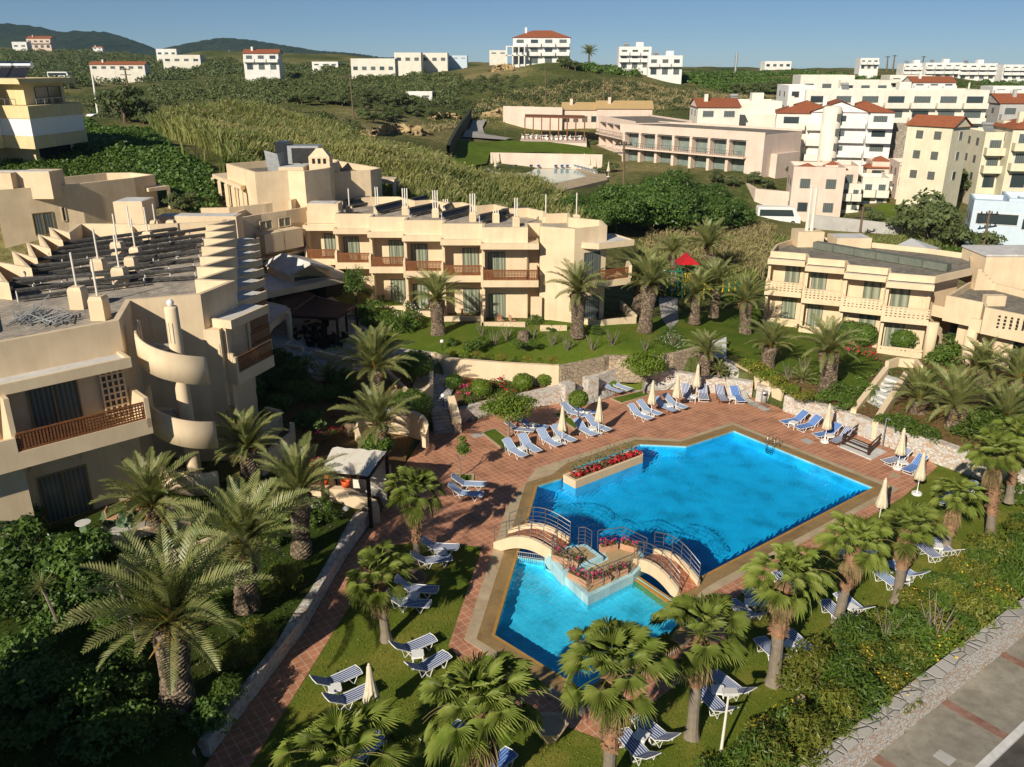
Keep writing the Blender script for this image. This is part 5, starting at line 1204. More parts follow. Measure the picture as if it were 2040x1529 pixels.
# ===== left building
LB = thing('hotel_building', 'near left ochre hotel building with sawtooth roof parapets and solar racks', 'hotel building', (-18, 40, 2.2))
teeth = []
for a, b, c, d in ((399,587,469,559),(403,556,469,534),(406,531,469,512),(411.6,511,470,493),(414,491,469,476),(418,475,468,461),(421,461,469,448),(423,448,469,438)):
    teeth += [G(a, b, 11.15), G(c, d, 11.15)]
lt = [G(a, b, 11.15) for a, b in ((445,437),(440,441),(300,447),(255,446),(157,445),(135,461),(97,453),(117,476),(75,467),(93,493),(52,483),(67,512),(23,500),(52,531),(-25,518),(5,560),(-90,548),(-90,640))]
A1 = Vector((-24.9, 30.77, 0)); A2 = Vector((-17.85, 37.3, 0)); A3 = Vector((-18.8, 40.8, 0))
outl = [A1, A2, A3]+teeth+lt
mb = MB(); mb.shell(outl, 1.5, 11.15, 10.3, .26); mb.build('outer_wall', 'stucco', LB)
mb = MB(); ring(mb, inset(ccw(outl), .12), [], 10.2); mb.build('flat_roof', 'roofpave', LB)
fw = frame_at(A1.x, A1.y, math.atan2(A2.y-A1.y, A2.x-A1.x)); Lw = (A2-A1).length
mb = MB(); mb.box(-2, Lw-.15, -1.25, .0, 9.25, 9.6, fw); mb.box(-2, Lw-.15, -1.25, -1.1, 9.6, 9.72, fw); mb.box(Lw-.33, Lw-.15, -1.1, 0, 9.6, 9.72, fw); c = mb.build('cornice', 'stucco', LB)
mb = MB(); mb.box(-2, Lw-.34, -1.09, -.0, 9.6, 9.61, fw); sub(c, LB, mb, 'cornice_top', 'whiteroof')
mb = MB(); mb.box(-2, Lw+.1, -1.9, 0, 6.15, 6.45, fw); mb.box(-2, Lw+.1, -1.9, -1.75, 6.45, 6.9, fw); mb.box(-2, Lw-5.4, -1.9, -1.75, 6.9, 7.55, fw); mb.box(Lw-.1, Lw+.1, -1.9, 0, 6.45, 7.9, fw); mb.box(Lw-5.5, Lw-5.3, -1.75, -.0, 6.45, 9.25, fw); b = mb.build('balcony', 'stucco', LB)
mb = MB(); lattice(mb, fw, Lw-5.35, Lw-.1, -1.82, 6.92, 7.72, .13, .03); sub(b, LB, mb, 'railing', 'wood_red')
door(LB, fw, Lw-4.3, Lw-2.2, -.003, 6.5, 8.9, 'curtain_dark', 'frame_tan'); door(LB, fw, Lw-4.6, Lw-2.5, -.003, 2.35, 4.75, 'curtain_dark', 'frame_tan')
mb = MB(); nx, nz = 4, 8
for i in range(nx+1): mb.box(Lw-1.25+i*.25-.04, Lw-1.25+i*.25+.04, -.16, -.06, 6.6, 9.1, fw)
for j in range(nz+1): mb.box(Lw-1.25, Lw-.25, -.15, -.07, 6.6+j*.31-.04, 6.6+j*.31+.04, fw)
mb.build('pierced_screen', 'stucco', LB)
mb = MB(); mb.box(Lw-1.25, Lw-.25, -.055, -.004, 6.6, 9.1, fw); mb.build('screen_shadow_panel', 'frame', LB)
mb = MB(); mb.box(-2, Lw-5.2, -1.2, 0, 1.5, 6.15, fw); mb.box(Lw-5.2, Lw-4.9, -.35, 0, 1.8, 5.6, fw); mb.build('ground_floor_wall', 'stucco', LB)
for xc in (Lw-3.9, Lw-1.7):
    mb = MB(); pts = [(xc-.95, 5.0)]+[(xc-.95*math.cos(a), 5.0+.62*math.sin(a)) for a in np.linspace(.1, 3.04, 12)]+[(xc+.95, 5.0)]
    for i in range(len(pts)-1):
        (xa, za), (xb, zb_) = pts[i], pts[i+1]; mb.tube([fw @ Vector((xa, -.03, za)), fw @ Vector((xb, -.03, zb_))], .05, 5)
    mb.build('arch_moulding', 'stucco', LB)
mb = MB(); mb.box(Lw-5.2, Lw+.6, -3.3, 0, 1.6, 2.3, fw); mb.build('terrace', 'flag', LB)
mb = MB(); mb.box(Lw-5.2, Lw+.6, -3.52, -3.3, 1.2, 2.42, fw); mb.box(Lw-5.45, Lw-5.2, -5.6, 0, 1.0, 2.42, fw); mb.box(Lw-5.2, Lw+1.6, -5.8, -5.6, 1.0, 2.1, fw); mb.build('terrace_edge', 'stucco', LB)
# white chair and tables
p = fw @ Vector((Lw-4.9, -2.7, 2.31)); t = thing('plastic_chair', 'white plastic garden chair at the left end of the near terrace', 'chair', p, 2.2)
mb = MB(); mb.box(-.24, .24, -.24, .22, .40, .44); mb.build('seat', 'white', t, world=False)
mb = MB()
for i in range(5): a = -.22+.11*i; mb.box(a-.035, a+.035, .2, .23, .44, .82)
mb.box(-.26, .26, .19, .24, .8, .88); mb.build('backrest', 'white', t, world=False)
for sx in (-.25, .25): mb = MB(); mb.tube([(sx, .22, .66), (sx, -.2, .64), (sx, -.24, .42)], .025, 6); mb.build('armrest', 'white', t, world=False)
for sx in (-.22, .22):
    for sy in (-.22, .2): mb = MB(); mb.tube([(sx, sy, .4), (sx*1.15, sy*1.2, 0)], .028, 6); mb.build('leg', 'white', t, world=False)
for dx, dy, lab in ((3.6, -2.2, 'small round white table on the near left terrace'),):
    p = fw @ Vector((Lw-dx, dy, 2.31)); t = thing('round_table', lab, 'table', p)
    mb = MB(); mb.lathe([(.001, .72), (.33, .72), (.33, .69), (.001, .69)], (0, 0, 0), 16); mb.build('table_top', 'whiteroof', t, world=False)
    mb = MB(); mb.tube([(0, 0, .7), (0, 0, .05)], .025, 6)
    for a in (0, 2.1, 4.2): mb.tube([(0, 0, .15), (.25*math.cos(a), .25*math.sin(a), 0)], .018, 5)
    mb.build('pedestal', 'galv', t, world=False)
furniture(fw, Lw-2.3, -2.0, 2.31, 'rattan chair beside the glass door of the near left terrace', 2)
# spiral stair
SCx, SCy = G(340, 612, 11.4)[:2]; rs = 1.75
t = thing('spiral_staircase', 'ochre plastered spiral staircase with curved parapets between the left wings', 'staircase', (SCx, SCy, 2.0))
mb = MB(); mb.lathe([(.36, 1.5), (.34, 6), (.31, 11.35), (.28, 11.42), (.001, 11.45)], (SCx, SCy, 0), 20); mb.build('centre_column', 'stucco', t, True)
def helix(zA, zB, a0, a1, hh=1.15, n=28, nm='curved_parapet'):
    mb = MB()
    for i in range(n+1):
        s = i/n; a = a0+(a1-a0)*s; z = zA+(zB-zA)*s
        for r in (rs, rs-.16): 
            for zz in (z-.25, z+hh): mb.v.append((SCx+r*math.cos(a), SCy+r*math.sin(a), zz))
    for i in range(n):
        b = 4*i; mb.f += [(b, b+4, b+5, b+1), (b+6, b+2, b+3, b+7), (b+1, b+5, b+7, b+3), (b+4, b, b+2, b+6)]; mb.m += [0]*4
    mb.f += [(0, 1, 3, 2), (4*n, 4*n+2, 4*n+3, 4*n+1)]; mb.m += [0, 0]
    mb.build(nm, 'stucco', t, True)
    ns = max(3, int((a1-a0)*3))
    for i in range(ns):
        s0, s1 = i/ns, (i+1)/ns; b0, b1 = a0+(a1-a0)*s0, a0+(a1-a0)*s1; z = zA+(zB-zA)*s0; m = MB()
        m.prism([(SCx+.3*math.cos(b0), SCy+.3*math.sin(b0)), (SCx+rs*math.cos(b0), SCy+rs*math.sin(b0)), (SCx+rs*math.cos(b1), SCy+rs*math.sin(b1)), (SCx+.3*math.cos(b1), SCy+.3*math.sin(b1))], z-.2, z); m.build('step', 'flag', t)
helix(9.6, 8.0, R(175), R(338)); helix(6.3, 4.7, R(175), R(338)); helix(3.1, 2.4, R(200), R(330), .9)
mb = MB()
for i in range(8): mb.tube([(SCx-1.5+i*.16, SCy-.9-.03*i, 10.2), (SCx-1.5+i*.16, SCy-.9-.03*i, 11.2)], .015, 4)
mb.build('gate', 'darkwood', t)
mb = MB(); mb.lathe([(.001, .36)]+[(.17*math.sin(a), .18+.17*math.cos(a)) for a in np.linspace(.3, 2.9, 8)], (SCx, SCy, 11.42), 14); mb.build('lamp_globe', 'globe', t, True)
# right facing bays
for k in range(8):
    o = teeth[2*k+1]-teeth[1]; x0, y0 = -14.35+o.x, 42.1+o.y; fr = frame_at(x0, y0, R(71))
    bay(LB, fr, 3.2, 2.2, 6.2, 6.85, 7.7, 9.3, 9.75, 1.45, flip=(k % 2 == 0), terrace=False, curt='curtain_dark', ground=(k > 0))
mb = MB(); mb.box(-18.2, -15.0, 41.9, 43.5, 2.0, 9.3, Matrix.Identity(4)); mb.build('stair_side_wall', 'stucco', LB)
for a, b, z in (((-14.6, 42.0), (-13.4, 45.6), 3.3), ((-13.4, 45.6), (-14.4, 46.2), 3.3), ((-16.6, 41.2), (-14.6, 42.0), 3.3)): wallstrip('terrace_wall', None, None, [a, b], .25, 1.2, z, 'stucco', LB)
for i, (px, py, hh, pp) in enumerate([(160, 614, 1.15, 2.9), (202, 636, 1.2, 3.0), (202, 555, 1.2, 2.9), (243, 570, 1.1, 2.9), (238, 512, 1.0, 2.8), (273, 520, .9, 2.7), (297, 484, .8, 2.5), (262, 474, .8, 2.3), (312, 463, .9, 2.1), (265, 548, 1.1, 0), (343, 460, .8, 0)]):
    vent(LB, G(px, py, 10.2), hh, pp, .72 if i < 5 else .6)
mb = MB(); q = [G(236, 445, 11.2), G(288, 450, 11.2), G(290, 432, 11.6), G(240, 430, 11.6)]; p = G(262, 458, 10.2); mb.box(p.x-1.1, p.x+1.1, p.y, p.y+2.4, 10.2, 12.3); mb.build('roof_hut', 'stucco', LB)
mb = MB(); mb.box(p.x-1.0, p.x+1.0, p.y+.1, p.y+2.3, 12.3, 12.33); mb.build('roof_hut_top', 'whiteroof', LB)
for i, (a, b) in enumerate([((127, 502), (412, 462)), ((118, 512), (418, 470)), ((74, 535), (404, 495)), ((52, 563), (392, 504)), ((8, 588), (387, 537)), ((36, 600), (288, 567)), ((100, 523), (405, 484)), ((62, 549), (398, 520)), ((30, 576), (390, 556))]):
    rack(['rearmost', 'second rearmost', 'third from rear', 'fourth from rear', 'second nearest', 'nearest short', 'thin extra rear', 'thin extra middle', 'thin extra front'][i]+' row of solar collector frames on the left roof', G(*a, 10.25), G(*b, 10.25), 10.2, .6, wdt=.25)
g = np.random.default_rng(3); t = thing('debris_pile', 'heap of broken grey pipes lying on the left roof corner', 'debris pile', G(110, 650, 10.2)); mb = MB()
for i in range(70):
    c = G(30+g.random()*110, 640+g.random()*14-8, 10.25); a = g.random()*3.14; l = .3+.5*g.random(); e = g.normal()*.35
    mb.tube([(c.x-math.cos(a)*l, c.y-math.sin(a)*l, 10.22+abs(e)*.2), (c.x+math.cos(a)*l, c.y+math.sin(a)*l, 10.3+abs(e))], .03, 4)
tag(t, None); mb.build('pipes', 'galv', t); 
# ===== connecting wing, restaurant and pergola
CN = thing('hotel_building', 'curved connecting hotel wing with two hanging plaster boxes above the glass entrance', 'hotel building', (-24, 74, 2.5))
q = [G(a, b, 10.3) for a, b in ((430, 440), (470, 436), (520, 427), (570, 420), (612, 413))]
arc = [Vector((p.x, p.y)) for p in q]
bk = [Vector((p.x+.5, p.y+6)) for p in reversed(q)]
mb = MB(); mb.shell([(p.x, p.y) for p in arc]+[(p.x, p.y) for p in bk], 2.0, 10.3, 9.9, .25); mb.build('outer_wall', 'stucco', CN)
mb = MB(); ring(mb, inset(ccw(arc+bk), .1), [], 9.75); mb.build('flat_roof', 'roofpave', CN)
dd = arc[3]-arc[1]; fc = frame_at(arc[1].x, arc[1].y, math.atan2(dd.y, dd.x)); Lc = dd.length
for a in (.32, .70):
    mb = MB(); x = Lc*a; mb.box(x, x+2.05, -1.3, -.1, 7.3, 8.9, fc); mb.build('hanging_box', 'stucco', CN)
    door(CN, fc, x+.5, x+1.8, -.12, 9.0, 9.8, 'curtain_dark', 'stucco', 'window')
mb = MB(); mb.box(Lc*.32-.6, Lc+1.6, -.5, 0, 2.0, 6.8, fc); mb.build('lower_wall', 'stucco', CN)
for x in (.2, 1.7, 3.4): door(CN, fc, Lc*.3+x, Lc*.3+x+1.3, -.51, 4.4, 6.6, 'glass')
RS = thing('restaurant_building', 'low restaurant pavilion with a shallow gabled white roof and round white disc', 'restaurant', (-17, 62, 2.6))
zt = 5.7
fl = [G(a, b, 5.6) for a, b in ((505, 592), (532, 584), (690, 552), (684, 542), (640, 520), (560, 520), (530, 540))]
mb = MB(); mb.prism(fl, 5.15, 5.6); mb.build('terrace_roof', 'stucco', RS)
mb = MB(); ring(mb, inset(ccw(fl), .2), [], 5.61); mb.build('terrace_roof_top', 'whiteroof', RS)
fl2 = [G(a, b, 5.0) for a, b in ((520, 598), (573, 610), (578, 615), (545, 640), (533, 655), (515, 620))]
mb = MB(); mb.prism(fl2, 4.5, 5.0); mb.build('lower_flat_roof', 'stucco', RS)
mb = MB(); ring(mb, inset(ccw(fl2), .2), [], 5.01); mb.build('lower_roof_top', 'whiteroof', RS)
S6 = lambda a, b: (500+a/6.37, 480+b/6.37)
Rg0, Rg1 = G(*S6(750, 275), 7.6), G(*S6(395, 155), 7.6)      # ridge front and back
El0, El1 = G(*S6(480, 425), 6.4), G(*S6(150, 280), 6.4); Er0 = G(*S6(1055, 345), 6.4); Er1 = Er0+(El1-El0)
mb = MB()
for A, B, C_, D in ((El0, Rg0, Rg1, El1), (Rg0, Er0, Er1, Rg1)):
    mb.quad(A, B, C_, D); dn = Vector((0, 0, -.2)); mb.quad(D+dn, C_+dn, B+dn, A+dn); mb.quad(A+dn, B+dn, B, A); mb.quad(D+dn, A+dn, A, D)
mb.build('gabled_roof', 'whiteroof', RS)
mb = MB(); off = (Rg1-Rg0).normalized()*.25; a, b, c = El0+off, Er0+off, Rg0+off; a = a.lerp(b, .06); b = b.lerp(El0+off, .06)
mb.poly([(a.x, a.y, 5.6), (b.x, b.y, 5.6), (b.x, b.y, 6.25), (c.x, c.y, 7.38), (a.x, a.y, 6.25)]); a2, b2 = a+(El1-El0)*.9, b+(El1-El0)*.9
mb.quad((a2.x, a2.y, 5.6), (a.x, a.y, 5.6), (a.x, a.y, 6.2), (a2.x, a2.y, 6.2)); mb.quad((b.x, b.y, 5.6), (b2.x, b2.y, 5.6), (b2.x, b2.y, 6.2), (b.x, b.y, 6.2)); mb.build('gable_wall', 'stucco', RS)
fg = frame_at(a.x, a.y, math.atan2(b.y-a.y, b.x-a.x)); mb = MB(); Lg = (b-a).length; mb.box(.3, Lg-.6, -.05, -.003, 5.72, 6.02, fg); mb.build('clerestory_window', 'glass', RS)
mb = MB(); cc = fg @ Vector((Lg*.5, -.08, 6.75)); 
for k in range(20):
    pass
ux = Vector((fg[0][0], fg[1][0], 0)); mb.poly([cc+ux*.36*math.cos(k*.314)+Vector((0, 0, .36*math.sin(k*.314))) for k in range(20)]); mb.build('round_disc', 'globe', RS)
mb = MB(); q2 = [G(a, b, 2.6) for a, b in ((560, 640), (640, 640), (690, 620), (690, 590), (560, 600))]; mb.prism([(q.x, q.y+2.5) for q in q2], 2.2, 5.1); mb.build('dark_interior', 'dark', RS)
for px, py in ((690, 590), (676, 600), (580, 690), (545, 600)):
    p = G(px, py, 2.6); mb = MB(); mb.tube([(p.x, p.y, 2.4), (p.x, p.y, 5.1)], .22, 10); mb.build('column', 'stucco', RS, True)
PG = thing('pergola', 'dark red brown slatted pergola over the restaurant terrace', 'pergola', (-14, 58, 2.6))
def slats(q, z, n):
    a, b, c, d = [Vector((p.x, p.y, z)) for p in q]; mb = MB()
    for i in range(n):
        s0, s1 = i/n, (i+.72)/n; A, B, C_, D = a.lerp(d, s0), b.lerp(c, s0), b.lerp(c, s1), a.lerp(d, s1); mb.prism([A, B, C_, D], z, z+.06)
    return mb
pq = [G(*S6(490, 955), 4.7), G(*S6(1090, 985), 4.7), G(*S6(1335, 830), 4.7), G(*S6(820, 715), 4.7)]
slats(pq, 4.7, 60).build('slatted_roof', 'pergola', PG)
pq2 = [G(*S6(480, 860), 5.0), G(*S6(800, 680), 5.0), G(*S6(650, 620), 5.0), G(*S6(290, 675), 5.0)]
slats(pq2, 4.95, 40).build('slatted_roof', 'pergola', PG)
for q in (pq, pq2):
    for i in range(4):
        a, b = q[i], q[(i+1) % 4]; mb = MB(); mb.tube([(a.x, a.y, a.z-.06), (b.x, b.y, b.z-.06)], .08, 4); mb.build('beam', 'darkwood', PG)
for p in pq+[pq[1].lerp(pq[2], .45)]: mb = MB(); mb.box(p.x-.08, p.x+.08, p.y-.08, p.y+.08, 2.3, 4.68); mb.build('post', 'darkwood', PG)
for a, b, z in ((S6(430, 1300), S6(850, 1060), 3.2), (S6(430, 1310), S6(660, 1350), 3.2), (S6(805, 1385), S6(1300, 1500), 3.1), (S6(290, 1380), S6(590, 1390), 2.9), (S6(1190, 960), S6(1560, 1180), 3.0)):
    wallstrip('low_wall', 'low ochre plaster wall %s the restaurant terrace' % {430: 'dividing', 805: 'in front of', 290: 'left of', 1190: 'on the right of'}.get(round((a[0]-500)*6.37), 'at'), 'wall', [G(*a, z), G(*b, z)], .3, 2.0, z, 'stucco')
drape('terrace_paving', [G(540, 730, 2.6), G(640, 760, 2.5), G(760, 700, 2.6), G(745, 640, 2.7), G(640, 610, 2.7), G(545, 640, 2.7)], 'flag', .06, 1)
g = np.random.default_rng(9); labs = ['nearest the dividing wall', 'in the middle of the terrace', 'at the right side', 'below the pergola front', 'beside the column', 'at the back']
for i, (px, py) in enumerate(((608, 680), (630, 665), (648, 650), (662, 690), (640, 690), (625, 645))):
    p = G(px, py, 2.7); t = thing('dining_table', 'dark wicker dining table under the pergola '+labs[i], 'table', p, g.random()*3, 'dark wicker dining tables')
    mb = MB(); mb.box(-.45, .45, -.45, .45, .70, .75); mb.build('table_top', 'darkwood', t, world=False)
    for sx in (-.38, .38):
        for sy in (-.38, .38): mb = MB(); mb.box(sx-.04, sx+.04, sy-.04, sy+.04, 0, .7); mb.build('leg', 'darkwood', t, world=False)
    for k in range(4):
        a = k*1.57; q = PARM[t] @ Vector((.8*math.cos(a), .8*math.sin(a), 0)); c = thing('wicker_chair', ['rear', 'left', 'front', 'right'][k]+' dark wicker chair at the table '+labs[i], 'chair', q, a+PARM[t].to_euler().z, 'dark wicker dining chairs')
        mb = MB(); mb.box(-.25, .25, -.25, .25, .1, .45); mb.build('seat', 'dark', c, world=False)
        mb = MB(); mb.box(.2, .27, -.25, .25, .45, .85); mb.build('backrest', 'dark', c, world=False)
# ===== rear building with chimney
S5 = lambda a, b: (400+a/4.857, 280+b/4.857)
RC = thing('hotel_building', 'rear ochre building with square chimney and open framed balcony at its left end', 'hotel building', (-22, 85, 5))
zr = 13.3
Q = [G(*S5(*p), zr) for p in ((243, 225), (520, 310), (840, 292))]
b0 = [Q[0], Q[1], Q[2], G(*S5(1000, 300), zr), G(*S5(1240, 235), zr+.3), G(*S5(1340, 190), zr), G(*S5(1240, 175), zr), G(*S5(640, 195), zr)]
mb = MB(); mb.shell(b0, 4, zr, zr-.4, .25); mb.build('outer_wall', 'stucco', RC); mb = MB(); ring(mb, inset(ccw(b0), .1), [], zr-.6); mb.build('flat_roof', 'gravel', RC)
e0 = [G(*S5(*p), 11.9) for p in ((110, 325), (385, 445), (520, 412), (243, 312))]
mb = MB(); mb.prism(e0, 11.55, 11.9); mb.build('balcony_roof', 'stucco', RC)
for lo, hi in ((7.9, 8.3),): mb = MB(); mb.prism(e0, lo, hi); mb.build('balcony_floor', 'stucco', RC)
for i in range(5):
    p = e0[0].lerp(e0[1], i/4*.98+.01); mb = MB(); mb.box(p.x-.15, p.x+.15, p.y-.15, p.y+.15, 4, 11.55); mb.build('balcony_post', 'stucco', RC)
for z in (8.6, 8.9, 9.2): mb = MB(); mb.tube([(e0[0].x, e0[0].y, z), (e0[1].x, e0[1].y, z)], .06, 4); mb.tube([(e0[1].x, e0[1].y, z), (e0[2].x, e0[2].y, z)], .06, 4); mb.build('balcony_rail', 'cream', RC)
bl = [G(*S5(*p), 12.6) for p in ((1000, 330), (1240, 310), (1640, 290), (1745, 268), (1755, 300))]
bb = [G(*S5(960, 320), 12.6), bl[0], bl[1], bl[2], bl[3], G(*S5(1720, 262), 12.6), G(*S5(1530, 230), 12.6), G(*S5(1330, 195), 12.6)]
mb = MB(); mb.shell(bb, 4, 12.6, 12, .25); mb.build('outer_wall', 'stucco', RC); mb = MB(); ring(mb, inset(ccw(bb), .1), [], 12.0); mb.build('flat_roof', 'gravel', RC)
b3 = [G(*S5(*p), 12.9) for p in ((840, 330), (990, 360), (1080, 300), (935, 285))]
p0 = G(*S5(995, 345), 12.4); mb = MB(); mb.box(p0.x-2.2, p0.x+.1, p0.y-.3, p0.y+2.5, 4, 13.2); mb.build('front_block', 'stucco', RC)
mb = MB(); mb.box(p0.x-2.1, p0.x, p0.y-.2, p0.y+2.4, 13.2, 13.23); mb.build('front_block_top', 'whiteroof', RC)
pc = P(*S5(1150, 430), p0.y-.1); mb = MB(); cx, cy = pc.x+.2, p0.y-.2; zt = P(*S5(1150, 155), p0.y).z
mb.box(cx-.95, cx+.95, cy-.3, cy+1.2, 9, zt); mb.v += [(cx-.95, cy-.3, zt), (cx+.95, cy-.3, zt), (cx+.95, cy+1.2, zt), (cx-.95, cy+1.2, zt), (cx-.3, cy+.2, zt+.7), (cx+.3, cy+.2, zt+.7), (cx+.3, cy+.7, zt+.7), (cx-.3, cy+.7, zt+.7)]
k = len(mb.v)-8
for q in ((0, 1, 5, 4), (1, 2, 6, 5), (2, 3, 7, 6), (3, 0, 4, 7), (4, 5, 6, 7)): mb.f.append(tuple(k+i for i in q)); mb.m.append(0)
ch = mb.build('chimney', 'stucco', RC)
for i in range(3): mb = MB(); mb.box(cx-.5+i*.5-.13, cx-.5+i*.5+.13, cy-.33, cy-.303, zt-.6, zt-.15); sub(ch, RC, mb, 'smoke_opening', 'dark')
pc = G(*S5(1880, 360), 10.9); q = [G(*S5(1725, 375), 10.9), G(*S5(1870, 385), 10.9), G(*S5(1900, 355), 10.9), G(*S5(1760, 350), 10.9)]
mb = MB(); mb.prism(q, 10.5, 10.9); mb.build('end_canopy', 'stucco', RC)
for p in q[:3]: mb = MB(); mb.box(p.x-.15, p.x+.15, p.y-.15, p.y+.15, 6, 10.5); mb.build('canopy_post', 'stucco', RC)
AC = thing('rooftop_chiller', 'large grey air conditioning unit with slanted metal screen on the rear roof', 'air conditioner', (0, 0, 0))
a, b = G(*S5(650, 295), 12.8), G(*S5(790, 292), 12.8); hz = P(*S5(640, 95), a.y).z
mb = MB(); mb.quad((a.x, a.y, 12.8), (b.x, b.y-.6, 12.8), (b.x-.2, b.y-.6, hz-.3), (a.x-.2, a.y, hz)); mb.quad((b.x, b.y-.6, 12.8), (b.x+.1, b.y+2, 12.8), (b.x-.1, b.y+2, hz-.3), (b.x-.2, b.y-.6, hz-.3)); mb.build('metal_screen', 'galv', AC)
p = G(*S5(880, 250), 12.8); mb = MB(); mb.box(p.x-.3, p.x+2.7, p.y, p.y+1.8, 12.9, 14.7); mb.build('unit_body', 'galv', AC)
mb = MB(); mb.box(p.x+.1, p.x+2.4, p.y-.03, p.y-.005, 13.1, 14.5); mb.build('grille', 'darkmetal', AC)
mb = MB(); mb.box(p.x-1.6, p.x-.31, p.y+.5, p.y+2.5, 12.9, 15.0); mb.build('rear_unit', 'solar', AC)
# wall line joining (behind left roof)
for pts, zz in (([(0, 655), (270, 650), (620, 612), (860, 580)], 10.6), ([(0, 740), (180, 720)], 10.2), ([(860, 580), (955, 545)], 10.9), ([(955, 560), (1230, 600), (1370, 590)], 10.6)):
    w_ = [G(*S5(*p), zz) for p in pts]; wallstrip('parapet_wall', None, None, w_, .25, 5, zz, 'stucco', CN)
p = G(20, 448, 10.9)
for px, py, r in ((400, 437, 1.0),):
    p = G(px, py, 10.6); mb = MB(); mb.box(p.x-3.5, p.x+2.8, p.y, p.y+1.6, 8, 10.8); mb.build('low_block', 'stucco', CN); mb = MB(); mb.box(p.x-3.3, p.x+2.6, p.y+.1, p.y+1.5, 10.8, 10.83); mb.build('low_block_top', 'whiteroof', CN)
# ===== left middle hotel
S8 = lambda a, b: (a/4.497, 130+b/4.497)
LM = thing('hotel_building', 'ochre hotel block at the left edge with a covered gallery balcony', 'hotel building', (-37, 70, 9))
u = [G(*S8(-60, 1125), 12.9), G(*S8(553, 1075), 12.9), G(*S8(625, 1078), 12.9), G(*S8(1200, 1010), 12.9), G(*S8(1385, 982), 12.9), G(*S8(1180, 962), 12.9), G(*S8(950, 965), 12.9), G(*S8(400, 1020), 12.9), G(*S8(-60, 1040), 12.9)]
u[2] = u[2]+Vector((.3, .9, 0))
mb = MB(); mb.shell(u, 8, 12.9, 12.3, .25); mb.build('outer_wall', 'stucco', LM); mb = MB(); ring(mb, inset(ccw(u), .1), [], 12.3); mb.build('flat_roof', 'roofpave', LM)
e = [G(*S8(770, 1195), 11.5), G(*S8(1330, 1110), 11.5), G(*S8(1330, 1090), 11.5), G(*S8(640, 1180), 11.5)]
d = e[1]-e[0]; fl_ = frame_at(e[0].x, e[0].y, math.atan2(d.y, d.x)); Ll = d.length
mb = MB(); mb.box(-.1, Ll, 0, 1.9, 11.15, 11.5, fl_); c = mb.build('gallery_roof', 'stucco', LM); mb = MB(); mb.box(0, Ll-.1, .1, 1.85, 11.5, 11.52, fl_); sub(c, LM, mb, 'roof_top', 'whiteroof')
mb = MB(); mb.box(-.1, Ll, .0, 1.9, 8.3, 8.6, fl_); mb.build('gallery_floor', 'stucco', LM)
for x in (0, Ll*.52, Ll-.25): mb = MB(); mb.box(x, x+.25, .0, .25, 8.6, 11.15, fl_); mb.build('gallery_post', 'stucco', LM)
mb = MB(); mb.box(0, Ll, .03, .13, 9.35, 9.5, fl_); mb.box(0, Ll, .03, .13, 8.6, 8.8, fl_)
for i in range(36): mb.box(Ll*i/36, Ll*i/36+.07, .04, .12, 8.8, 9.35, fl_)
mb.box(0, Ll, .045, .115, 9.02, 9.1, fl_); mb.build('pierced_parapet', 'stucco', LM)
mb = MB(); mb.box(-.1, Ll, 1.9, 2.1, 8.3, 11.5, fl_); mb.build('gallery_wall', 'stucco', LM)
door(LM, fl_, .3, 1.3, 1.88, 8.7, 10.8, 'curtain_dark'); door(LM, fl_, Ll*.55, Ll*.75, 1.88, 8.7, 10.8, 'curtain_dark')
e2 = [G(*S8(1330, 1105), 11.9), G(*S8(1520, 1082), 11.9), G(*S8(1410, 1065), 11.9)]
d = e2[1]-e2[0]; f2 = frame_at(e2[0].x, e2[0].y, math.atan2(d.y, d.x)); L2 = d.length
mb = MB(); mb.box(0, L2, 0, 1.8, 11.6, 11.9, f2); mb.box(L2-.25, L2, 0, .25, 8, 11.6, f2); mb.box(0, L2, 0, .12, 8.4, 9.5, f2); mb.build('end_loggia', 'stucco', LM)
d = u[1]-u[0]; f3 = frame_at(u[0].x, u[0].y, math.atan2(d.y, d.x)); L3 = d.length
door(LM, f3, L3*.47, L3*.78, -.005, 9.1, 10.9, 'curtain_dark', 'frame_tan', 'window'); door(LM, f3, L3*.92, L3*.985, -.005, 10.0, 11.2, 'glass', 'stucco', 'window')
p = G(*S8(120, 1110), 12.9); mb = MB(); mb.box(p.x-4, p.x, p.y, p.y+2, 12, 14.1); mb.box(p.x, p.x+2.6, p.y+.8, p.y+3, 12, 14.1); mb.build('rooftop_block', 'stucco', LM); mb = MB(); mb.box(p.x-3.9, p.x+2.5, p.y+.9, p.y+1.95, 14.1, 14.13); mb.build('rooftop_block_top', 'whiteroof', LM)
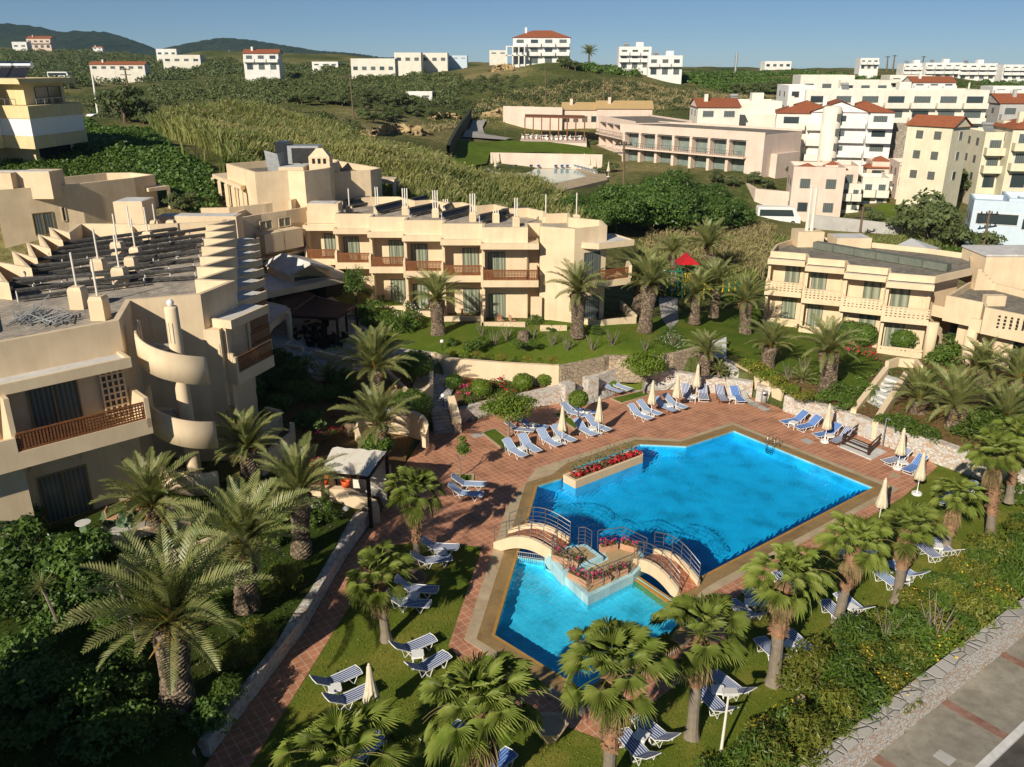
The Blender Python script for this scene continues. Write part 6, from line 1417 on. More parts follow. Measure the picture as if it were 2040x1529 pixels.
# ===== far left yellow hotel
LF = thing('hotel_building', 'yellow three storey hotel with white awnings at the upper left edge', 'hotel building', (-50, 86, 13))
ft = [(-54.5, 76), (-50.3, 88), (-46.9, 86.6), (-46.2, 93), (-58, 99), (-66, 90)]
def grow(p, d): return [tuple(v) for v in inset(ccw(p), -d)]
mb = MB(); mb.prism(ft, 12, 20.3); mb.build('outer_wall', 'yellow', LF)
for z0, z1 in ((17.2, 18.35), (14.4, 15.6)): mb = MB(); mb.prism(grow(ft, 1.2), z0, z1); mb.build('balcony_band', 'yellow', LF)
mb = MB(); mb.prism(grow(ft, 1.12), 15.6, 17.2, cap=False); mb.build('white_awning', 'white', LF)
mb = MB(); mb.prism(grow(ft, 1.0), 20.3, 20.8); mb.build('roof_slab', 'yellow', LF)
for i in range(3):
    a, b = Vector(ft[i]), Vector(ft[i+1]); d = b-a; f_ = frame_at(a.x, a.y, math.atan2(d.y, d.x)); l = d.length
    if i != 1:
        door(LF, f_, l*.25, l*.9, -.01, 18.4, 20.0, 'glass', 'darkmetal', 'window'); mb = MB(); mb.box(l*.1, l*.9, -.05, -.005, 12.7, 14.3, f_); mb.build('ground_opening', 'dark', LF)
    mb = MB(); mb.tube([f_ @ Vector((0, -1.1, 18.95)), f_ @ Vector((l, -1.1, 18.95))], .04, 4)
    for k in range(6): mb.tube([f_ @ Vector((l*k/5, -1.1, 18.3)), f_ @ Vector((l*k/5, -1.1, 18.95))], .03, 4)
    mb.build('balcony_rail', 'metal', LF)
for px, z in ((12, 21.3), (45, 21.4)):
    p = P(px, 135, 84); mb = MB(); mb.tube([(p.x-.9, p.y, 22.0), (p.x+.9, p.y, 22.0)], .3, 10); mb.build('water_tank', 'chrome', LF); mb = MB(); mb.quad((p.x-.9, p.y-1.6, 20.9), (p.x+.9, p.y-1.6, 20.9), (p.x+.9, p.y-.2, 21.9), (p.x-.9, p.y-.2, 21.9)); mb.build('solar_panel', 'solar', LF)
# ===== right building
S3 = lambda a, b: (1510+a/5.23, 470+b/5.23)
RB = thing('hotel_building', 'two storey ochre hotel building on the right with slotted plaster balconies', 'hotel building', (28, 70, .4))
pr = [((110, 295), (480, 325)), ((500, 370), (890, 402)), ((905, 447), (1335, 488)), ((1345, 540), (1825, 580))]
zc = 5.75; fronts = []
for k, (a, b) in enumerate(pr):
    A, B = G(*S3(*a), zc), G(*S3(*b), zc); d = B-A; fr = frame_at(A.x, A.y, math.atan2(d.y, d.x)); w = d.length
    bay(RB, fr, w, .35, 3.0, 3.35, 4.2, zc, 6.2, 1.5, 'slots', flip=(k in (1, 3)), white=True, terrace=False, curt='curtain')
    mb = MB(); mb.box(-.02, w, 0, .13, -.2, .75, fr); mb.box(-.02, w, 0, .13, .85, 1.0, fr)
    for j in range(int(w/.3)): mb.box(.3*j, .3*j+.17, .01, .12, .75, .85, fr)
    mb.build('ground_parapet', 'stucco', RB)
    fronts += [fr @ Vector((0, .7, 0)), fr @ Vector((w-.02, .7, 0))]
S7 = lambda a, b: (1780+a/6.95, 500+b/6.95)
rbk = [G(1935, 517, 6.3), G(1850, 505, 6.3), G(1822, 502, 6.3), G(1700, 489, 6.3), G(1600, 478, 6.3), G(1545, 497, 6.3)]
rr_ = [Vector((fronts[-1].x+.1, fronts[-1].y, 0)), G(*S7(1090, 320), 6.3)]
ol = fronts+rr_+rbk
mb = MB(); mb.shell(ol, 6.2, 6.75, 6.5, .2); mb.build('parapet', 'stucco', RB); mb = MB(); ring(mb, inset(ccw(ol), .1), [], 6.3); mb.build('flat_roof', 'gravel', RB)
lo = inset(ccw(ol), .9); mb = MB(); mb.prism(lo, -.5, 6.25, cap=False); mb.build('outer_wall', 'stucco', RB)
a, b = G(*S3(590, 100), 6.6), G(*S3(1990, 340), 6.6); d = b-a; fr = frame_at(a.x, a.y, math.atan2(d.y, d.x)); mb = MB(); n = 6; 
for i in range(n): mb.box(d.length*i/n, d.length*(i+1)/n-.05, -.3, .5, 6.35, 6.95, fr)
mb.build('roof_duct', simple('dull_green_duct', (0.16, 0.175, 0.14), (0.12, 0.135, 0.11), 2, 0.8), RB)
p = G(*S3(530, 110), 6.4); mb = MB(); mb.box(p.x-1.1, p.x+1.3, p.y, p.y+2, 6.2, 7.7); k = mb.build('chimney_block', 'stucco', RB)
for i in range(2): mb = MB(); mb.tube([(p.x-.1+i*.45, p.y+.8, 7.7), (p.x-.1+i*.45, p.y+.8, 11.6)], .17, 8); sub(k, RB, mb, 'flue_pipe', 'cream')
p = G(*S3(950, 120), 6.4); mb = MB(); mb.box(p.x-1.2, p.x+2.0, p.y, p.y+2.5, 6.2, 7.2); mb.build('roof_block', 'stucco', RB); mb = MB(); mb.box(p.x-1.1, p.x+1.9, p.y+.1, p.y+2.4, 7.2, 7.22); mb.build('roof_block_top', 'whiteroof', RB)
for i, (a, b) in enumerate(((200, 330), (1010, 300), (1430, 370))):
    pass
# entrance wing
def band(pts, z0, z1, dep=1.2):
    A, B = pts; d = B-A; f_ = frame_at(A.x, A.y, math.atan2(d.y, d.x)); mb = MB(); mb.box(0, d.length, 0, .2, z0, z1, f_); mb.box(0, d.length, .2, dep, z0, z0+.15, f_); mb.build('entrance_band', 'stucco', RB); return f_, d.length
f1, l1 = band((G(*S7(545, 745), 4.2), G(*S7(1045, 860), 4.2)), 3.3, 4.2, 3); f2_, l2 = band((G(*S7(1065, 930), 4.2), G(*S7(1870, 1105), 4.2)), 3.2, 4.2, 3)
q = [G(*S7(735, 620), 5.3), G(*S7(1245, 720), 5.3), G(*S7(1270, 785), 5.3), G(*S7(1950, 920), 5.3), G(*S7(2100, 620), 5.3), G(*S7(1210, 480), 4.8), G(*S7(1100, 470), 4.8)]
mb = MB(); mb.shell(q, 3.3, 5.3, 4.9, .2); mb.build('entrance_parapet', 'stucco', RB); mb = MB(); ring(mb, inset(ccw(q), .1), [], 4.75); mb.build('entrance_roof', 'gravel', RB)
qq = inset(ccw(q), 1.0); mb = MB(); mb.prism(qq, -.3, 4.7, cap=False); mb.build('entrance_wall', 'stucco', RB)
for pp, z in ((S7(580, 1010), 3.3), (S7(1115, 1130), 3.2)):
    p = G(*pp, z); mb = MB(); mb.tube([(p.x+.05, p.y+.4, 0), (p.x+.05, p.y+.4, z)], .42, 16); mb.build('round_column', 'stucco', RB, True)
mb = MB(); mb.box(.6, l1-.2, 2.0, 2.05, .3, 3.2, f1); mb.build('entrance_glass', 'glass', RB); mb = MB(); mb.box(1.6, l2, 1.5, 1.55, .3, 3.1, f2_); mb.build('entrance_glass', 'glass', RB)
mb = MB(); A = G(*S7(1445, 850), 5.35); B = G(*S7(1807, 905), 5.35); d = B-A; f_ = frame_at(A.x, A.y, math.atan2(d.y, d.x))
for j in range(3):
    for i in range(9): mb.box(i*.4+.1, i*.4+.25, -.06, -.02, 4.45+j*.27, 4.6+j*.27, f_)
mb.build('pierced_holes', 'dark', RB)
p = G(*S7(1210, 490), 4.8); mb = MB(); mb.box(p.x, p.x+14, p.y, p.y+4, 4.5, 7.3); mb.build('upper_block', 'stucco', RB); mb = MB(); mb.box(p.x-.1, p.x+14, p.y-.1, p.y+4, 7.3, 7.45); mb.build('upper_block_roof', 'whiteroof', RB)
p = G(*S7(1310, 500), 4.8); 
for i in range(6): mb = MB(); mb.box(p.x-1.6-.0+i*.33, p.x-1.6+(i+1)*.33, p.y-.9, p.y-.1, 4.75, 6.5-.28*i); mb.build('roof_step', 'stucco', RB)
p = G(*S7(1400, 760), 4.8); mb = MB(); mb.box(p.x-.7, p.x+.8, p.y, p.y+.6, 4.75, 5.55); mb.build('roof_box', 'stucco', RB)
# white sail behind right building
t = thing('white_canopy', 'white peaked fabric canopy behind the right hotel roof', 'canopy', (0, 0, 0)); c = P(*S3(1600, 25), 92); mb = MB()
cs = [P(*S3(1455, 95), 88), P(*S3(1800, 150), 88), P(*S3(1900, 130), 95), P(*S3(1620, 70), 98)]
for i in range(4): a, b = cs[i], cs[(i+1) % 4]; mb.poly([a, b, c])
mb.build('canopy_fabric', 'white', t)
for q in cs: mb = MB(); mb.tube([q, (q.x, q.y, -1)], .05, 5); mb.build('pole', 'galv', t)
# steps right garden
t = thing('garden_stairway', 'straight white painted stairway between ochre side walls rising from the right deck wall', 'stairway', (0, 0, 0))
a, b = G(1742, 850, 1.3), G(1800, 775, 1.6); c, e = G(1707, 828, 1.3), G(1768, 766, 1.6); a, b, c, e = [q+Vector((.15, .6, 0)) for q in (a, b, c, e)]
n = 9
for i in range(n):
    s0, s1 = i/n, (i+1)/n; z = .95+.14*i; mb = MB(); mb.prism([a.lerp(b, s0), a.lerp(b, s1), c.lerp(e, s1), c.lerp(e, s0)], .2, z); mb.build('step', 'step', t)
wallstrip('side_wall', None, None, [a+Vector((.15, 0, 0)), b+Vector((.15, 0, 0))], .35, .2, [1.5, 2.6], 'stucco', t); wallstrip('side_wall', None, None, [c-Vector((.15, 0, 0)), e-Vector((.15, 0, 0))], .35, .2, [1.5, 2.6], 'stucco', t)
t = thing('garden_stairway', 'short pale steps rising between the lawn and the round date palm at centre right', 'stairway', (0, 0, 0))
a, b, c, e = G(1447, 720, 1.6), G(1446, 682, 2.0), G(1412, 722, 1.6), G(1418, 690, 2.0)
for i in range(7): s0, s1 = i/7, (i+1)/7; mb = MB(); mb.prism([a.lerp(b, s0), a.lerp(b, s1), c.lerp(e, s1), c.lerp(e, s0)], .8, 1.65+.13*i); mb.build('step', 'step', t)
# curved shell wall in soil garden, stairs left of deck
t = thing('curved_wall_seat', 'rounded ochre shell shaped wall around a palm in the soil garden', 'wall', (0, 0, 0))
c = G(780, 868, 1.2); mb = MB(); arcp = [(c.x+2.1*math.cos(a), c.y+1.3*math.sin(a)) for a in np.linspace(-.35, 3.7, 22)]
hs = [1.3+1.1*math.sin(math.pi*i/21)**.5 if i else 1.4 for i in range(22)]
wallstrip('curved_wall', None, None, arcp, .25, .6, hs, 'stucco', t)
t = thing('garden_stairway', 'grey stone steps with plaster side wall descending to the deck at left', 'stairway', (0, 0, 0))
a, b, c, e = G(905, 862, 0), G(890, 812, 1.2), G(865, 866, 0), G(858, 815, 1.2)
for i in range(7): s0, s1 = i/7, (i+1)/7; mb = MB(); mb.prism([a.lerp(b, s0), a.lerp(b, s1), c.lerp(e, s1), c.lerp(e, s0)], -.05, .17*(i+1)); mb.build('step', 'flag', t)
wallstrip('side_wall', None, None, [a+Vector((.25, -.1, 0)), b+Vector((.3, 0, 0))], .45, -.1, [1.0, 2.0], 'stucco', t)
wallstrip('plaster_wall', 'curved ochre planter wall around the bush beside the central path', 'wall', [G(770, 735, 2.2), G(812, 778, 2.2), G(830, 790, 2.2), G(858, 765, 2.3), G(860, 742, 2.4)], .25, .8, [2.2, 2.2, 2.2, 2.3, 2.5], 'stucco')
wallstrip('plaster_wall', 'low ochre terrace wall under the large left date palms', 'wall', [G(490, 900, 2.6), G(520, 915, 2.6), G(582, 868, 2.6), G(582, 842, 2.8)], .25, 1.2, 2.8, 'stucco')
wallstrip('plaster_wall', 'low ochre curved wall in the right garden near the entrance', 'wall', [G(1768, 720, 1.3), G(1790, 713, 1.3), G(1825, 716, 1.3), G(1835, 728, 1.3)], .3, .3, 1.3, 'stucco')
wallstrip('plaster_wall', 'long low ochre wall running behind the sloping right garden', 'wall', [G(1455, 722, 1.6), G(1500, 748, 1.4), G(1560, 780, 1.2)], .25, .5, [1.7, 1.5, 1.3], 'stucco')
# ---------------- distant buildings ----------------
def house(label, px, py, Y, w, d, ang, h, wall='cream', roof='flat', rmat='redroof', floors=2, bays=4, zbase=None, balc=True, side=True, name='house', cat='house', group=None, arch=False, win=True, off=0, gz=None, sink=3.0, wide=.5, extra=True):
    """front-left ground corner at pixel (px,py) on distance Y; local x along the front, y into the house"""
    p = P(px, py, Y); t = thing(name, label, cat, (p.x, p.y, p.z), R(ang), group); fr = Matrix.Translation(p) @ Matrix.Rotation(R(ang), 4, 'Z'); T0 = Matrix.Identity(4)
    B = lambda mb, nm, mt, par=t: mb.build(nm, mt, par, world=False)
    mb = MB(); mb.box(0, w, 0, d, -sink, h); B(mb, 'wall', wall)
    fh = h/floors
    if roof == 'flat':
        mb = MB()
        for a in ((0, w, 0, .25), (0, w, d-.25, d), (0, .25, .25, d-.25), (w-.25, w, .25, d-.25)): mb.box(*a, h, h+.55)
        B(mb, 'parapet', wall)
        if extra: mb = MB(); mb.box(w*.55, w*.55+2.4, d*.4, d*.4+2.4, h, h+2.0); B(mb, 'stair_hut', wall); mb = MB(); mb.tube([(w*.25-.8, d*.5, h+1.5), (w*.25+.8, d*.5, h+1.5)], .3, 8); mb.quad((w*.25-.8, d*.5-1.6, h+.2), (w*.25+.8, d*.5-1.6, h+.2), (w*.25+.8, d*.5-.2, h+1.2), (w*.25-.8, d*.5-.2, h+1.2)); B(mb, 'solar_water_heater', 'galv')
    else:
        o = .3; z = h; rh = min(w, d)*(.19 if w > 6 else .28); mb = MB(); c = [(-o, -o), (w+o, -o), (w+o, d+o), (-o, d+o)]
        if roof == 'hip':
            if w >= d: r0, r1 = (d/2, d/2), (w-d/2, d/2)
            else: r0, r1 = (w/2, w/2), (w/2, d-w/2)
            A = [(*q, z) for q in c]; r0 = (*r0, z+rh); r1 = (*r1, z+rh)
            if w >= d: fs = [(A[0], A[1], r1, r0), (A[1], A[2], r1), (A[2], A[3], r0, r1), (A[3], A[0], r0)]
            else: fs = [(A[0], A[1], r0), (A[1], A[2], r1, r0), (A[2], A[3], r1), (A[3], A[0], r0, r1)]
            for f in fs: mb.poly(f)
            mb.poly([(*q, z-.02) for q in c[::-1]])
        elif roof == 'gx':      # ridge parallel to the front
            A = [(*q, z) for q in c]; r0, r1 = (-o, d/2, z+rh), (w+o, d/2, z+rh); mb.quad(A[0], A[1], r1, r0); mb.quad(A[2], A[3], r0, r1); mb.poly([(*q, z-.02) for q in c[::-1]])
            m2 = MB(); m2.poly([(0, d, z), (0, 0, z), (0, d/2, z+rh*.93)]); B(m2, 'gable', wall); m2 = MB(); m2.poly([(w, 0, z), (w, d, z), (w, d/2, z+rh*.93)]); B(m2, 'gable', wall)
        else:                   # ridge away from the viewer
            A = [(*q, z) for q in c]; r0, r1 = (w/2, -o, z+rh), (w/2, d+o, z+rh); mb.quad(A[3], A[0], r0, r1); mb.quad(A[1], A[2], r1, r0); mb.poly([(*q, z-.02) for q in c[::-1]])
            m2 = MB(); m2.poly([(0, 0, z), (w, 0, z), (w/2, 0, z+rh*.93)]); B(m2, 'gable', wall); m2 = MB(); m2.poly([(w, d, z), (0, d, z), (w/2, d, z+rh*.93)]); B(m2, 'gable', wall)
        r = B(mb, 'roof', rmat)
        if w > 6: mb = MB(); mb.box(w*.2, w*.2+.7, d*.3, d*.3+.7, z, z+rh+.8); B(mb, 'chimney', wall, r); 
    if win:
        for f in range(floors):
            z0 = f*fh+.12
            for b in range(bays):
                bw = w/bays; x0 = bw*(b+.5)-bw*wide/2; x1 = x0+bw*wide
                mb = MB(); mb.box(x0-.08, x1+.08, -.05, -.005, z0+(.0 if balc else .8), z0+min(2.2, fh*.76)); o = B(mb, 'window', 'whiteroof' if wall != 'pink' else 'frame')
                mb = MB(); mb.box(x0, x1, -.07, -.052, z0+(.06 if balc else .9), z0+min(2.1, fh*.72)); B(mb, 'pane', 'curtain_dark' if (b+f) % 3 else 'glass', o)
                if balc and (f > 0 or off):
                    dpt = 1.3; mb = MB(); mb.box(bw*b+bw*.04, bw*(b+1)-bw*.04, -dpt, -.001, z0-.3, z0-.08); mb.box(bw*b+bw*.04, bw*(b+1)-bw*.04, -dpt, -dpt+.1, z0-.08, z0+.82)
                    mb.box(bw*b+bw*.04, bw*b+bw*.04+.1, -dpt+.1, -.001, z0-.08, z0+.82); mb.box(bw*(b+1)-bw*.04-.1, bw*(b+1)-bw*.04, -dpt+.1, -.001, z0-.08, z0+.82); B(mb, 'balcony', wall)
            if side:
                for y in (d*.3, d*.7):
                    for x, s in ((w, 1), (0, -1)):
                        mb = MB(); a, b = (x+.005, x+.05) if s > 0 else (x-.05, x-.005); mb.box(a, b, y-.5, y+.5, z0+.9, z0+2.0); B(mb, 'side_window', 'frame')
    return t
# --- pink hotel beyond the trees
def loggia_block(label, A, B, zg, h, dep, nb, mat='pink', band=.9):
    d = B-A; ang = math.atan2(d.y, d.x); w = d.length; t = thing('hotel_building', label, 'hotel building', (A.x, A.y, zg), ang)
    bd = lambda mb, nm, mt, par=t: mb.build(nm, mt, par, world=False); bw = w/nb; H2 = (h-band)/2
    mb = MB(); mb.box(-1.0, w+3.2, 1.6, dep, -4, h); mb.box(w+.2, w+3.2, 0, 1.6, -4, h); mb.box(-1, w+.2, -.15, 1.6, -5, -.3); mb.box(-1, w+.2, 0, 1.6, h-band, h); mb.box(w+3.2, w+4.4, 2.5, dep-2, -4, h-3.2); bd(mb, 'wall', mat)
    mb = MB(); mb.box(-.9, w+3.1, .2, dep-.2, h, h+.02); bd(mb, 'flat_roof', 'gravel')
    mb = MB(); mb.box(-1, w+3.2, -.01, .2, h, h+.35); mb.box(-1, w+3.2, dep-.2, dep, h, h+.35); bd(mb, 'parapet', mat)
    for k in range(nb+1): mb = MB(); mb.box(k*bw-.28, k*bw+.28, .05, 1.6, -1, h-band); bd(mb, 'pier', mat)
    for f in range(2):
        for k in range(nb):
            x0, x1 = k*bw+.3, (k+1)*bw-.3; z0 = f*H2
            mb = MB(); mb.box(x0, x1, 1.45, 1.58, z0+.1, z0+H2-.3); o = bd(mb, 'window', 'frame'); mb = MB(); mb.box(x0+.15, x1-.15, 1.42, 1.445, z0+.15, z0+H2-.45); bd(mb, 'pane', 'glass_green', o)
            if f:
                mb = MB(); mb.box(x0-.3, x1+.3, -.9, 1.6, z0-.25, z0); b = bd(mb, 'balcony', mat); mb = MB(); mb.box(x0-.25, x1+.25, -.88, -.84, z0+.9, z0+.96)
                for j in range(9): xx = x0-.25+(x1-x0+.5)*j/8; mb.box(xx-.02, xx+.02, -.88, -.84, z0, z0+.9)
                bd(mb, 'railing', 'metal', b)
                mb = MB(); mb.quad((x0, .0, z0+H2-.2), (x1, .0, z0+H2-.2), (x1, 1.4, z0+H2-.05), (x0, 1.4, z0+H2-.05)); mb.box(x0, x0+.05, -.3, 1.4, z0+H2-.3, z0+H2-.22); bd(mb, 'awning', 'grey')
    return t
MT['glass_green'] = simple('pale_green_curtained_glass', (0.22, 0.27, 0.24), (0.14, 0.18, 0.165), 1, 0.3, 0.6)
S9 = lambda a, b: (900+a/3.09, 190+b/3.09)
A = P(*S9(1050, 455), 170); B = P(*S9(1800, 515), 150); loggia_block('pink two storey hotel block with a row of seven framed balconies', Vector((A.x, A.y, 0)), Vector((B.x, B.y, 0)), 4.5, 6.6, 12, 7, band=1.1)
A = P(*S9(905, 300), 196); B = P(*S9(1085, 300), 178); loggia_block('smaller pink hotel block with arched balconies behind the seven balcony block', Vector((A.x, A.y, 0)), Vector((B.x, B.y, 0)), 5.7, 5.6, 12, 4)
house('pink hall with tan tiled roof and open gallery above the restaurant terrace', *S9(680, 190), 215, 8.6, 9, -4, 3.7, 'pink', 'gx', 'tanroof', 1, 4, balc=False, name='hotel_building', cat='hotel building')
house('pink wing with tan tiled roof right of the open gallery hall', *S9(890, 230), 212, 13, 9, -4, 5.4, 'pink', 'gx', 'tanroof', 1, 3, balc=False, win=False, name='hotel_building', cat='hotel building')
a, b = P(*S9(320, 255), 222), P(*S9(680, 255), 214)
wallstrip('pink_wall', 'long pink retaining wall left of the tan roofed hall', 'wall', [a, b], .5, 3, 12.5, 'pink')
t = thing('pergola', 'wooden framed pergola with white tables before the pink hotel restaurant', 'pergola', (0, 0, 0)); q = [P(*S9(450, 270), 198), P(*S9(815, 275), 193), P(*S9(815, 250), 203), P(*S9(450, 250), 208)]; z = q[0].z
mb = MB(); mb.prism(q, z+4.6, z+4.8); mb.build('roof', 'wood_red', t)
for k in range(8):
    p = q[0].lerp(q[1], k/7); mb = MB(); mb.box(p.x-.12, p.x+.12, p.y-.12, p.y+.12, z-1, z+4.6); mb.build('post', 'wood_red', t)
mb = MB(); mb.prism([P(*S9(420, 310), 192), P(*S9(830, 320), 188), P(*S9(830, 270), 205), P(*S9(430, 270), 210)], 4, z-.1); struct(mb, 'restaurant_terrace', 'pink')
g = np.random.default_rng(31)
for k in range(12):
    p = q[0].lerp(q[1], (k+.5)/12); t = thing('white_table_set', 'white restaurant table set under the far pergola, place %s from its left end' % ['first','second','third','fourth','fifth','sixth','seventh','eighth','ninth','tenth','eleventh','twelfth'][k], 'table', (p.x, p.y+2+g.random()*3, z-.1), 0, 'white tables under the far pergola')
    mb = MB(); mb.box(-.5, .5, -.5, .5, .7, .78); mb.build('table_top', 'white', t, world=False); mb = MB(); mb.tube([(0, 0, 0), (0, 0, .7)], .06, 6); mb.build('pedestal', 'white', t, world=False)
    for s in (-1, 1): mb = MB(); mb.box(s*.95-.22, s*.95+.22, -.25, .25, .0, .45); mb.box(s*1.15-.04, s*1.15+.04, -.25, .25, .45, .95); mb.build('chair', 'white', t, world=False)
# far pool terrace
fp = [G(*S9(*p), 4.0) for p in ((230, 440), (940, 455), (960, 520), (620, 600), (440, 610), (330, 580))]
mb = MB(); mb.prism(fp, 0, 3.98); struct(mb, 'far_pool_terrace', 'coping')
wq = [G(*S9(*p), 4.0) for p in ((350, 455), (760, 452), (830, 500), (620, 545), (400, 530))]
mb = MB(); mb.prism(wq, 3.9, 4.0); struct(mb, 'far_pool_water', simple('turquoise_pool', (0.30, 0.50, 0.47), (0.42, 0.55, 0.50), .2, 0.12, 0.6))
wallstrip('pink_wall', 'pink terrace wall behind the far pool with loungers in front', 'wall', [G(*S9(240, 440), 4), G(*S9(925, 455), 4)], .4, 2, 6.6, 'pink')
wallstrip('pink_wall', 'pink corner wall at the lower left of the far pool terrace', 'wall', [G(*S9(255, 545), 2.5), G(*S9(395, 585), 2.5)], .4, 0, 4.6, 'pink')
pp2 = [((290, 440), 'far pool'), ((398, 440), ''), ((531, 440), ''), ((669, 440), ''), ((812, 440), ''), ((845, 460), ''), ((880, 475), ''), ((250, 450), ''), ((270, 470), ''), ((960, 500), '')]
for k, (p, _) in enumerate(pp2):
    c = G(*S9(*p), 4.0); c.y -= .8; o = PP.put(c, ['second','third','fourth','fifth','sixth','seventh','eighth','first','row start','last'][k]+' closed parasol counted from the left around the far pool')
wd = ['leftmost','second','third','fourth','fifth','sixth','seventh','eighth']
for k, x in enumerate((298, 372, 405, 500, 545, 650, 688, 720)):
    c = G(*S9(x, 448), 4.0); LP['k'].put(c, 'dark lounger by the rear wall of the far pool, %s of the row' % wd[k], 3.1)
for k in range(7):
    c = G(*S9(800+k*20, 450+k*5), 4.0); LP['b'].put(c, 'white lounger at the right side of the far pool, %s from the left' % wd[k], 2.4)
for k in range(5):
    c = G(*S9(262+k*18, 468+k*16), 4.0); LP['b'].put(c, 'white lounger at the left side of the far pool, %s from the back' % wd[k], 1.2)
drape('far_lawn', [tuple(T(*S9(*p))[:2]) for p in ((40, 280), (330, 285), (830, 320), (910, 380), (230, 375), (215, 430), (150, 440), (160, 520), (0, 470), (10, 360))], 'lawn_green', .25, 4)
drape('far_road', [tuple(T(*S9(*p))[:2]) for p in ((65, 268), (130, 165), (215, 160), (190, 205), (210, 250), (380, 275), (330, 285), (150, 272))], 'road', .35, 4)
mb = MB(); hp = [T(*S9(*p)) for p in ((115, 150), (95, 190), (55, 245), (20, 310), (-10, 370), (-20, 400))]
for i in range(len(hp)-1):
    a, b = hp[i], hp[i+1]; mb.quad((a.x-.3, a.y, a.z-1), (b.x-.3, b.y, b.z-1), (b.x-.3, b.y, b.z+2.6), (a.x-.3, a.y, a.z+2.6)); mb.quad((b.x+.3, b.y, b.z-1), (a.x+.3, a.y, a.z-1), (a.x+.3, a.y, a.z+2.6), (b.x+.3, b.y, b.z+2.6)); mb.quad((a.x-.3, a.y, a.z+2.6), (b.x-.3, b.y, b.z+2.6), (b.x+.3, b.y, b.z+2.6), (a.x+.3, a.y, a.z+2.6))
tag(mb.build('boundary_screen', 'net'), 'dark netted boundary fence running between the reeds and the green lawn', 'fence')
wallstrip('pink_wall', 'tall pink wall at the foot of the pink hotel beside the parked minibus', 'wall', [P(1468, 385, 150), P(1500, 455, 137), P(1578, 450, 133)], .5, -3, 3.7, 'pink')
# --- apartments right
S4 = lambda a, b: (1380+a/3.09, 60+b/3.09); S2 = lambda a, b: (1480+a/3.643, 200+b/3.643)
house('white gabled side building with small windows behind the pink hotel', *S4(20, 660), 172, 8, 12, -4, 5.5, 'cream', 'gx', floors=2, bays=2, balc=False)
house('cream terrace roofed building with white pergola and roof dish', *S4(170, 640), 185, 12, 10, -4, 6.0, 'cream', 'flat', floors=3, bays=4, balc=False, win=False)
house('cream wing between the gabled house and the balcony apartment block', *S4(230, 650), 176, 14, 9, -4, 3.4, 'cream', 'flat', floors=1, bays=3, balc=False, win=False, extra=False)
house('grey white apartment block with red tiled roof, left part with four balcony floors', *S4(480, 880), 162, 10.5, 13, -16, 10.6, 'cream', 'hip', floors=4, bays=2, name='apartment_building', cat='apartment block')
house('grey white apartment block with red tiled roof, middle part with round stair tower', *S4(690, 870), 160, 9.5, 13, -16, 10.4, 'stucco_white', 'gy', floors=4, bays=1, wide=.25, name='apartment_building', cat='apartment block', balc=False)
house('grey white apartment block with red tiled roof, right part with dark balconies', *S4(865, 860), 159, 9, 13, -16, 10, 'stucco_white', 'hip', floors=4, bays=2, name='apartment_building', cat='apartment block')
p = P(*S4(815, 860), 158); t = thing('stair_tower', 'round pale stair tower of the grey white apartment block', 'tower', p); mb = MB(); mb.lathe([(1.6, -3), (1.6, 10.6), (1.2, 10.9), (.01, 11.0)], (0, 0, 0), 18); mb.build('tower_wall', 'cream', t, True, world=False)
for k in range(4): mb = MB(); mb.box(.4, 1.1, -1.66, -1.4, 1+k*2.5, 2.2+k*2.5); mb.build('window', 'frame', t, world=False)
house('long beige four storey hotel with white balconies and two arched bays', *S4(660, 740), 190, 37, 12, -5, 11.8, 'cream', 'flat', floors=4, bays=7, name='apartment_building', cat='apartment block', wide=.62)
house('plain white end wall block at the left of the long beige hotel', *S4(555, 700), 192, 6, 12, -5, 11.4, 'stucco_white', 'flat', floors=4, bays=2, balc=False, name='apartment_building', cat='apartment block', extra=False)
house('tall yellow and grey gabled building with a narrow pink framed strip window', *S2(1450, 640), 122, 5, 6.5, 38, 8.2, 'paleyellow', 'gy', floors=3, bays=1, wide=.15, balc=False, name='apartment_building', cat='apartment block')
house('pale yellow apartment house with arched gable and white balconies', *S2(1690, 640), 134, 6.5, 9, -8, 7.8, 'paleyellow', 'flat', floors=3, bays=2, name='apartment_building', cat='apartment block')
house('yellow apartment house with red roof and white balustrades at the right edge', *S2(1880, 640), 131, 8, 10, -8, 8.6, 'paleyellow', 'hip', floors=3, bays=2, name='apartment_building', cat='apartment block')
house('red roofed white house with deep terraces near the right edge', *S4(1600, 620), 205, 16, 10, -5, 5.4, 'cream', 'gx', floors=2, bays=3)
house('dark glazed house with red roof at the far right edge', *S4(1860, 640), 190, 18, 10, -5, 6.2, 'grey', 'gx', floors=2, bays=4)
for k, (x, y, Y, w, d, h, lab) in enumerate(((330, 850, 131, 7.4, 8, 7.0, 'pink holiday house nearest the minibus with its blank left wall'), (560, 790, 136, 5, 7, 6.2, 'pink holiday house second from the minibus with pyramid roof'), (900, 740, 146, 4.5, 6, 6.1, 'pink holiday house with pyramid roof at the rear of the holiday complex'), (1100, 720, 138, 7.6, 8, 5.1, 'pink and cream holiday house with french windows right in the complex'))):
    house(lab, *S2(x, y), Y, w, d, -12, h, 'pink', 'flat', floors=2, bays=2, balc=(k == 3), wide=.35, group='pink holiday houses', extra=False)
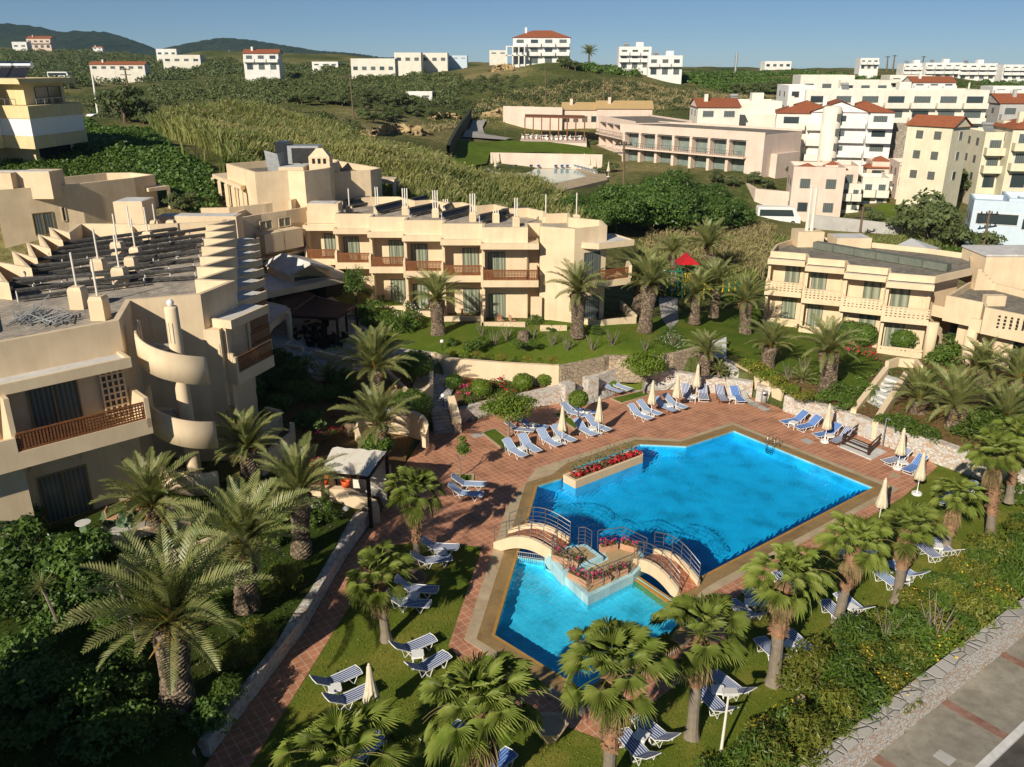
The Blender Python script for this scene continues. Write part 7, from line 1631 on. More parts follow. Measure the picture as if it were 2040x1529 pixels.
for k, (x, y, Y, z, lab) in enumerate(((375, 515, 132, 3.6, 'first'), (560, 495, 136, 3.6, 'second'), (915, 445, 150, 3.4, 'third'), (890, 485, 146, 3.0, 'fourth'), (1330, 490, 139, 3.6, 'fifth'))):
    house('small pink stair turret with red pyramid roof, %s of five from the left' % lab, *S2(x, y+90), Y, 3.6, 3.6, -12, 1.9, 'pink', 'hip', floors=1, bays=1, balc=False, side=False, name='stair_turret', cat='turret', group='pink stair turrets')
for k, (x, y, Y, w, h, lab) in enumerate(((690, 800, 134, 3, 3.6, 'left'), (840, 790, 137, 4, 4.4, 'middle'), (1000, 760, 142, 3.5, 4.4, 'right'))):
    house('cream terraced holiday unit with open verandas, %s one of three' % lab, *S2(x, y), Y, w, 6, -12, h, 'cream', 'flat', floors=2, bays=2, group='cream holiday units', extra=False)
mb = MB(); a, b = P(*S2(870, 440), 165), P(*S2(1240, 470), 160); wallstrip('stone_wall', 'high grey stone retaining wall below the long beige hotel', 'wall', [a, b], .6, -2, a.z+7, 'stone_grey')
house('small white modern villa with veranda and roof panels at the right edge', *S2(1640, 950), 104, 5.5, 6, -22, 3.2, 'blue_paint', 'flat', floors=1, bays=1, wide=.8, balc=False, extra=False)
house('white wing of the modern villa at the right picture edge', *S2(1880, 990), 103, 6, 7, -22, 4.0, 'blue_paint', 'flat', floors=1, bays=2, balc=False, extra=False)
wallstrip('garden_wall', 'grey concrete garden wall between the dry field and holiday houses', 'wall', [P(1612, 448, 124), P(1700, 458, 120), P(1790, 468, 116)], .3, -4, P(1612, 436, 124).z+.6, 'grey')
drape('holiday_lawn', [tuple(T(*S2(*p))[:2]) for p in ((900, 900), (1120, 905), (1160, 770), (1000, 760), (900, 820))], 'lawn_green', .2, 3)
# --- skyline houses
SKY = [('white three storey villa with red hip roofs on the hilltop', 1022, 128, 290, 18, 12, -3, 7.8, 'stucco_white', 'hip', 3, 4, 'white hilltop houses'),
 ('white apartment house with arches right of the hilltop palm', 1232, 136, 300, 10.5, 9, -3, 6, 'stucco_white', 'flat', 3, 3, 'white hilltop houses'),
 ('stepped white house right of the arched apartment house', 1290, 150, 295, 11, 9, -3, 5.4, 'stucco_white', 'flat', 2, 3, 'white hilltop houses'),
 ('white unfinished concrete villa with red roof on the left skyline', 487, 140, 330, 12.5, 8, 4, 5.6, 'stucco_white', 'gx', 2, 3, 'white hilltop houses'),
 ('long farmhouse with red tiled roof on the left slope', 180, 142, 430, 25, 8, 6, 2.8, 'cream', 'gx', 1, 6, 'far farmhouses'),
 ('pink red roofed house high on the left hillside', 55, 96, 800, 20, 12, 5, 7.5, 'pink', 'gx', 2, 4, 'far farmhouses'),
 ('white building beside the pink hillside house', 25, 96, 780, 12, 9, 5, 4.3, 'stucco_white', 'flat', 1, 2, 'far farmhouses'),
 ('white tiny red roofed chapel on the left hillside', 185, 100, 900, 9, 6, 5, 2.3, 'stucco_white', 'gx', 1, 2, 'far farmhouses'),
 ('flat grey white house on the skyline left of the unfinished villa', 312, 112, 600, 13, 9, 4, 3.8, 'stucco_white', 'flat', 1, 3, 'far farmhouses'),
 ('cream flat roofed villa below the grey white skyline house', 325, 126, 520, 21, 10, 4, 3.8, 'cream', 'flat', 1, 4, 'far farmhouses'),
 ('small white red roofed house before the bare hill', 452, 117, 700, 7, 6, 4, 3.6, 'stucco_white', 'gx', 1, 2, 'far farmhouses'),
 ('low white house on the skyline between unfinished villa and cream villas', 622, 135, 420, 12, 8, 0, 2, 'stucco_white', 'flat', 1, 3, 'far farmhouses'),
 ('cream modern villa with sloped roof, first left on the middle skyline', 700, 146, 330, 16, 9, 0, 4.4, 'cream', 'flat', 1, 5, 'cream skyline villas'),
 ('cream modern villa, second from left on the middle skyline', 786, 127, 360, 10.5, 9, 0, 3.5, 'cream', 'flat', 1, 3, 'cream skyline villas'),
 ('cream modern villa, third from left on the middle skyline', 840, 127, 370, 10.5, 9, 0, 3.5, 'cream', 'flat', 1, 3, 'cream skyline villas'),
 ('low white and blue house right of the cream skyline villas', 885, 122, 380, 9.5, 8, 0, 1.6, 'blue_paint', 'flat', 1, 3, 'cream skyline villas'),
 ('small pale house on the skyline left of the hilltop villa', 975, 112, 420, 8, 6, 0, 1.9, 'cream', 'flat', 1, 2, 'cream skyline villas'),
 ('small white flat house in the middle of the green slope', 808, 202, 235, 7, 4, 0, 1.8, 'stucco_white', 'flat', 1, 2, 'small slope houses'),
 ('white cubic house on the right skyline', 1523, 137, 480, 14, 9, 0, 3.1, 'stucco_white', 'flat', 1, 4, 'white skyline houses'),
 ('white villa with stepped roof right of the skyline cube', 1712, 138, 400, 8, 7, -4, 4, 'stucco_white', 'flat', 2, 3, 'white skyline houses'),
 ('white terraced apartment block, leftmost of the right skyline row', 1797, 156, 385, 9.3, 8, -4, 5.2, 'stucco_white', 'flat', 3, 3, 'white terraced blocks'),
 ('white terraced apartment block, second of the right skyline row', 1840, 156, 380, 15, 8, -4, 5.5, 'stucco_white', 'flat', 3, 4, 'white terraced blocks'),
 ('white terraced apartment block, third of the right skyline row', 1908, 158, 378, 15, 8, -4, 5.6, 'stucco_white', 'flat', 3, 4, 'white terraced blocks'),
 ('white terraced apartment block at the end of the right skyline row', 1995, 158, 370, 16, 9, -4, 5, 'stucco_white', 'flat', 3, 5, 'white terraced blocks'),
 ('white flat roofed apartment with roof frame above the beige hotel', 1592, 186, 225, 13, 9, -5, 3.7, 'cream', 'flat', 1, 3, 'white houses above the beige hotel'),
 ('white stepped house with dark openings above the beige hotel', 1672, 188, 222, 12, 9, -5, 2.7, 'cream', 'flat', 1, 3, 'white houses above the beige hotel'),
 ('white house with terracotta awning in the middle distance right', 1815, 190, 260, 12, 9, -5, 3.4, 'stucco_white', 'gx', 2, 3, 'white houses above the beige hotel'),
 ('white low house with arches between the skyline row and beige hotel', 1770, 175, 290, 13, 9, -5, 3.2, 'cream', 'flat', 2, 3, 'white houses above the beige hotel'),
 ('white stepped house group at the right edge below the skyline', 1975, 196, 270, 14, 9, -5, 2.8, 'stucco_white', 'flat', 2, 3, 'white houses above the beige hotel')]
for lab, px, py, Y, w, d, a, h, wl, rf, fl_n, by, gr in SKY: house(lab, px, py, Y, w, d, a, h, wl, rf, floors=fl_n, bays=by, group=gr, balc=(fl_n > 1), side=False, extra=(h > 5), sink=6)
# white veranda of the hilltop villa
p = P(1008, 128, 286); t = thing('veranda', 'white two level open veranda at the left of the hilltop villa', 'veranda', p); 
for z in (2.4, 5.0): mb = MB(); mb.box(0, 6, 0, 5, z, z+.3); mb.build('slab', 'stucco_white', t, world=False)
for x in (0, 1.9, 3.8, 5.6): mb = MB(); mb.box(x, x+.4, 0, .5, -4, 5.0); mb.build('pillar', 'stucco_white', t, world=False)
# --- hills
def hill(name, pts, Y, thick):
    """ridge profile given as pixel points; a rounded mountain of real depth behind the plain"""
    xs = np.array([P(a, b, Y).x for a, b in pts]); zs = np.array([P(a, b, Y).z for a, b in pts]); n = 260; m = 40
    X = np.linspace(xs[0], xs[-1], n); Zr = np.interp(X, xs, zs); v = np.linspace(-1, 1, m)
    XX, VV = np.meshgrid(X, v); prof = np.cos(VV*math.pi/2)**.8; base = -20
    g = np.random.default_rng(4); ZZ = base+(np.interp(XX, xs, zs)-base)*prof*(1-.10*np.sin(XX*.013+VV*5)*(1-prof))
    ZZ += (1-prof)*prof*60*np.sin(XX*.008+VV*3)+(g.random(XX.shape)-.5)*9*prof
    idx = np.arange(n*m).reshape(m, n); Q = np.stack([idx[:-1, :-1], idx[:-1, 1:], idx[1:, 1:], idx[1:, :-1]], -1).reshape(-1, 4)
    o = np_mesh(name, np.stack([XX, Y+VV*thick, ZZ], -1).reshape(-1, 3), Q, 'hill', True); o['kind'] = 'structure'
hill('hills', [(-300, 130), (-120, 80), (0, 62), (35, 50), (65, 62), (110, 76), (150, 72), (190, 64), (230, 78), (275, 98), (330, 118), (380, 140)], 2600, 700)
hill('hills', [(330, 130), (360, 100), (400, 88), (450, 78), (500, 82), (560, 92), (620, 103), (700, 108), (800, 122), (860, 135)], 2900, 700)
hill('hills', [(640, 135), (690, 108), (760, 118), (820, 115), (900, 128), (1000, 140)], 3100, 500)
# scarps and bare earth
g = np.random.default_rng(8)
def scarp(px0, px1, py0, py1, amp, nm='earth_bank'):
    n = 40; m = 7; V = []; tops = []
    for j in range(m):
        for i in range(n):
            u = i/(n-1); v = j/(m-1); x = px0+(px1-px0)*u; yb = py0+amp*.5*math.sin(u*9); yt = py1+amp*.5*math.sin(u*7+1)
            if j == 0: b = T(x, yb); tops.append(b)
            b = tops[i]; hgt = (yb-yt)*b.y/1700; e = (1-abs(2*u-1)**4)
            V.append((b.x+g.normal()*.35, b.y+v*hgt*.5+g.normal()*.45, b.z-.4+hgt*v*e+g.normal()*.12))
    idx = np.arange(n*m).reshape(m, n); Q = np.stack([idx[:-1, :-1], idx[:-1, 1:], idx[1:, 1:], idx[1:, :-1]], -1).reshape(-1, 4)
    o = np_mesh(nm, np.array(V), Q, 'scarp'); o['kind'] = 'structure'
scarp(715, 865, 268, 248, 6); scarp(850, 925, 236, 224, 4); scarp(945, 1120, 232, 214, 6); scarp(975, 1035, 140, 128, 3)
# ---------------- plants and small things ----------------
DP = [((873,667),(870,600),2.9,.50,2.6,'fat trunked date palm in front of the central building left part'),
 ((1150,672),(1152,585),3.0,.50,2.5,'date palm before the blank right wall of the central building'),
 ((1284,662),(1297,570),3.0,.50,2.4,'date palm right of the central building terrace, left of the path'),
 ((1268,625),(1277,548),2.8,.42,2.3,'leaning date palm directly behind the terrace corner of the central building'),
 ((1383,645),(1387,585),2.7,.42,1.9,'date palm before the playground, left of two with trunks close together'),
 ((1421,632),(1427,568),2.7,.40,1.9,'date palm before the playground, right of two with trunks close together'),
 ((1345,560),(1338,505),2.6,.36,2.2,'date palm standing behind the playground on its left'),
 ((1418,545),(1412,492),3.2,.36,2.2,'tall date palm rising behind the playground'),
 ((1484,668),(1485,603),2.8,.46,1.0,'date palm at the left end of the right hotel building'),
 ((1400,745),(1408,706),2.1,.44,1.6,'small date palm beside the pale garden steps'),
 ((1527,733),(1535,692),2.5,.48,1.5,'squat date palm on the lawn left of the tallest garden date palm'),
 ((1650,782),(1651,703),3.0,.55,1.4,'large bare trunked date palm in the middle of the right lawn'),
 ((1825,822),(1831,797),2.6,.52,1.3,'short date palm just right of the white stairway'),
 ((1903,856),(1905,812),3.0,.56,1.2,'stout date palm in the slope bed right of the stairway'),
 ((1990,875),(2000,835),3.0,.50,1.2,'date palm at the right picture edge above the bushes'),
 ((2035,800),(2030,760),3.0,.50,.8,'date palm cut by the right picture edge'),
 ((1960,770),(1962,735),2.6,.44,.8,'date palm before the entrance wing behind the others'),
 ((750,795),(748,738),3.4,.46,2.0,'large date palm with orange frond bases beside the restaurant terrace'),
 ((757,893),(756,850),2.9,.42,1.3,'date palm growing inside the curved shell wall'),
 ((497,945),(491,898),2.9,.42,2.2,'date palm close to the spiral staircase'),
 ((318,1050),(305,1012),3.0,.46,2.2,'date palm directly before the near left terrace'),
 ((492,1212),(487,1088),3.4,.46,1.3,'date palm third from the left in the shaded garden'),
 ((601,1106),(597,985),2.7,.42,.9,'date palm with pale trunk left of the bar steps'),
 ((355,1405),(342,1242),3.7,.52,1.2,'biggest date palm in the dark garden at lower left')]
for i, (b, tp, cr, r_, zg, lab) in enumerate(DP): date_palm(lab, b, tp, cr, r_, zg, i)
FP = [((832,1118),(822,992),1.9,.17,0,.3,'fan palm beside the bar with its crown over the bar counter'),
 ((770,1275),(755,1160),1.95,.19,0,.72,'fan palm with smooth grey trunk on the left lawn'),
 ((930,1640),(958,1430),2.5,.22,0,.4,'large fan palm cut by the bottom edge, left of centre'),
 ((680,1700),(690,1520),2.3,.2,0,.4,'fan palm crown rising at the bottom left edge of the lawn'),
 ((1212,1580),(1222,1350),2.45,.21,0,.4,'fan palm in front of the lower tip of the paddling pool'),
 ((1378,1468),(1395,1275),2.2,.2,0,.55,'fan palm between paddling pool and lamp post'),
 ((1541,1362),(1560,1165),2.1,.23,0,.5,'tall fan palm with clean lower trunk right of the lower lawn'),
 ((1668,1242),(1702,1095),1.9,.2,0,.48,'leaning fan palm near the lower right pool edge'),
 ((1785,1200),(1808,1062),1.8,.2,0,.5,'leaning fan palm second from the right beside the pool corner'),
 ((1884,1092),(1905,1000),1.75,.2,.1,.3,'fan palm at the right pool corner'),
 ((1972,1070),(1985,915),1.9,.2,.3,.3,'fan palm furthest right above the dense hedge'),
 ((2010,1000),(2025,880),1.7,.19,.6,.3,'fan palm at the right edge behind the hedge')]
for i, (b, tp, cr, r_, zg, cut, lab) in enumerate(FP): fan_palm(lab, b, tp, cr, r_, zg, i, cut)
# small palms
for (b, cr, zg, lab) in (((1598,765),1.0,1.4,'small young palm on the right lawn slope'), ((1432,748),.9,1.5,'small young palm beside the pale steps'), ((655,765),1.4,2.2,'dark young palm in the shade below the terrace'), ((1955,880),1.6,1.1,'bushy low palm in the slope bed at right')):
    t = thing('young_palm', lab, 'palm', G(*b, zg), 0, 'young palms'); mobj('crown', DC[1], t, (0, 0, .25), 0, cr/2.75); mb = MB(); mb.lathe([(.16, -.1), (.14, .3), (.001, .35)], (0, 0, 0), 8); mb.build('trunk', 'bark_date', t, world=False)
# yuccas
for x, y, h, lab in ((130, 1285, 2.6, 'left'), (285, 1320, 3.6, 'middle'), (345, 1330, 2.7, 'right')):
    c = G(x, y, 1.6); t = thing('yucca_tree', 'thin stemmed yucca in the dark garden, %s one of three' % lab, 'yucca', c, 0, 'yuccas in the dark garden'); mb = MB(); mb.tube([(0, 0, -.2), (-.15, 0, h*.5), (-.4, 0, h)], [.07, .055, .05], 6); mb.build('stem', 'bark_grey', t, world=False)
    g = np.random.default_rng(x); V = []; Q = []
    for i in range(70):
        a = g.random()*6.28; e = R(-20+100*g.random()); d = np.array([math.cos(a)*math.cos(e), math.sin(a)*math.cos(e), math.sin(e)]); s_ = np.array([-math.sin(a), math.cos(a), 0])*.022; o = np.array([-.4, 0, h]); k = len(V); V += [o-s_, o+s_, o+d*.65]; Q.append((k, k+1, k+2))
    mobj('leaf_head', py_mesh('leaf_head', np.array(V), Q, 'date'), t)
# deck trees
dt = tree_proto('citrus_tree', 'x', 'tree', (1.75, 1.6, 1.05), 2.0, 5200, .16, 'leaf_lime', 'bark_grey', .075, 21, 7, 26, .55, group='lime green trees on the deck')
DT = Proto(dt); DT.put(G(1013, 873, .05), 'lime green round crowned tree in the left kerbed bed on the deck', 0); DT.put(G(1283, 784, .05), 'lime green round crowned tree in the rear kerbed bed against the wall', 1.2, 1.03)
o = ball_proto('ball_tree', 'small clipped ball shaped tree in the middle deck bed', 'tree', .66, 'leaf_lime', 4, 2600, .10, 1.15, .82); o.location = G(1151, 841, .05)
st = tree_proto('young_tree', 'sparse young tree in the small kerbed bed left of the pool', 'tree', (.75, .75, .95), 1.8, 700, .15, 'leaf_bush', 'bark_grey', .04, 33, 5, 9, .3); st.location = G(917, 950, .05)
# clipped balls in the flower bed
for x, y, r, z, lab in ((958, 790, .78, 1.0, 'largest clipped round bush at the left of the flower bed'), (1041, 776, .72, 1.0, 'clipped round bush in the middle of the flower bed'), (1016, 752, .55, 1.05, 'smaller clipped bush behind the middle one'), (1084, 767, .6, .95, 'clipped round bush at the right end of the flower bed'), (905, 775, .65, 1.2, 'clipped bush beside the path above the steps')):
    o = ball_proto('clipped_bush', lab, 'bush', r, 'leaf_lime' if x > 940 else 'leaf_bush', int(x), 1900, .10, 0, .85, 'clipped round bushes in the flower bed'); o.location = G(x, y, z)
for x, y, r, z, lab in ((822, 832, 1.35, 1.3, 'big dome shaped bush behind the shell wall'), (828, 748, 1.3, 2.1, 'leafy bush mass inside the curved planter'), (755, 900, .9, 1.0, 'dark bush at the foot of the tall lamp post')):
    o = ball_proto('dome_bush', lab, 'bush', r, 'leaf_bush', int(x)+1, 2800, .12, 0, .7); o.location = G(x, y, z)
for x, y, z, lab in ((1797, 694, .5, 'dark clipped bush left before the right hotel building'), (1718, 685, .6, 'clipped square bush below the right hotel balconies'), (1690, 680, .6, 'second clipped bush below the right hotel balconies')):
    o = ball_proto('clipped_bush', lab, 'bush', 1.15, 'leaf_bush', int(x), 2400, .13, 0, .8); o.location = G(x, y, z)
# generic bush prototypes
BP = {}
BP['green'] = Proto(bush_proto('shrub', 'x', 'shrub', (.9, .9, .7), 900, .17, 'leaf_bush', 51), bush_proto('shrub', 'x', 'shrub', (.8, 1.0, .75), 900, .15, 'leaf_bush', 52))
BP['yellow'] = Proto(bush_proto('flowering_shrub', 'x', 'shrub', (1.1, 1.0, .75), 1500, .13, 'leaf_yellow', 53, flowers=('petal_yellow', 40, .07)), bush_proto('flowering_shrub', 'x', 'shrub', (1.0, 1.1, .7), 1500, .12, 'leaf_lime', 54, flowers=('petal_yellow', 22, .07)))
BP['olean'] = Proto(bush_proto('oleander', 'x', 'shrub', (1.2, 1.2, 1.15), 1900, .24, 'leaf_bush', 55, 18, .3, .22), bush_proto('oleander', 'x', 'shrub', (1.1, 1.3, 1.2), 1900, .22, 'leaf_yellow', 56, 18, .3, .24))
BP['rose'] = Proto(bush_proto('rose_bush', 'x', 'rose bush', (.55, .55, .5), 240, .13, 'leaf_bush', 57, 8, .2, flowers=('petal_pink', 26, .10)), bush_proto('rose_bush', 'x', 'rose bush', (.5, .6, .45), 240, .12, 'leaf_bush', 58, 8, .2, flowers=('petal_red', 24, .10)))
BP['white'] = Proto(bush_proto('white_rose_bush', 'x', 'rose bush', (.6, .6, .7), 300, .13, 'leaf_bush', 59, 8, .2, flowers=('petal_white', 22, .09)))
BP['dark'] = Proto(bush_proto('dark_shrub', 'x', 'shrub', (1.3, 1.3, .95), 1300, .22, 'leaf_dark', 60), bush_proto('dark_shrub', 'x', 'shrub', (1.2, 1.4, 1.0), 1300, .2, 'leaf_dark', 61))
def bushes(kind, pts, label, z=None, sc=(.8, 1.2)):
    for p in pts:
        q = T(*p[:2]) if z is None else G(p[0], p[1], z); BP[kind].put(q-Vector((0, 0, .05)), label, None, sc[0]+(sc[1]-sc[0])*rng.random())
bushes('rose', [(930,790),(925,775),(1000,760),(990,775),(970,752),(1012,790)], 'pink and red flowering rose bush between the clipped bushes of the flower bed', 1.05, (.9, 1.3))
bushes('rose', [(640,880),(668,868),(615,910),(560,860),(600,840),(660,835),(635,930)], 'sparse rose bush on the bare soil left of the bar', 1.6, (.6, 1.0))
bushes('white', [(790,640),(815,628),(850,622),(835,640),(760,605),(900,600)], 'white flowering rose bush before the ground floor rooms of the central building', 2.7, (.9, 1.2))
bushes('green', [(720,600),(740,630),(770,650),(790,665),(740,655),(720,640),(820,655)], 'green shrub between the restaurant terrace and the central building', 2.6, (.9, 1.5))
bushes('green', [(900,690),(940,700),(1060,690),(1100,660),(1065,648),(1190,668),(960,690),(1035,692)], 'small green shrub scattered on the central lawn', 2.45, (.5, .9))
bushes('yellow', [(900,708),(925,711),(950,713),(975,715),(1000,717),(1025,719),(1050,721),(1075,722),(1100,724)], 'piece of the yellow flowered low hedge along the top of the plaster wall', 2.45, (.42, .5))
bushes('yellow', [(1490,735),(1510,748),(1530,760),(1550,772),(1575,785),(1600,800)], 'yellow flecked low bush in the hedge along the sloping right path', 1.35, (.7, .9))
bushes('green', [(1665,790),(1690,800),(1680,815),(1640,800),(1720,790),(1640,690),(1760,860),(1785,850),(1800,880),(1830,870),(1850,880)], 'bright green shrub on the slope around the white stairway', None, (.7, 1.1))
bushes('green', [(1880,715),(1905,705),(1930,712),(1960,705),(1985,720),(2010,715),(2035,720),(1950,725),(2000,735),(1880,735)], 'tall leafy shrub before the entrance wing', .3, (1.3, 1.9))
bushes('rose', [(1725,712),(1700,705),(1740,718)], 'red bougainvillea bush below the right hotel building', .7, (1.0, 1.5))
bushes('dark', [(560,740),(590,760),(540,770),(600,800),(560,820),(640,800),(620,850),(540,850),(500,790),(690,800),(680,770),(520,730)], 'dark shrub in the shaded bed beside the left building', None, (.7, 1.1))
bushes('dark', [(30,1075),(60,1110),(20,1150),(90,1140),(140,1180),(60,1200),(170,1130),(20,1230),(120,1230),(200,1200)], 'dark shrub in the black shaded garden at the left edge', None, (.9, 1.3))
bushes('dark', [(60,1320),(120,1370),(40,1400),(180,1420),(100,1460),(230,1480),(270,1390),(20,1480),(160,1500),(300,1470),(420,1440)], 'dark shrub in the deep shade of the bottom left corner', None, (.6, 1.0))
bushes('olean', [(260,1330),(480,1330),(450,1400),(520,1280),(400,1240),(560,1180),(230,1250)], 'feathery dark green shrub under the date palms of the left garden', None, (.6, 1.0))
bushes('green', [(600,1030),(640,1020),(660,1035),(560,1040),(610,1050),(540,1090),(430,1060)], 'small leafy bush by the bar steps', None, (.45, .8))
# hedge between lawn and street wall
LAB = {'yellow': 'yellow flecked rounded bush in the hedge between lawn and street wall', 'olean': 'tall narrow leaved bush in the hedge between lawn and street wall', 'green': 'plain green bush in the hedge between lawn and street wall'}
g = np.random.default_rng(77); k = 0
for t in np.arange(-9.5, 34, .95):
    for d in (-1.15, -2.1, -3.0):
        if d < -2.5 and t < 0: continue
        q = OW0+DIR*float(t+g.normal()*.3)+NRM*float(d+g.normal()*.25)
        kd = ('yellow', 'olean', 'green', 'yellow', 'olean')[k % 5] if t > 1 else ('olean', 'green', 'olean', 'yellow')[k % 4]; k += 1
        BP[kd].put(Vector((q.x, q.y, -.1)), LAB[kd]+(', lower end' if t < 3 else ', middle' if t < 15 else ', right end'), None, .66+.42*g.random())
for i in range(26):
    q = Vector((26.5+g.random()*12, 39+g.random()*12)); BP[('olean', 'green', 'dark')[i % 3]].put(Vector((q.x, q.y, H(q.x, q.y)-.1)), 'bushy shrub in the thicket at the right picture edge behind the fan palms', None, 1+.5*g.random())
for i in range(22):
    q = Vector((20+g.random()*18, 50+g.random()*10)); 
    if inpoly(q.x, q.y, POOLZONE): continue
    BP['green'].put(Vector((q.x, q.y, H(q.x, q.y)-.05)), 'low creeping shrub on the brown slope above the right deck wall', None, .35+.35*g.random())
# twiggy bare shrubs
def twig_proto(seed):
    g = np.random.default_rng(seed); t = thing('bare_shrub', 'x', 'bare shrub', (0, 0, 0), 0, 'pruned bare branched shrubs'); mb = MB()
    for i in range(7):
        a = i*.9+g.random(); e = (.45*math.cos(a), .45*math.sin(a), .9+.3*g.random()); m = (e[0]*.45, e[1]*.45, .4); mb.tube([(0, 0, 0), m, e], [.03, .022, .008], 4); mb.tube([m, (m[0]+.2*g.normal(), m[1]+.2*g.normal(), .85)], [.015, .006], 4)
    mb.build('branches', 'bark_grey', t, world=False); V, Q = leaf_quads(np.array([[.45*g.normal(), .45*g.normal(), .8+.25*g.normal()] for _ in range(50)]), .09, g); np_obj('leaves', V, Q, 'leaf_bush', t); return t
TW = Proto(twig_proto(1), twig_proto(2))
for x, y in ((985,690),(1045,700),(1100,690),(1130,700),(1180,700),(1220,690),(1285,700),(1060,680),(960,670),(1340,690),(1010,680),(1600,745),(1570,755),(1760,760)): TW.put(T(x, y)-Vector((0, 0, .05)), 'pruned bare branched shrub standing on the garden lawn', None, .8+.5*rng.random())
for x, y, s in ((1860, 1280, 1.7), (1765, 1275, 1.2), (200, 1360, 1.5)): TW.put(G(x, y, .2), ['pale twiggy shrub with yellowish tips in the street hedge, left one', 'pale twiggy shrub with yellowish tips in the street hedge, right one', 'bare crooked little tree in the dark garden'][(x != 1765)+(x == 200)], None, s)
tt = tree_proto('pine_tree', 'thin young pine beside the left rooms of the central building', 'tree', (1.3, 1.3, 2.0), 2.6, 2400, .22, 'leaf_dark', 'bark', .07, 71, 8, 20, .2, .25); tt.location = G(712, 625, 2.7)
# low flowers / ground cover
def scatter(name, poly, n, size, mat, hgt=.15, kind='stuff', seed=1):
    g = np.random.default_rng(seed); p = ccw(poly); xs = [q.x for q in p]; ys = [q.y for q in p]; X = min(xs)+g.random(n*3)*(max(xs)-min(xs)); Y = min(ys)+g.random(n*3)*(max(ys)-min(ys))
    m = inpoly_np(X, Y, p); X, Y = X[m][:n], Y[m][:n]; Z = Hn(X, Y)+.04+hgt*g.random(len(X)); V, Q = leaf_quads(np.stack([X, Y, Z], 1), size, g, None, .35, .9); o = np_obj(name, V, Q, mat); o['kind'] = kind; return o
scatter('bedding_plants', [G(1030, 745, .9), G(1100, 750, .9), G(1010, 800, 1.0), G(925, 815, 1.0), G(915, 790, 1.1)], 2600, .16, 'leaf_bush', .25)
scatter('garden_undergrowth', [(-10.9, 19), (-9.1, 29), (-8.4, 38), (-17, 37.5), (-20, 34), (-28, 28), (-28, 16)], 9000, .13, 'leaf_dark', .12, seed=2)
scatter('slope_ground_cover', [(19.2, 54), (22, 50.5), (25.3, 46), (31, 39.5), (42, 44), (42, 60), (33, 62), (26, 58)], 6000, .2, 'leaf_bush', .2, seed=3)
scatter('lawn_flowers', [G(1310, 680, 2.2), G(1340, 660, 2.2), G(1370, 690, 2.0), G(1350, 700, 2.1)], 260, .10, 'petal_white', .3, seed=5)
scatter('lawn_edge_plants', [G(1300, 685, 2.2), G(1335, 650, 2.2), G(1385, 695, 2.0), G(1350, 705, 2.1)], 1500, .16, 'leaf_bush', .3, seed=6)
ZPs = inset(ZP, .3)
g = np.random.default_rng(12); X = -12+g.random(90000)*43; Y = 14+g.random(90000)*30; m = inpoly_np(X, Y, ZPs) & ~inpoly_np(X, Y, deck) & ~inpoly_np(X, Y, inset(COPE, -.1)); X, Y = X[m], Y[m]
V, Q = leaf_quads(np.stack([X, Y, .02+.03*g.random(len(X))], 1), .09, g, None, .25, 1.5); o = np_obj('lawn_grass_blades', V, Q, 'leaf_lime'); o['kind'] = 'stuff'
# ---- reeds
def reeds(name, poly, n, h0, h1, mat, seed, wid=.10, plume=0):
    g = np.random.default_rng(seed); p = ccw(poly); xs = [q.x for q in p]; ys = [q.y for q in p]; X = min(xs)+g.random(n*4)*(max(xs)-min(xs)); Y = min(ys)+g.random(n*4)*(max(ys)-min(ys))
    m = inpoly_np(X, Y, p); X, Y = X[m][:n], Y[m][:n]; k = len(X); cl = .55+.45*np.sin(X*.5+3*np.sin(Y*.21))*np.cos(Y*.37+X*.11); Z = Hn(X, Y)-.1; h = (h0+(h1-h0)*g.random(k))*(.75+.35*cl)
    a = g.random(k)*6.28; s = np.stack([np.cos(a), np.sin(a), 0*a], 1)*wid; ln = np.stack([g.normal(size=k)*.22+.12, g.normal(size=k)*.22, 0*a], 1)
    B = np.stack([X, Y, Z], 1); up = np.array([0, 0, 1.]); Mi = B+up*h[:, None]*.6+ln*h[:, None]*.35; E = B+up*h[:, None]*.95+ln*h[:, None]*1.0
    V = np.stack([B-s*.4, B+s*.4, Mi+s*1.3, Mi-s*1.3, E+s*.2, E-s*.2], 1).reshape(-1, 3); i0 = np.arange(k)*6; Q = np.concatenate([np.stack([i0, i0+1, i0+2, i0+3], 1), np.stack([i0+3, i0+2, i0+4, i0+5], 1)])
    o = np_obj(name, V, Q, mat); o['kind'] = 'stuff'
    V2, Q2 = leaf_quads(Mi+g.normal(size=(k, 3))*.5, .7, g, None, .12, 1.2); o = np_obj(name.replace('reeds', 'reed')+'_leaves', V2, Q2, mat); o['kind'] = 'stuff'
    if plume: j = g.random(k) < plume; V3, Q3 = leaf_quads(E[j], .6, g, None, .3, 2.0); o = np_obj(name.replace('reeds', 'reed')+'_plumes', V3, Q3, 'reed_tan'); o['kind'] = 'stuff'
tw_ = lambda L: [tuple(T(*p)[:2]) for p in L]
reeds('giant_reeds', tw_([(300, 262), (420, 235), (560, 245), (680, 285), (780, 315), (880, 345), (885, 400), (800, 400), (640, 330), (430, 345), (340, 310)])+[(-12, 83), (-28, 92)], 42000, 2.2, 3.5, 'reed', 1, .085, .12)
reeds('reeds_behind_central_building', [(-10, 84), (-24, 93), (-16, 112), (2, 118), (8, 95), (6, 82)], 17000, 2.2, 3.5, 'reed', 2, .085, .15)
reeds('field_reeds', tw_([(1280, 520), (1290, 480), (1480, 450), (1540, 470), (1520, 560), (1460, 545)]), 5200, .8, 1.7, 'reed_tan', 3, .07)
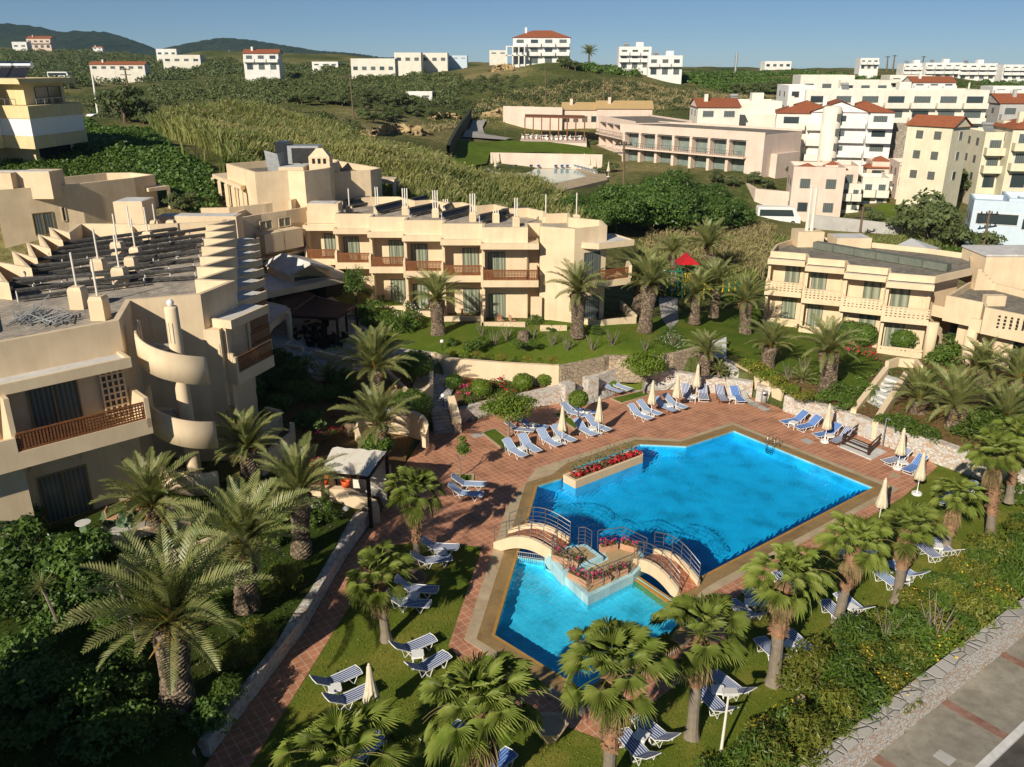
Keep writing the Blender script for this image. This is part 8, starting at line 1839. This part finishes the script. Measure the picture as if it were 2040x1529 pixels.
reeds('field_weeds', tw_([(1270, 560), (1280, 500), (1540, 480), (1800, 480), (1900, 500), (1700, 505), (1540, 530), (1480, 580)]), 7000, .5, 1.4, 'reed', 4, .08)
reeds('dry_grass_tufts', tw_([(700, 265), (880, 262), (960, 200), (1300, 170), (1560, 190), (1500, 220), (1150, 230), (900, 240)]), 9000, .3, .8, 'reed_tan', 6, .12)
# ---- trees beyond the garden
big = [tree_proto('broadleaf_tree', 'x', 'tree', (4.6, 4.4, 3.3), 3.4, 14000, .38, 'leaf_dark', 'bark', .22, 80+i, 7, 34, .6, group='big dark trees beyond the hotel') for i in range(2)]
BT = Proto(*big)
for i, (x, y, Y, s) in enumerate(((1175, 455, 112, .75), (1225, 452, 115, 1.0), (1290, 455, 114, 1.08), (1350, 458, 113, 1.1), (1410, 455, 114, 1.0), (1455, 450, 117, .8), (1260, 430, 122, 1.0), (1330, 425, 124, 1.15), (1400, 425, 124, 1.0), (1140, 440, 118, .7), (1200, 432, 122, .8))):
    p = T(x, y+12); p.z -= .5; BT.put(p, ['leftmost front', 'second front', 'third front', 'fourth front', 'fifth front', 'rightmost front', 'left rear', 'middle rear', 'right rear', 'lowest at the left end of', 'small rear left'][i]+' dark round tree in the clump beyond the central building', None, s*.84)
OT = Proto(tree_proto('olive_tree', 'x', 'tree', (2.1, 2.0, 1.5), 1.7, 1500, .32, 'leaf_olive', 'bark', .12, 91, 4, 12, .5, group='olive and carob trees on the slopes'), tree_proto('olive_tree', 'x', 'tree', (2.0, 2.2, 1.4), 1.6, 1500, .32, 'leaf_olive', 'bark', .12, 92, 4, 12, .5, group='olive and carob trees on the slopes'))
for i, (x, y, s, lab) in enumerate(((1845, 490, 2.3, 'wide feathery tree between the holiday houses and the right hotel'), (1800, 470, 1.3, 'smaller tree left of the wide feathery tree'), (1735, 445, .8, 'small round tree by the grey garden wall'), (1900, 500, 1.3, 'green tree before the modern white villa'), (1640, 365, .9, 'tree beside the grey white apartment block'), (1560, 350, .8, 'dark tree between pink hotel and apartment block'), (1750, 285, 1.1, 'tree before the long beige hotel'), (1590, 425, .9, 'tree against the tall pink wall near the minibus'), (1960, 510, 1.1, 'brownish tree below the modern villa'), (1905, 400, 1.8, 'large green bush mound left of the modern villa'), (1990, 400, 1.3, 'tree below the yellow balustrade house'), (830, 330, .9, 'bush at the top of the green lawn'), (1085, 322, .6, 'small tree on the far lawn left'), (1215, 345, .8, 'tree beside the far pool'), (1190, 350, .6, 'dark bush by the far pool umbrellas'), (250, 245, 1.9, 'dark round carob tree behind the yellow hotel'), (215, 232, 1.1, 'smaller dark tree beside the wooden pole'), (1500, 368, .8, 'bush at the foot of the pink hotel corner, right one'), (1462, 374, .75, 'bush at the foot of the pink hotel corner, middle one'), (1425, 366, .8, 'bush at the foot of the pink hotel, left one'), (1525, 378, .7, 'bush between the pink hotel corner and the pink wall'))):
    p = T(x, y); OT.put(p-Vector((0, 0, .3)), lab, None, s)
for i, (x, y, Y) in enumerate(((1820, 405, 128), (1815, 375, 136), (1512, 385, 145), (1485, 388, 146))):
    b = P(x, y, Y); t = thing('distant_palm', 'small palm at the holiday houses, %s' % ['front one', 'rear one', 'right potted one on the pink wall', 'left potted one on the pink wall'][i], 'palm tree', b, 0, 'small distant palms'); s = (1.0, 1.0, .5, .45)[i]; mobj('crown', FC[i % 3], t, (0, 0, 3.0*s), 0, s); mb = MB(); mb.tube([(0, 0, -1), (0, 0, 3.0*s)], .2, 6); mb.build('trunk', 'bark', t, world=False)
p = P(1173, 128, 288); t = thing('distant_palm', 'lone palm silhouetted on the skyline right of the hilltop villa', 'palm tree', p); mobj('crown', DC[0], t, (0, 0, 3), 0, 1.15); mb = MB(); mb.tube([(0, 0, -1), (0, 0, 3)], .3, 6); mb.build('trunk', 'bark', t, world=False)
p = P(1465, 142, 420); t = thing('radio_mast', 'ivy covered mast on the skyline right of centre', 'mast', p); mb = MB(); mb.tube([(0, 0, -2), (0, 0, 8)], .5, 6); mb.build('mast_column', 'galv', t, world=False); mb = MB(); mb.box(-1.1, 1.1, -.3, .3, 4.2, 4.6); mb.box(-.9, .9, -.3, .3, 6.2, 6.6); mb.build('crossbar', 'galv', t, world=False)
def grove(name, poly, n, s0, s1, seed, indiv, lab, mat='leaf_olive', nl=130):
    g = np.random.default_rng(seed); xs = [p[0] for p in poly]; ys = [p[1] for p in poly]; pts = []; tries = 0
    while len(pts) < n and tries < n*6:
        tries += 1; x = min(xs)+g.random()*(max(xs)-min(xs)); y = min(ys)+g.random()*(max(ys)-min(ys))
        if inpoly(x, y, poly): pts.append(T(x, y))
    pts.sort(key=lambda q: q.y); VS = []; 
    for j_, q in enumerate(pts[:indiv]): OT.put(q-Vector((0, 0, .3)), lab+(', near row' if j_ < indiv/3 else ', middle row' if j_ < indiv/1.5 else ', back row'), None, .5*(s0+s1)/2*(.8+.5*g.random()))
    for q in pts[indiv:]:
        s = s0+(s1-s0)*g.random(); u = nrm(g.normal(size=(nl, 3))); u[:, 2] = abs(u[:, 2]); c = u*np.array([s, s, s*.8])*(.6+.4*g.random((nl, 1)))+np.array([q.x, q.y, q.z-.1]); V, Q = leaf_quads(c, s*.27, g, u, .7); VS.append(V)
    if VS: V = np.concatenate(VS); o = np_obj(name, V, np.arange(len(V)).reshape(-1, 4), mat); o['kind'] = 'stuff'
grove('olive_grove', [(300,175),(480,150),(760,146),(930,150),(900,205),(700,215),(480,205),(300,200)], 620, 1.3, 2.3, 1, 60, 'grey green olive tree in the rows left of the hilltop slope')
grove('distant_olive_grove', [(0,98),(200,103),(300,114),(450,119),(480,132),(760,138),(780,146),(480,150),(300,165),(0,185)], 950, 2.0, 4.5, 2, 0, '', nl=90)
grove('slope_scrub', [(700,215),(960,150),(1130,160),(1560,190),(1420,235),(1120,215),(900,235),(720,250)], 330, .7, 1.9, 3, 30, 'round dark shrub tree dotted over the central slope', 'leaf_olive')
grove('skyline_wood', [(1110,128),(1230,140),(1370,146),(1600,145),(1720,150),(1720,165),(1600,195),(1460,190),(1350,160),(1130,140)], 430, 1.3, 3.0, 4, 40, 'green tree in the wood right of the hilltop villa', 'leaf_dark')
grove('right_scrub', [(1700,155),(2040,165),(2040,200),(1960,215),(1760,190),(1640,170)], 200, 1.0, 2.4, 5, 20, 'green tree among the white houses on the right', 'leaf_dark')
grove('bank_scrub', [(165,235),(200,255),(300,262),(350,300),(420,345),(425,420),(340,420),(330,360),(240,318),(165,300)], 460, .6, 1.3, 6, 10, 'dark bush on the shaded bank beside the yellow hotel', 'leaf_dark', 170)
grove('terrace_hedge', [(0,330),(160,300),(240,318),(330,365),(240,370),(120,360),(0,352)], 260, .5, 1.0, 7, 0, '', 'leaf_bush', 150)
grove('reed_edge_scrub', [(150,200),(330,200),(560,215),(720,250),(700,290),(560,240),(420,232),(300,250),(190,232)], 300, .8, 1.8, 8, 20, 'green bush along the upper edge of the reeds', 'leaf_olive')
grove('thicket', [(1010,395),(1130,390),(1180,440),(1160,455),(1060,410)], 120, .8, 1.6, 9, 0, '', 'leaf_bush', 150)
grove('field_scrub', [(1270,540),(1290,490),(1500,555),(1470,600),(1300,590)], 90, .5, 1.1, 10, 0, '', 'leaf_bush', 150)
grove('villa_scrub', [(1880,470),(2040,500),(2040,520),(1950,515),(1880,500)], 70, .6, 1.3, 11, 0, '', 'leaf_bush', 150)
# unseen trees added outside the frame at lower left to shade the garden
SH = Proto(tree_proto('added_shade_tree', 'x', 'tree', (4.8, 4.6, 3.8), 6.2, 7000, .55, 'leaf_dark', 'bark', .3, 97, 7, 30, .6, group='unseen trees added at the lower left for shade'))
for i, (x, y, s) in enumerate(((-9, 10, .78), (-13.2, 11, .8), (-17.5, 13.5, .8), (-14.5, 6, .85), (-19.3, 18.3, .62))): SH.put(Vector((x, y, .5)), 'broad unseen tree added for shade beyond the lower left corner of the garden', None, s)
for pr_ in (LP['b'], LP['d'], LP['w'], LP['k'], LP['x'], TB, PP, DT, BT, OT, SH, TW, *BP.values()): pr_.clean()
# ---- poles, vehicles, playground, cactus
def power_pole(lab, base, top, Y, r=.14, arms=1, mat='bark'):
    b = P(*base, Y); tp = P(*top, Y); h = tp.z-b.z; t = thing('power_pole', lab, 'power pole', b, 0, 'wooden power poles'); dx = tp.x-b.x; mb = MB(); mb.tube([(0, 0, -1), (dx, 0, h)], [r*1.2, r*.8], 7); mb.build('pole', mat, t, world=False)
    for k in range(arms): z = h-.5-k*1.0; mb = MB(); mb.box(dx-1.1, dx+1.1, -.07, .07, z, z+.14); mb.build('crossarm', 'darkmetal', t, world=False)
    for s in (-.9, -.3, .3, .9):
        if arms: mb = MB(); mb.lathe([(.08, 0), (.1, .15), (.03, .3)], (dx+s, 0, h-.36), 6); mb.build('insulator', 'darkmetal', t, world=False)
for a in (('tall brown power pole before the big dark trees', (1243, 468), (1243, 282), 112, .17, 2), ('leaning pale pole left before the reeds', (198, 246), (184, 150), 150, .2, 0, 'cream'), ('dark power pole with crossarms behind the reeds at left', (258, 190), (248, 135), 190, .2, 2), ('power pole in the olive slope left of centre', (704, 228), (697, 150), 190, .14, 1), ('thin power pole on the reed field', (741, 320), (738, 248), 150, .12, 0), ('power pole on the central green slope', (1088, 205), (1086, 135), 240, .15, 1), ('power pole beside the grey garden wall', (1712, 480), (1720, 412), 112, .16, 2), ('wooden pole with lamp near the modern villa', (1955, 520), (1972, 420), 100, .15, 2), ('left leg pole of the transformer pair on the slope', (1202, 210), (1204, 155), 240, .2, 0), ('right leg pole of the transformer pair on the slope', (1217, 210), (1219, 155), 240, .2, 0), ('power pole on the right skyline, first of three', (1767, 138), (1769, 112), 395, .3, 1), ('power pole on the right skyline, second of three', (1779, 138), (1783, 110), 395, .3, 1), ('power pole on the right skyline, third of three', (1837, 130), (1841, 112), 395, .3, 1), ('pale concrete pole in front of the red roofed terraces', (1926, 195), (1932, 165), 240, .3, 0, 'cream')): power_pole(*a)
def vehicle(lab, name, cat, c, ang, L, w, h, col='white', bus=True):
    t = thing(name, lab, cat, c, ang); mb = MB(); pr_ = [(-L/2, .35), (L/2, .35), (L/2, h*.45), (L/2-.25, h*.52), (L/2-(1.1 if bus else 1.0), h*.95), (L/2-(1.4 if bus else 1.3), h), (-L/2+(.15 if bus else .9), h), (-L/2, h*.9 if bus else h*.6)]
    n = len(pr_); mb.v += [(x, -w/2, z) for x, z in pr_]+[(x, w/2, z) for x, z in pr_]; mb.f += [tuple(range(n)), tuple(range(n, 2*n))[::-1]]+[((i+1) % n, i, n+i, n+(i+1) % n) for i in range(n)]; mb.m += [0]*(n+2); mb.build('body', col, t, world=False)
    for s in (-1, 1): mb = MB(); y = s*(w/2+.01); pts = [(-L/2+.3, h*.5), (L/2-1.0, h*.5), (L/2-1.35, h*.86), (-L/2+.3, h*.86)]; pts = pts if s < 0 else pts[::-1]; mb.poly([(x, y, z) for x, z in pts]); mb.build('side_window', 'glass', t, world=False)
    mb = MB(); a = ((L/2-.28, h*.54), (L/2-1.08, h*.93)); mb.quad((a[0][0]+.02, -w/2+.15, a[0][1]), (a[0][0]+.02, w/2-.15, a[0][1]), (a[1][0]+.02, w/2-.15, a[1][1]), (a[1][0]+.02, -w/2+.15, a[1][1])); mb.build('windscreen', 'glass', t, world=False)
    for x in (-L/2+1.1, L/2-1.1):
        for s in (-1, 1):
            mb = MB(); k = 14; y0, y1 = s*(w/2-.2), s*(w/2+.02); mb.tube([(x, y0, .36), (x, y1, .36)], .36, k); wl = mb.build('wheel', 'black', t, world=False); mb = MB(); mb.tube([(x, y1, .36), (x, y1+s*.02, .36)], .18, 10); o = mb.build('rim', 'galv', None); o.parent = wl
    for s in (-.6, .6): mb = MB(); mb.box(L/2-.02, L/2+.03, s*w/2-.12, s*w/2+.12, .6, .8); mb.build('headlight', 'globe', t, world=False)
p = P(1548, 447, 130); vehicle('white minibus with dark windows parked against the pink wall', 'minibus', 'minibus', p, R(-6), 6.4, 2.0, 2.7)
p = P(120, 158, 420); vehicle('white coach on the far left hillside road', 'coach', 'coach', p, R(0), 10, 2.5, 3.2)
p = P(197, 246, 148); vehicle('white car parked under the leaning pole by the reeds', 'parked_car', 'car', p, R(60), 4.2, 1.7, 1.5, bus=False)
# playground
b = G(1365, 585, 2.0); t = thing('play_tower', 'green and yellow play tower with a red gabled roof', 'play tower', b)
for x in (-.7, .7):
    for y in (-.6, .6): mb = MB(); mb.box(x-.07, x+.07, y-.07, y+.07, 0, 3.0); mb.build('post', 'green_paint', t, world=False)
mb = MB(); mb.box(-.7, .7, -.6, .6, 1.3, 1.42); mb.build('platform', 'yellow_paint', t, world=False)
mb = MB()
for i in range(7): mb.box(-.65+i*.2, -.57+i*.2, -.66, -.62, 1.42, 2.0)
mb.box(-.7, .7, -.67, -.61, 2.0, 2.08); mb.build('barrier', 'yellow_paint', t, world=False)
mb = MB(); mb.quad((-1, -.9, 2.9), (0, -.9, 3.7), (0, .9, 3.7), (-1, .9, 2.9)); mb.quad((1, .9, 2.9), (0, .9, 3.7), (0, -.9, 3.7), (1, -.9, 2.9)); mb.poly([(-1, -.88, 2.9), (1, -.88, 2.9), (0, -.88, 3.68)]); mb.build('roof', 'red_paint', t, world=False)
mb = MB(); pts = [(.7, 0, 1.4), (1.2, -.1, 1.25), (1.9, -.25, .6), (2.6, -.35, .2), (3.0, -.4, .2)]
for i in range(4): a, c = Vector(pts[i]), Vector(pts[i+1]); mb.quad(a+Vector((0, -.3, 0)), c+Vector((0, -.3, 0)), c+Vector((0, .3, 0)), a+Vector((0, .3, 0))); mb.quad(a+Vector((0, -.3, 0)), a+Vector((0, -.3, .25)), c+Vector((0, -.3, .25)), c+Vector((0, -.3, 0))); mb.quad(a+Vector((0, .3, 0)), a+Vector((0, .3, .25)), c+Vector((0, .3, .25)), c+Vector((0, .3, 0)))
mb.build('slide', 'yellow_paint', t, world=False)
b = G(1328, 590, 2.0); t = thing('swing_frame', 'green swing frame with rope net left of the play tower', 'swing', b)
for x in (-1.3, 1.3): mb = MB(); mb.tube([(x, -.8, 0), (x, 0, 2.3), (x, .8, 0)], .06, 6); mb.build('leg', 'green_paint', t, world=False)
mb = MB(); mb.tube([(-1.3, 0, 2.3), (1.3, 0, 2.3)], .06, 6); mb.build('top_bar', 'green_paint', t, world=False)
for x in (-.6, .5): mb = MB(); mb.tube([(x-.2, 0, 2.3), (x-.2, 0, .6), (x+.2, 0, .6), (x+.2, 0, 2.3)], .02, 4); mb.box(x-.22, x+.22, -.12, .12, .55, .6); mb.build('swing_seat', 'blue_paint', t, world=False)
t = thing('picket_fence', 'green and yellow picket fence around the playground', 'fence', G(1370, 598, 2.0)); a, c = G(1312, 592, 2.0), G(1500, 575, 2.0); L = (c-a).length
mb = MB(); mb.tube([(a.x, a.y, 2.5), (c.x, c.y, 2.5)], .04, 4); mb.tube([(a.x, a.y, 2.2), (c.x, c.y, 2.2)], .04, 4); mb.build('rail', 'green_paint', t)
for i in range(46): p = a.lerp(c, i/45); mb = MB(); mb.box(p.x-.05, p.x+.05, p.y-.09, p.y-.05, 1.95, 2.85); mb.build('picket', 'yellow_paint' if i % 3 == 0 else 'green_paint', t)
# cactus bed
for i, (x, y) in enumerate(((178, 1085), (215, 1055), (245, 1060), (270, 1050))):
    c = G(x, y, 2.05); t = thing('prickly_pear', 'prickly pear cactus in the near terrace planter, %s from the left' % ['first', 'second', 'third', 'fourth'][i], 'cactus', c, 0, 'prickly pear cacti'); g = np.random.default_rng(i)
    for k in range(6):
        px_, z = g.normal()*.2, .2+.28*(k//2); a = g.normal()*.6; mb = MB(); q = [(px_+.17*math.cos(u), .03*math.sin(u*2), z+.22*math.sin(u)) for u in np.linspace(0, 6.28, 13)[:-1]]; fr_ = [(x_, -.03, z_) for x_, _, z_ in q]; bk_ = [(x_, .03, z_) for x_, _, z_ in q]; mb.poly(fr_); mb.poly(bk_[::-1])
        for j in range(12): jj = (j+1) % 12; mb.quad(fr_[jj], fr_[j], bk_[j], bk_[jj])
        M_ = Matrix.Rotation(a, 4, 'Z'); mb.v = [tuple(M_ @ Vector(v)) for v in mb.v]; mb.build('pad', 'cactus', t, world=False)
p = G(945, 470-0, 0)
t = thing('garden_boulder', 'brown rounded rock on the left lawn behind loungers', 'boulder', G(828, 1158, 0)); mb = MB(); mb.lathe([(.5, -.1), (.55, .15), (.42, .4), (.2, .55), (.001, .58)], (0, 0, 0), 11); mb.build('rock', 'bark', t, True, world=False)
t = thing('garden_boulder', 'cut palm stump on the central lawn before the corner room', 'tree stump', G(1042, 678, 2.4)); mb = MB(); mb.lathe([(.5, -.1), (.45, .3), (.38, .7), (.001, .75)], (0, 0, 0), 11); mb.build('stump', 'bark_date', t, world=False)
t = thing('garden_boulder', 'twisted driftwood stump on the bare soil near the shell wall', 'tree stump', G(700, 862, 1.4)); mb = MB(); mb.lathe([(.45, -.1), (.3, .2), (.4, .5), (.15, .8), (.001, .82)], (0, 0, 0), 9); mb.build('stump', 'bark', t, world=False)
t = thing('concrete_planter', 'pale tapered concrete planter half hidden by palms at the bottom', 'planter', G(1095, 1470, .01)); mb = MB(); mb.lathe([(.3, 0), (.62, .55), (.66, .62), (.6, .62), (.55, .5), (.001, .5)], (0, 0, 0), 6); mb.build('pot', 'coping', t, world=False)
# ---------------- air ----------------
mb = MB(); mb.box(-3400, 3400, -300, 4200, -60, 420); hz = MT['haze'] = bpy.data.materials.new('haze'); hz.use_nodes = True; t = hz.node_tree; t.nodes.remove(t.nodes['Principled BSDF'])
pv = nd(t, 'ShaderNodeVolumePrincipled'); pv.inputs['Color'].default_value = (0.5, 0.82, 1.0, 1); pv.inputs['Density'].default_value = 0.00008; pv.inputs['Anisotropy'].default_value = 0.2
t.links.new(pv.outputs[0], t.nodes['Material Output'].inputs['Volume']); o = mb.build('haze', hz); o['kind'] = 'stuff'
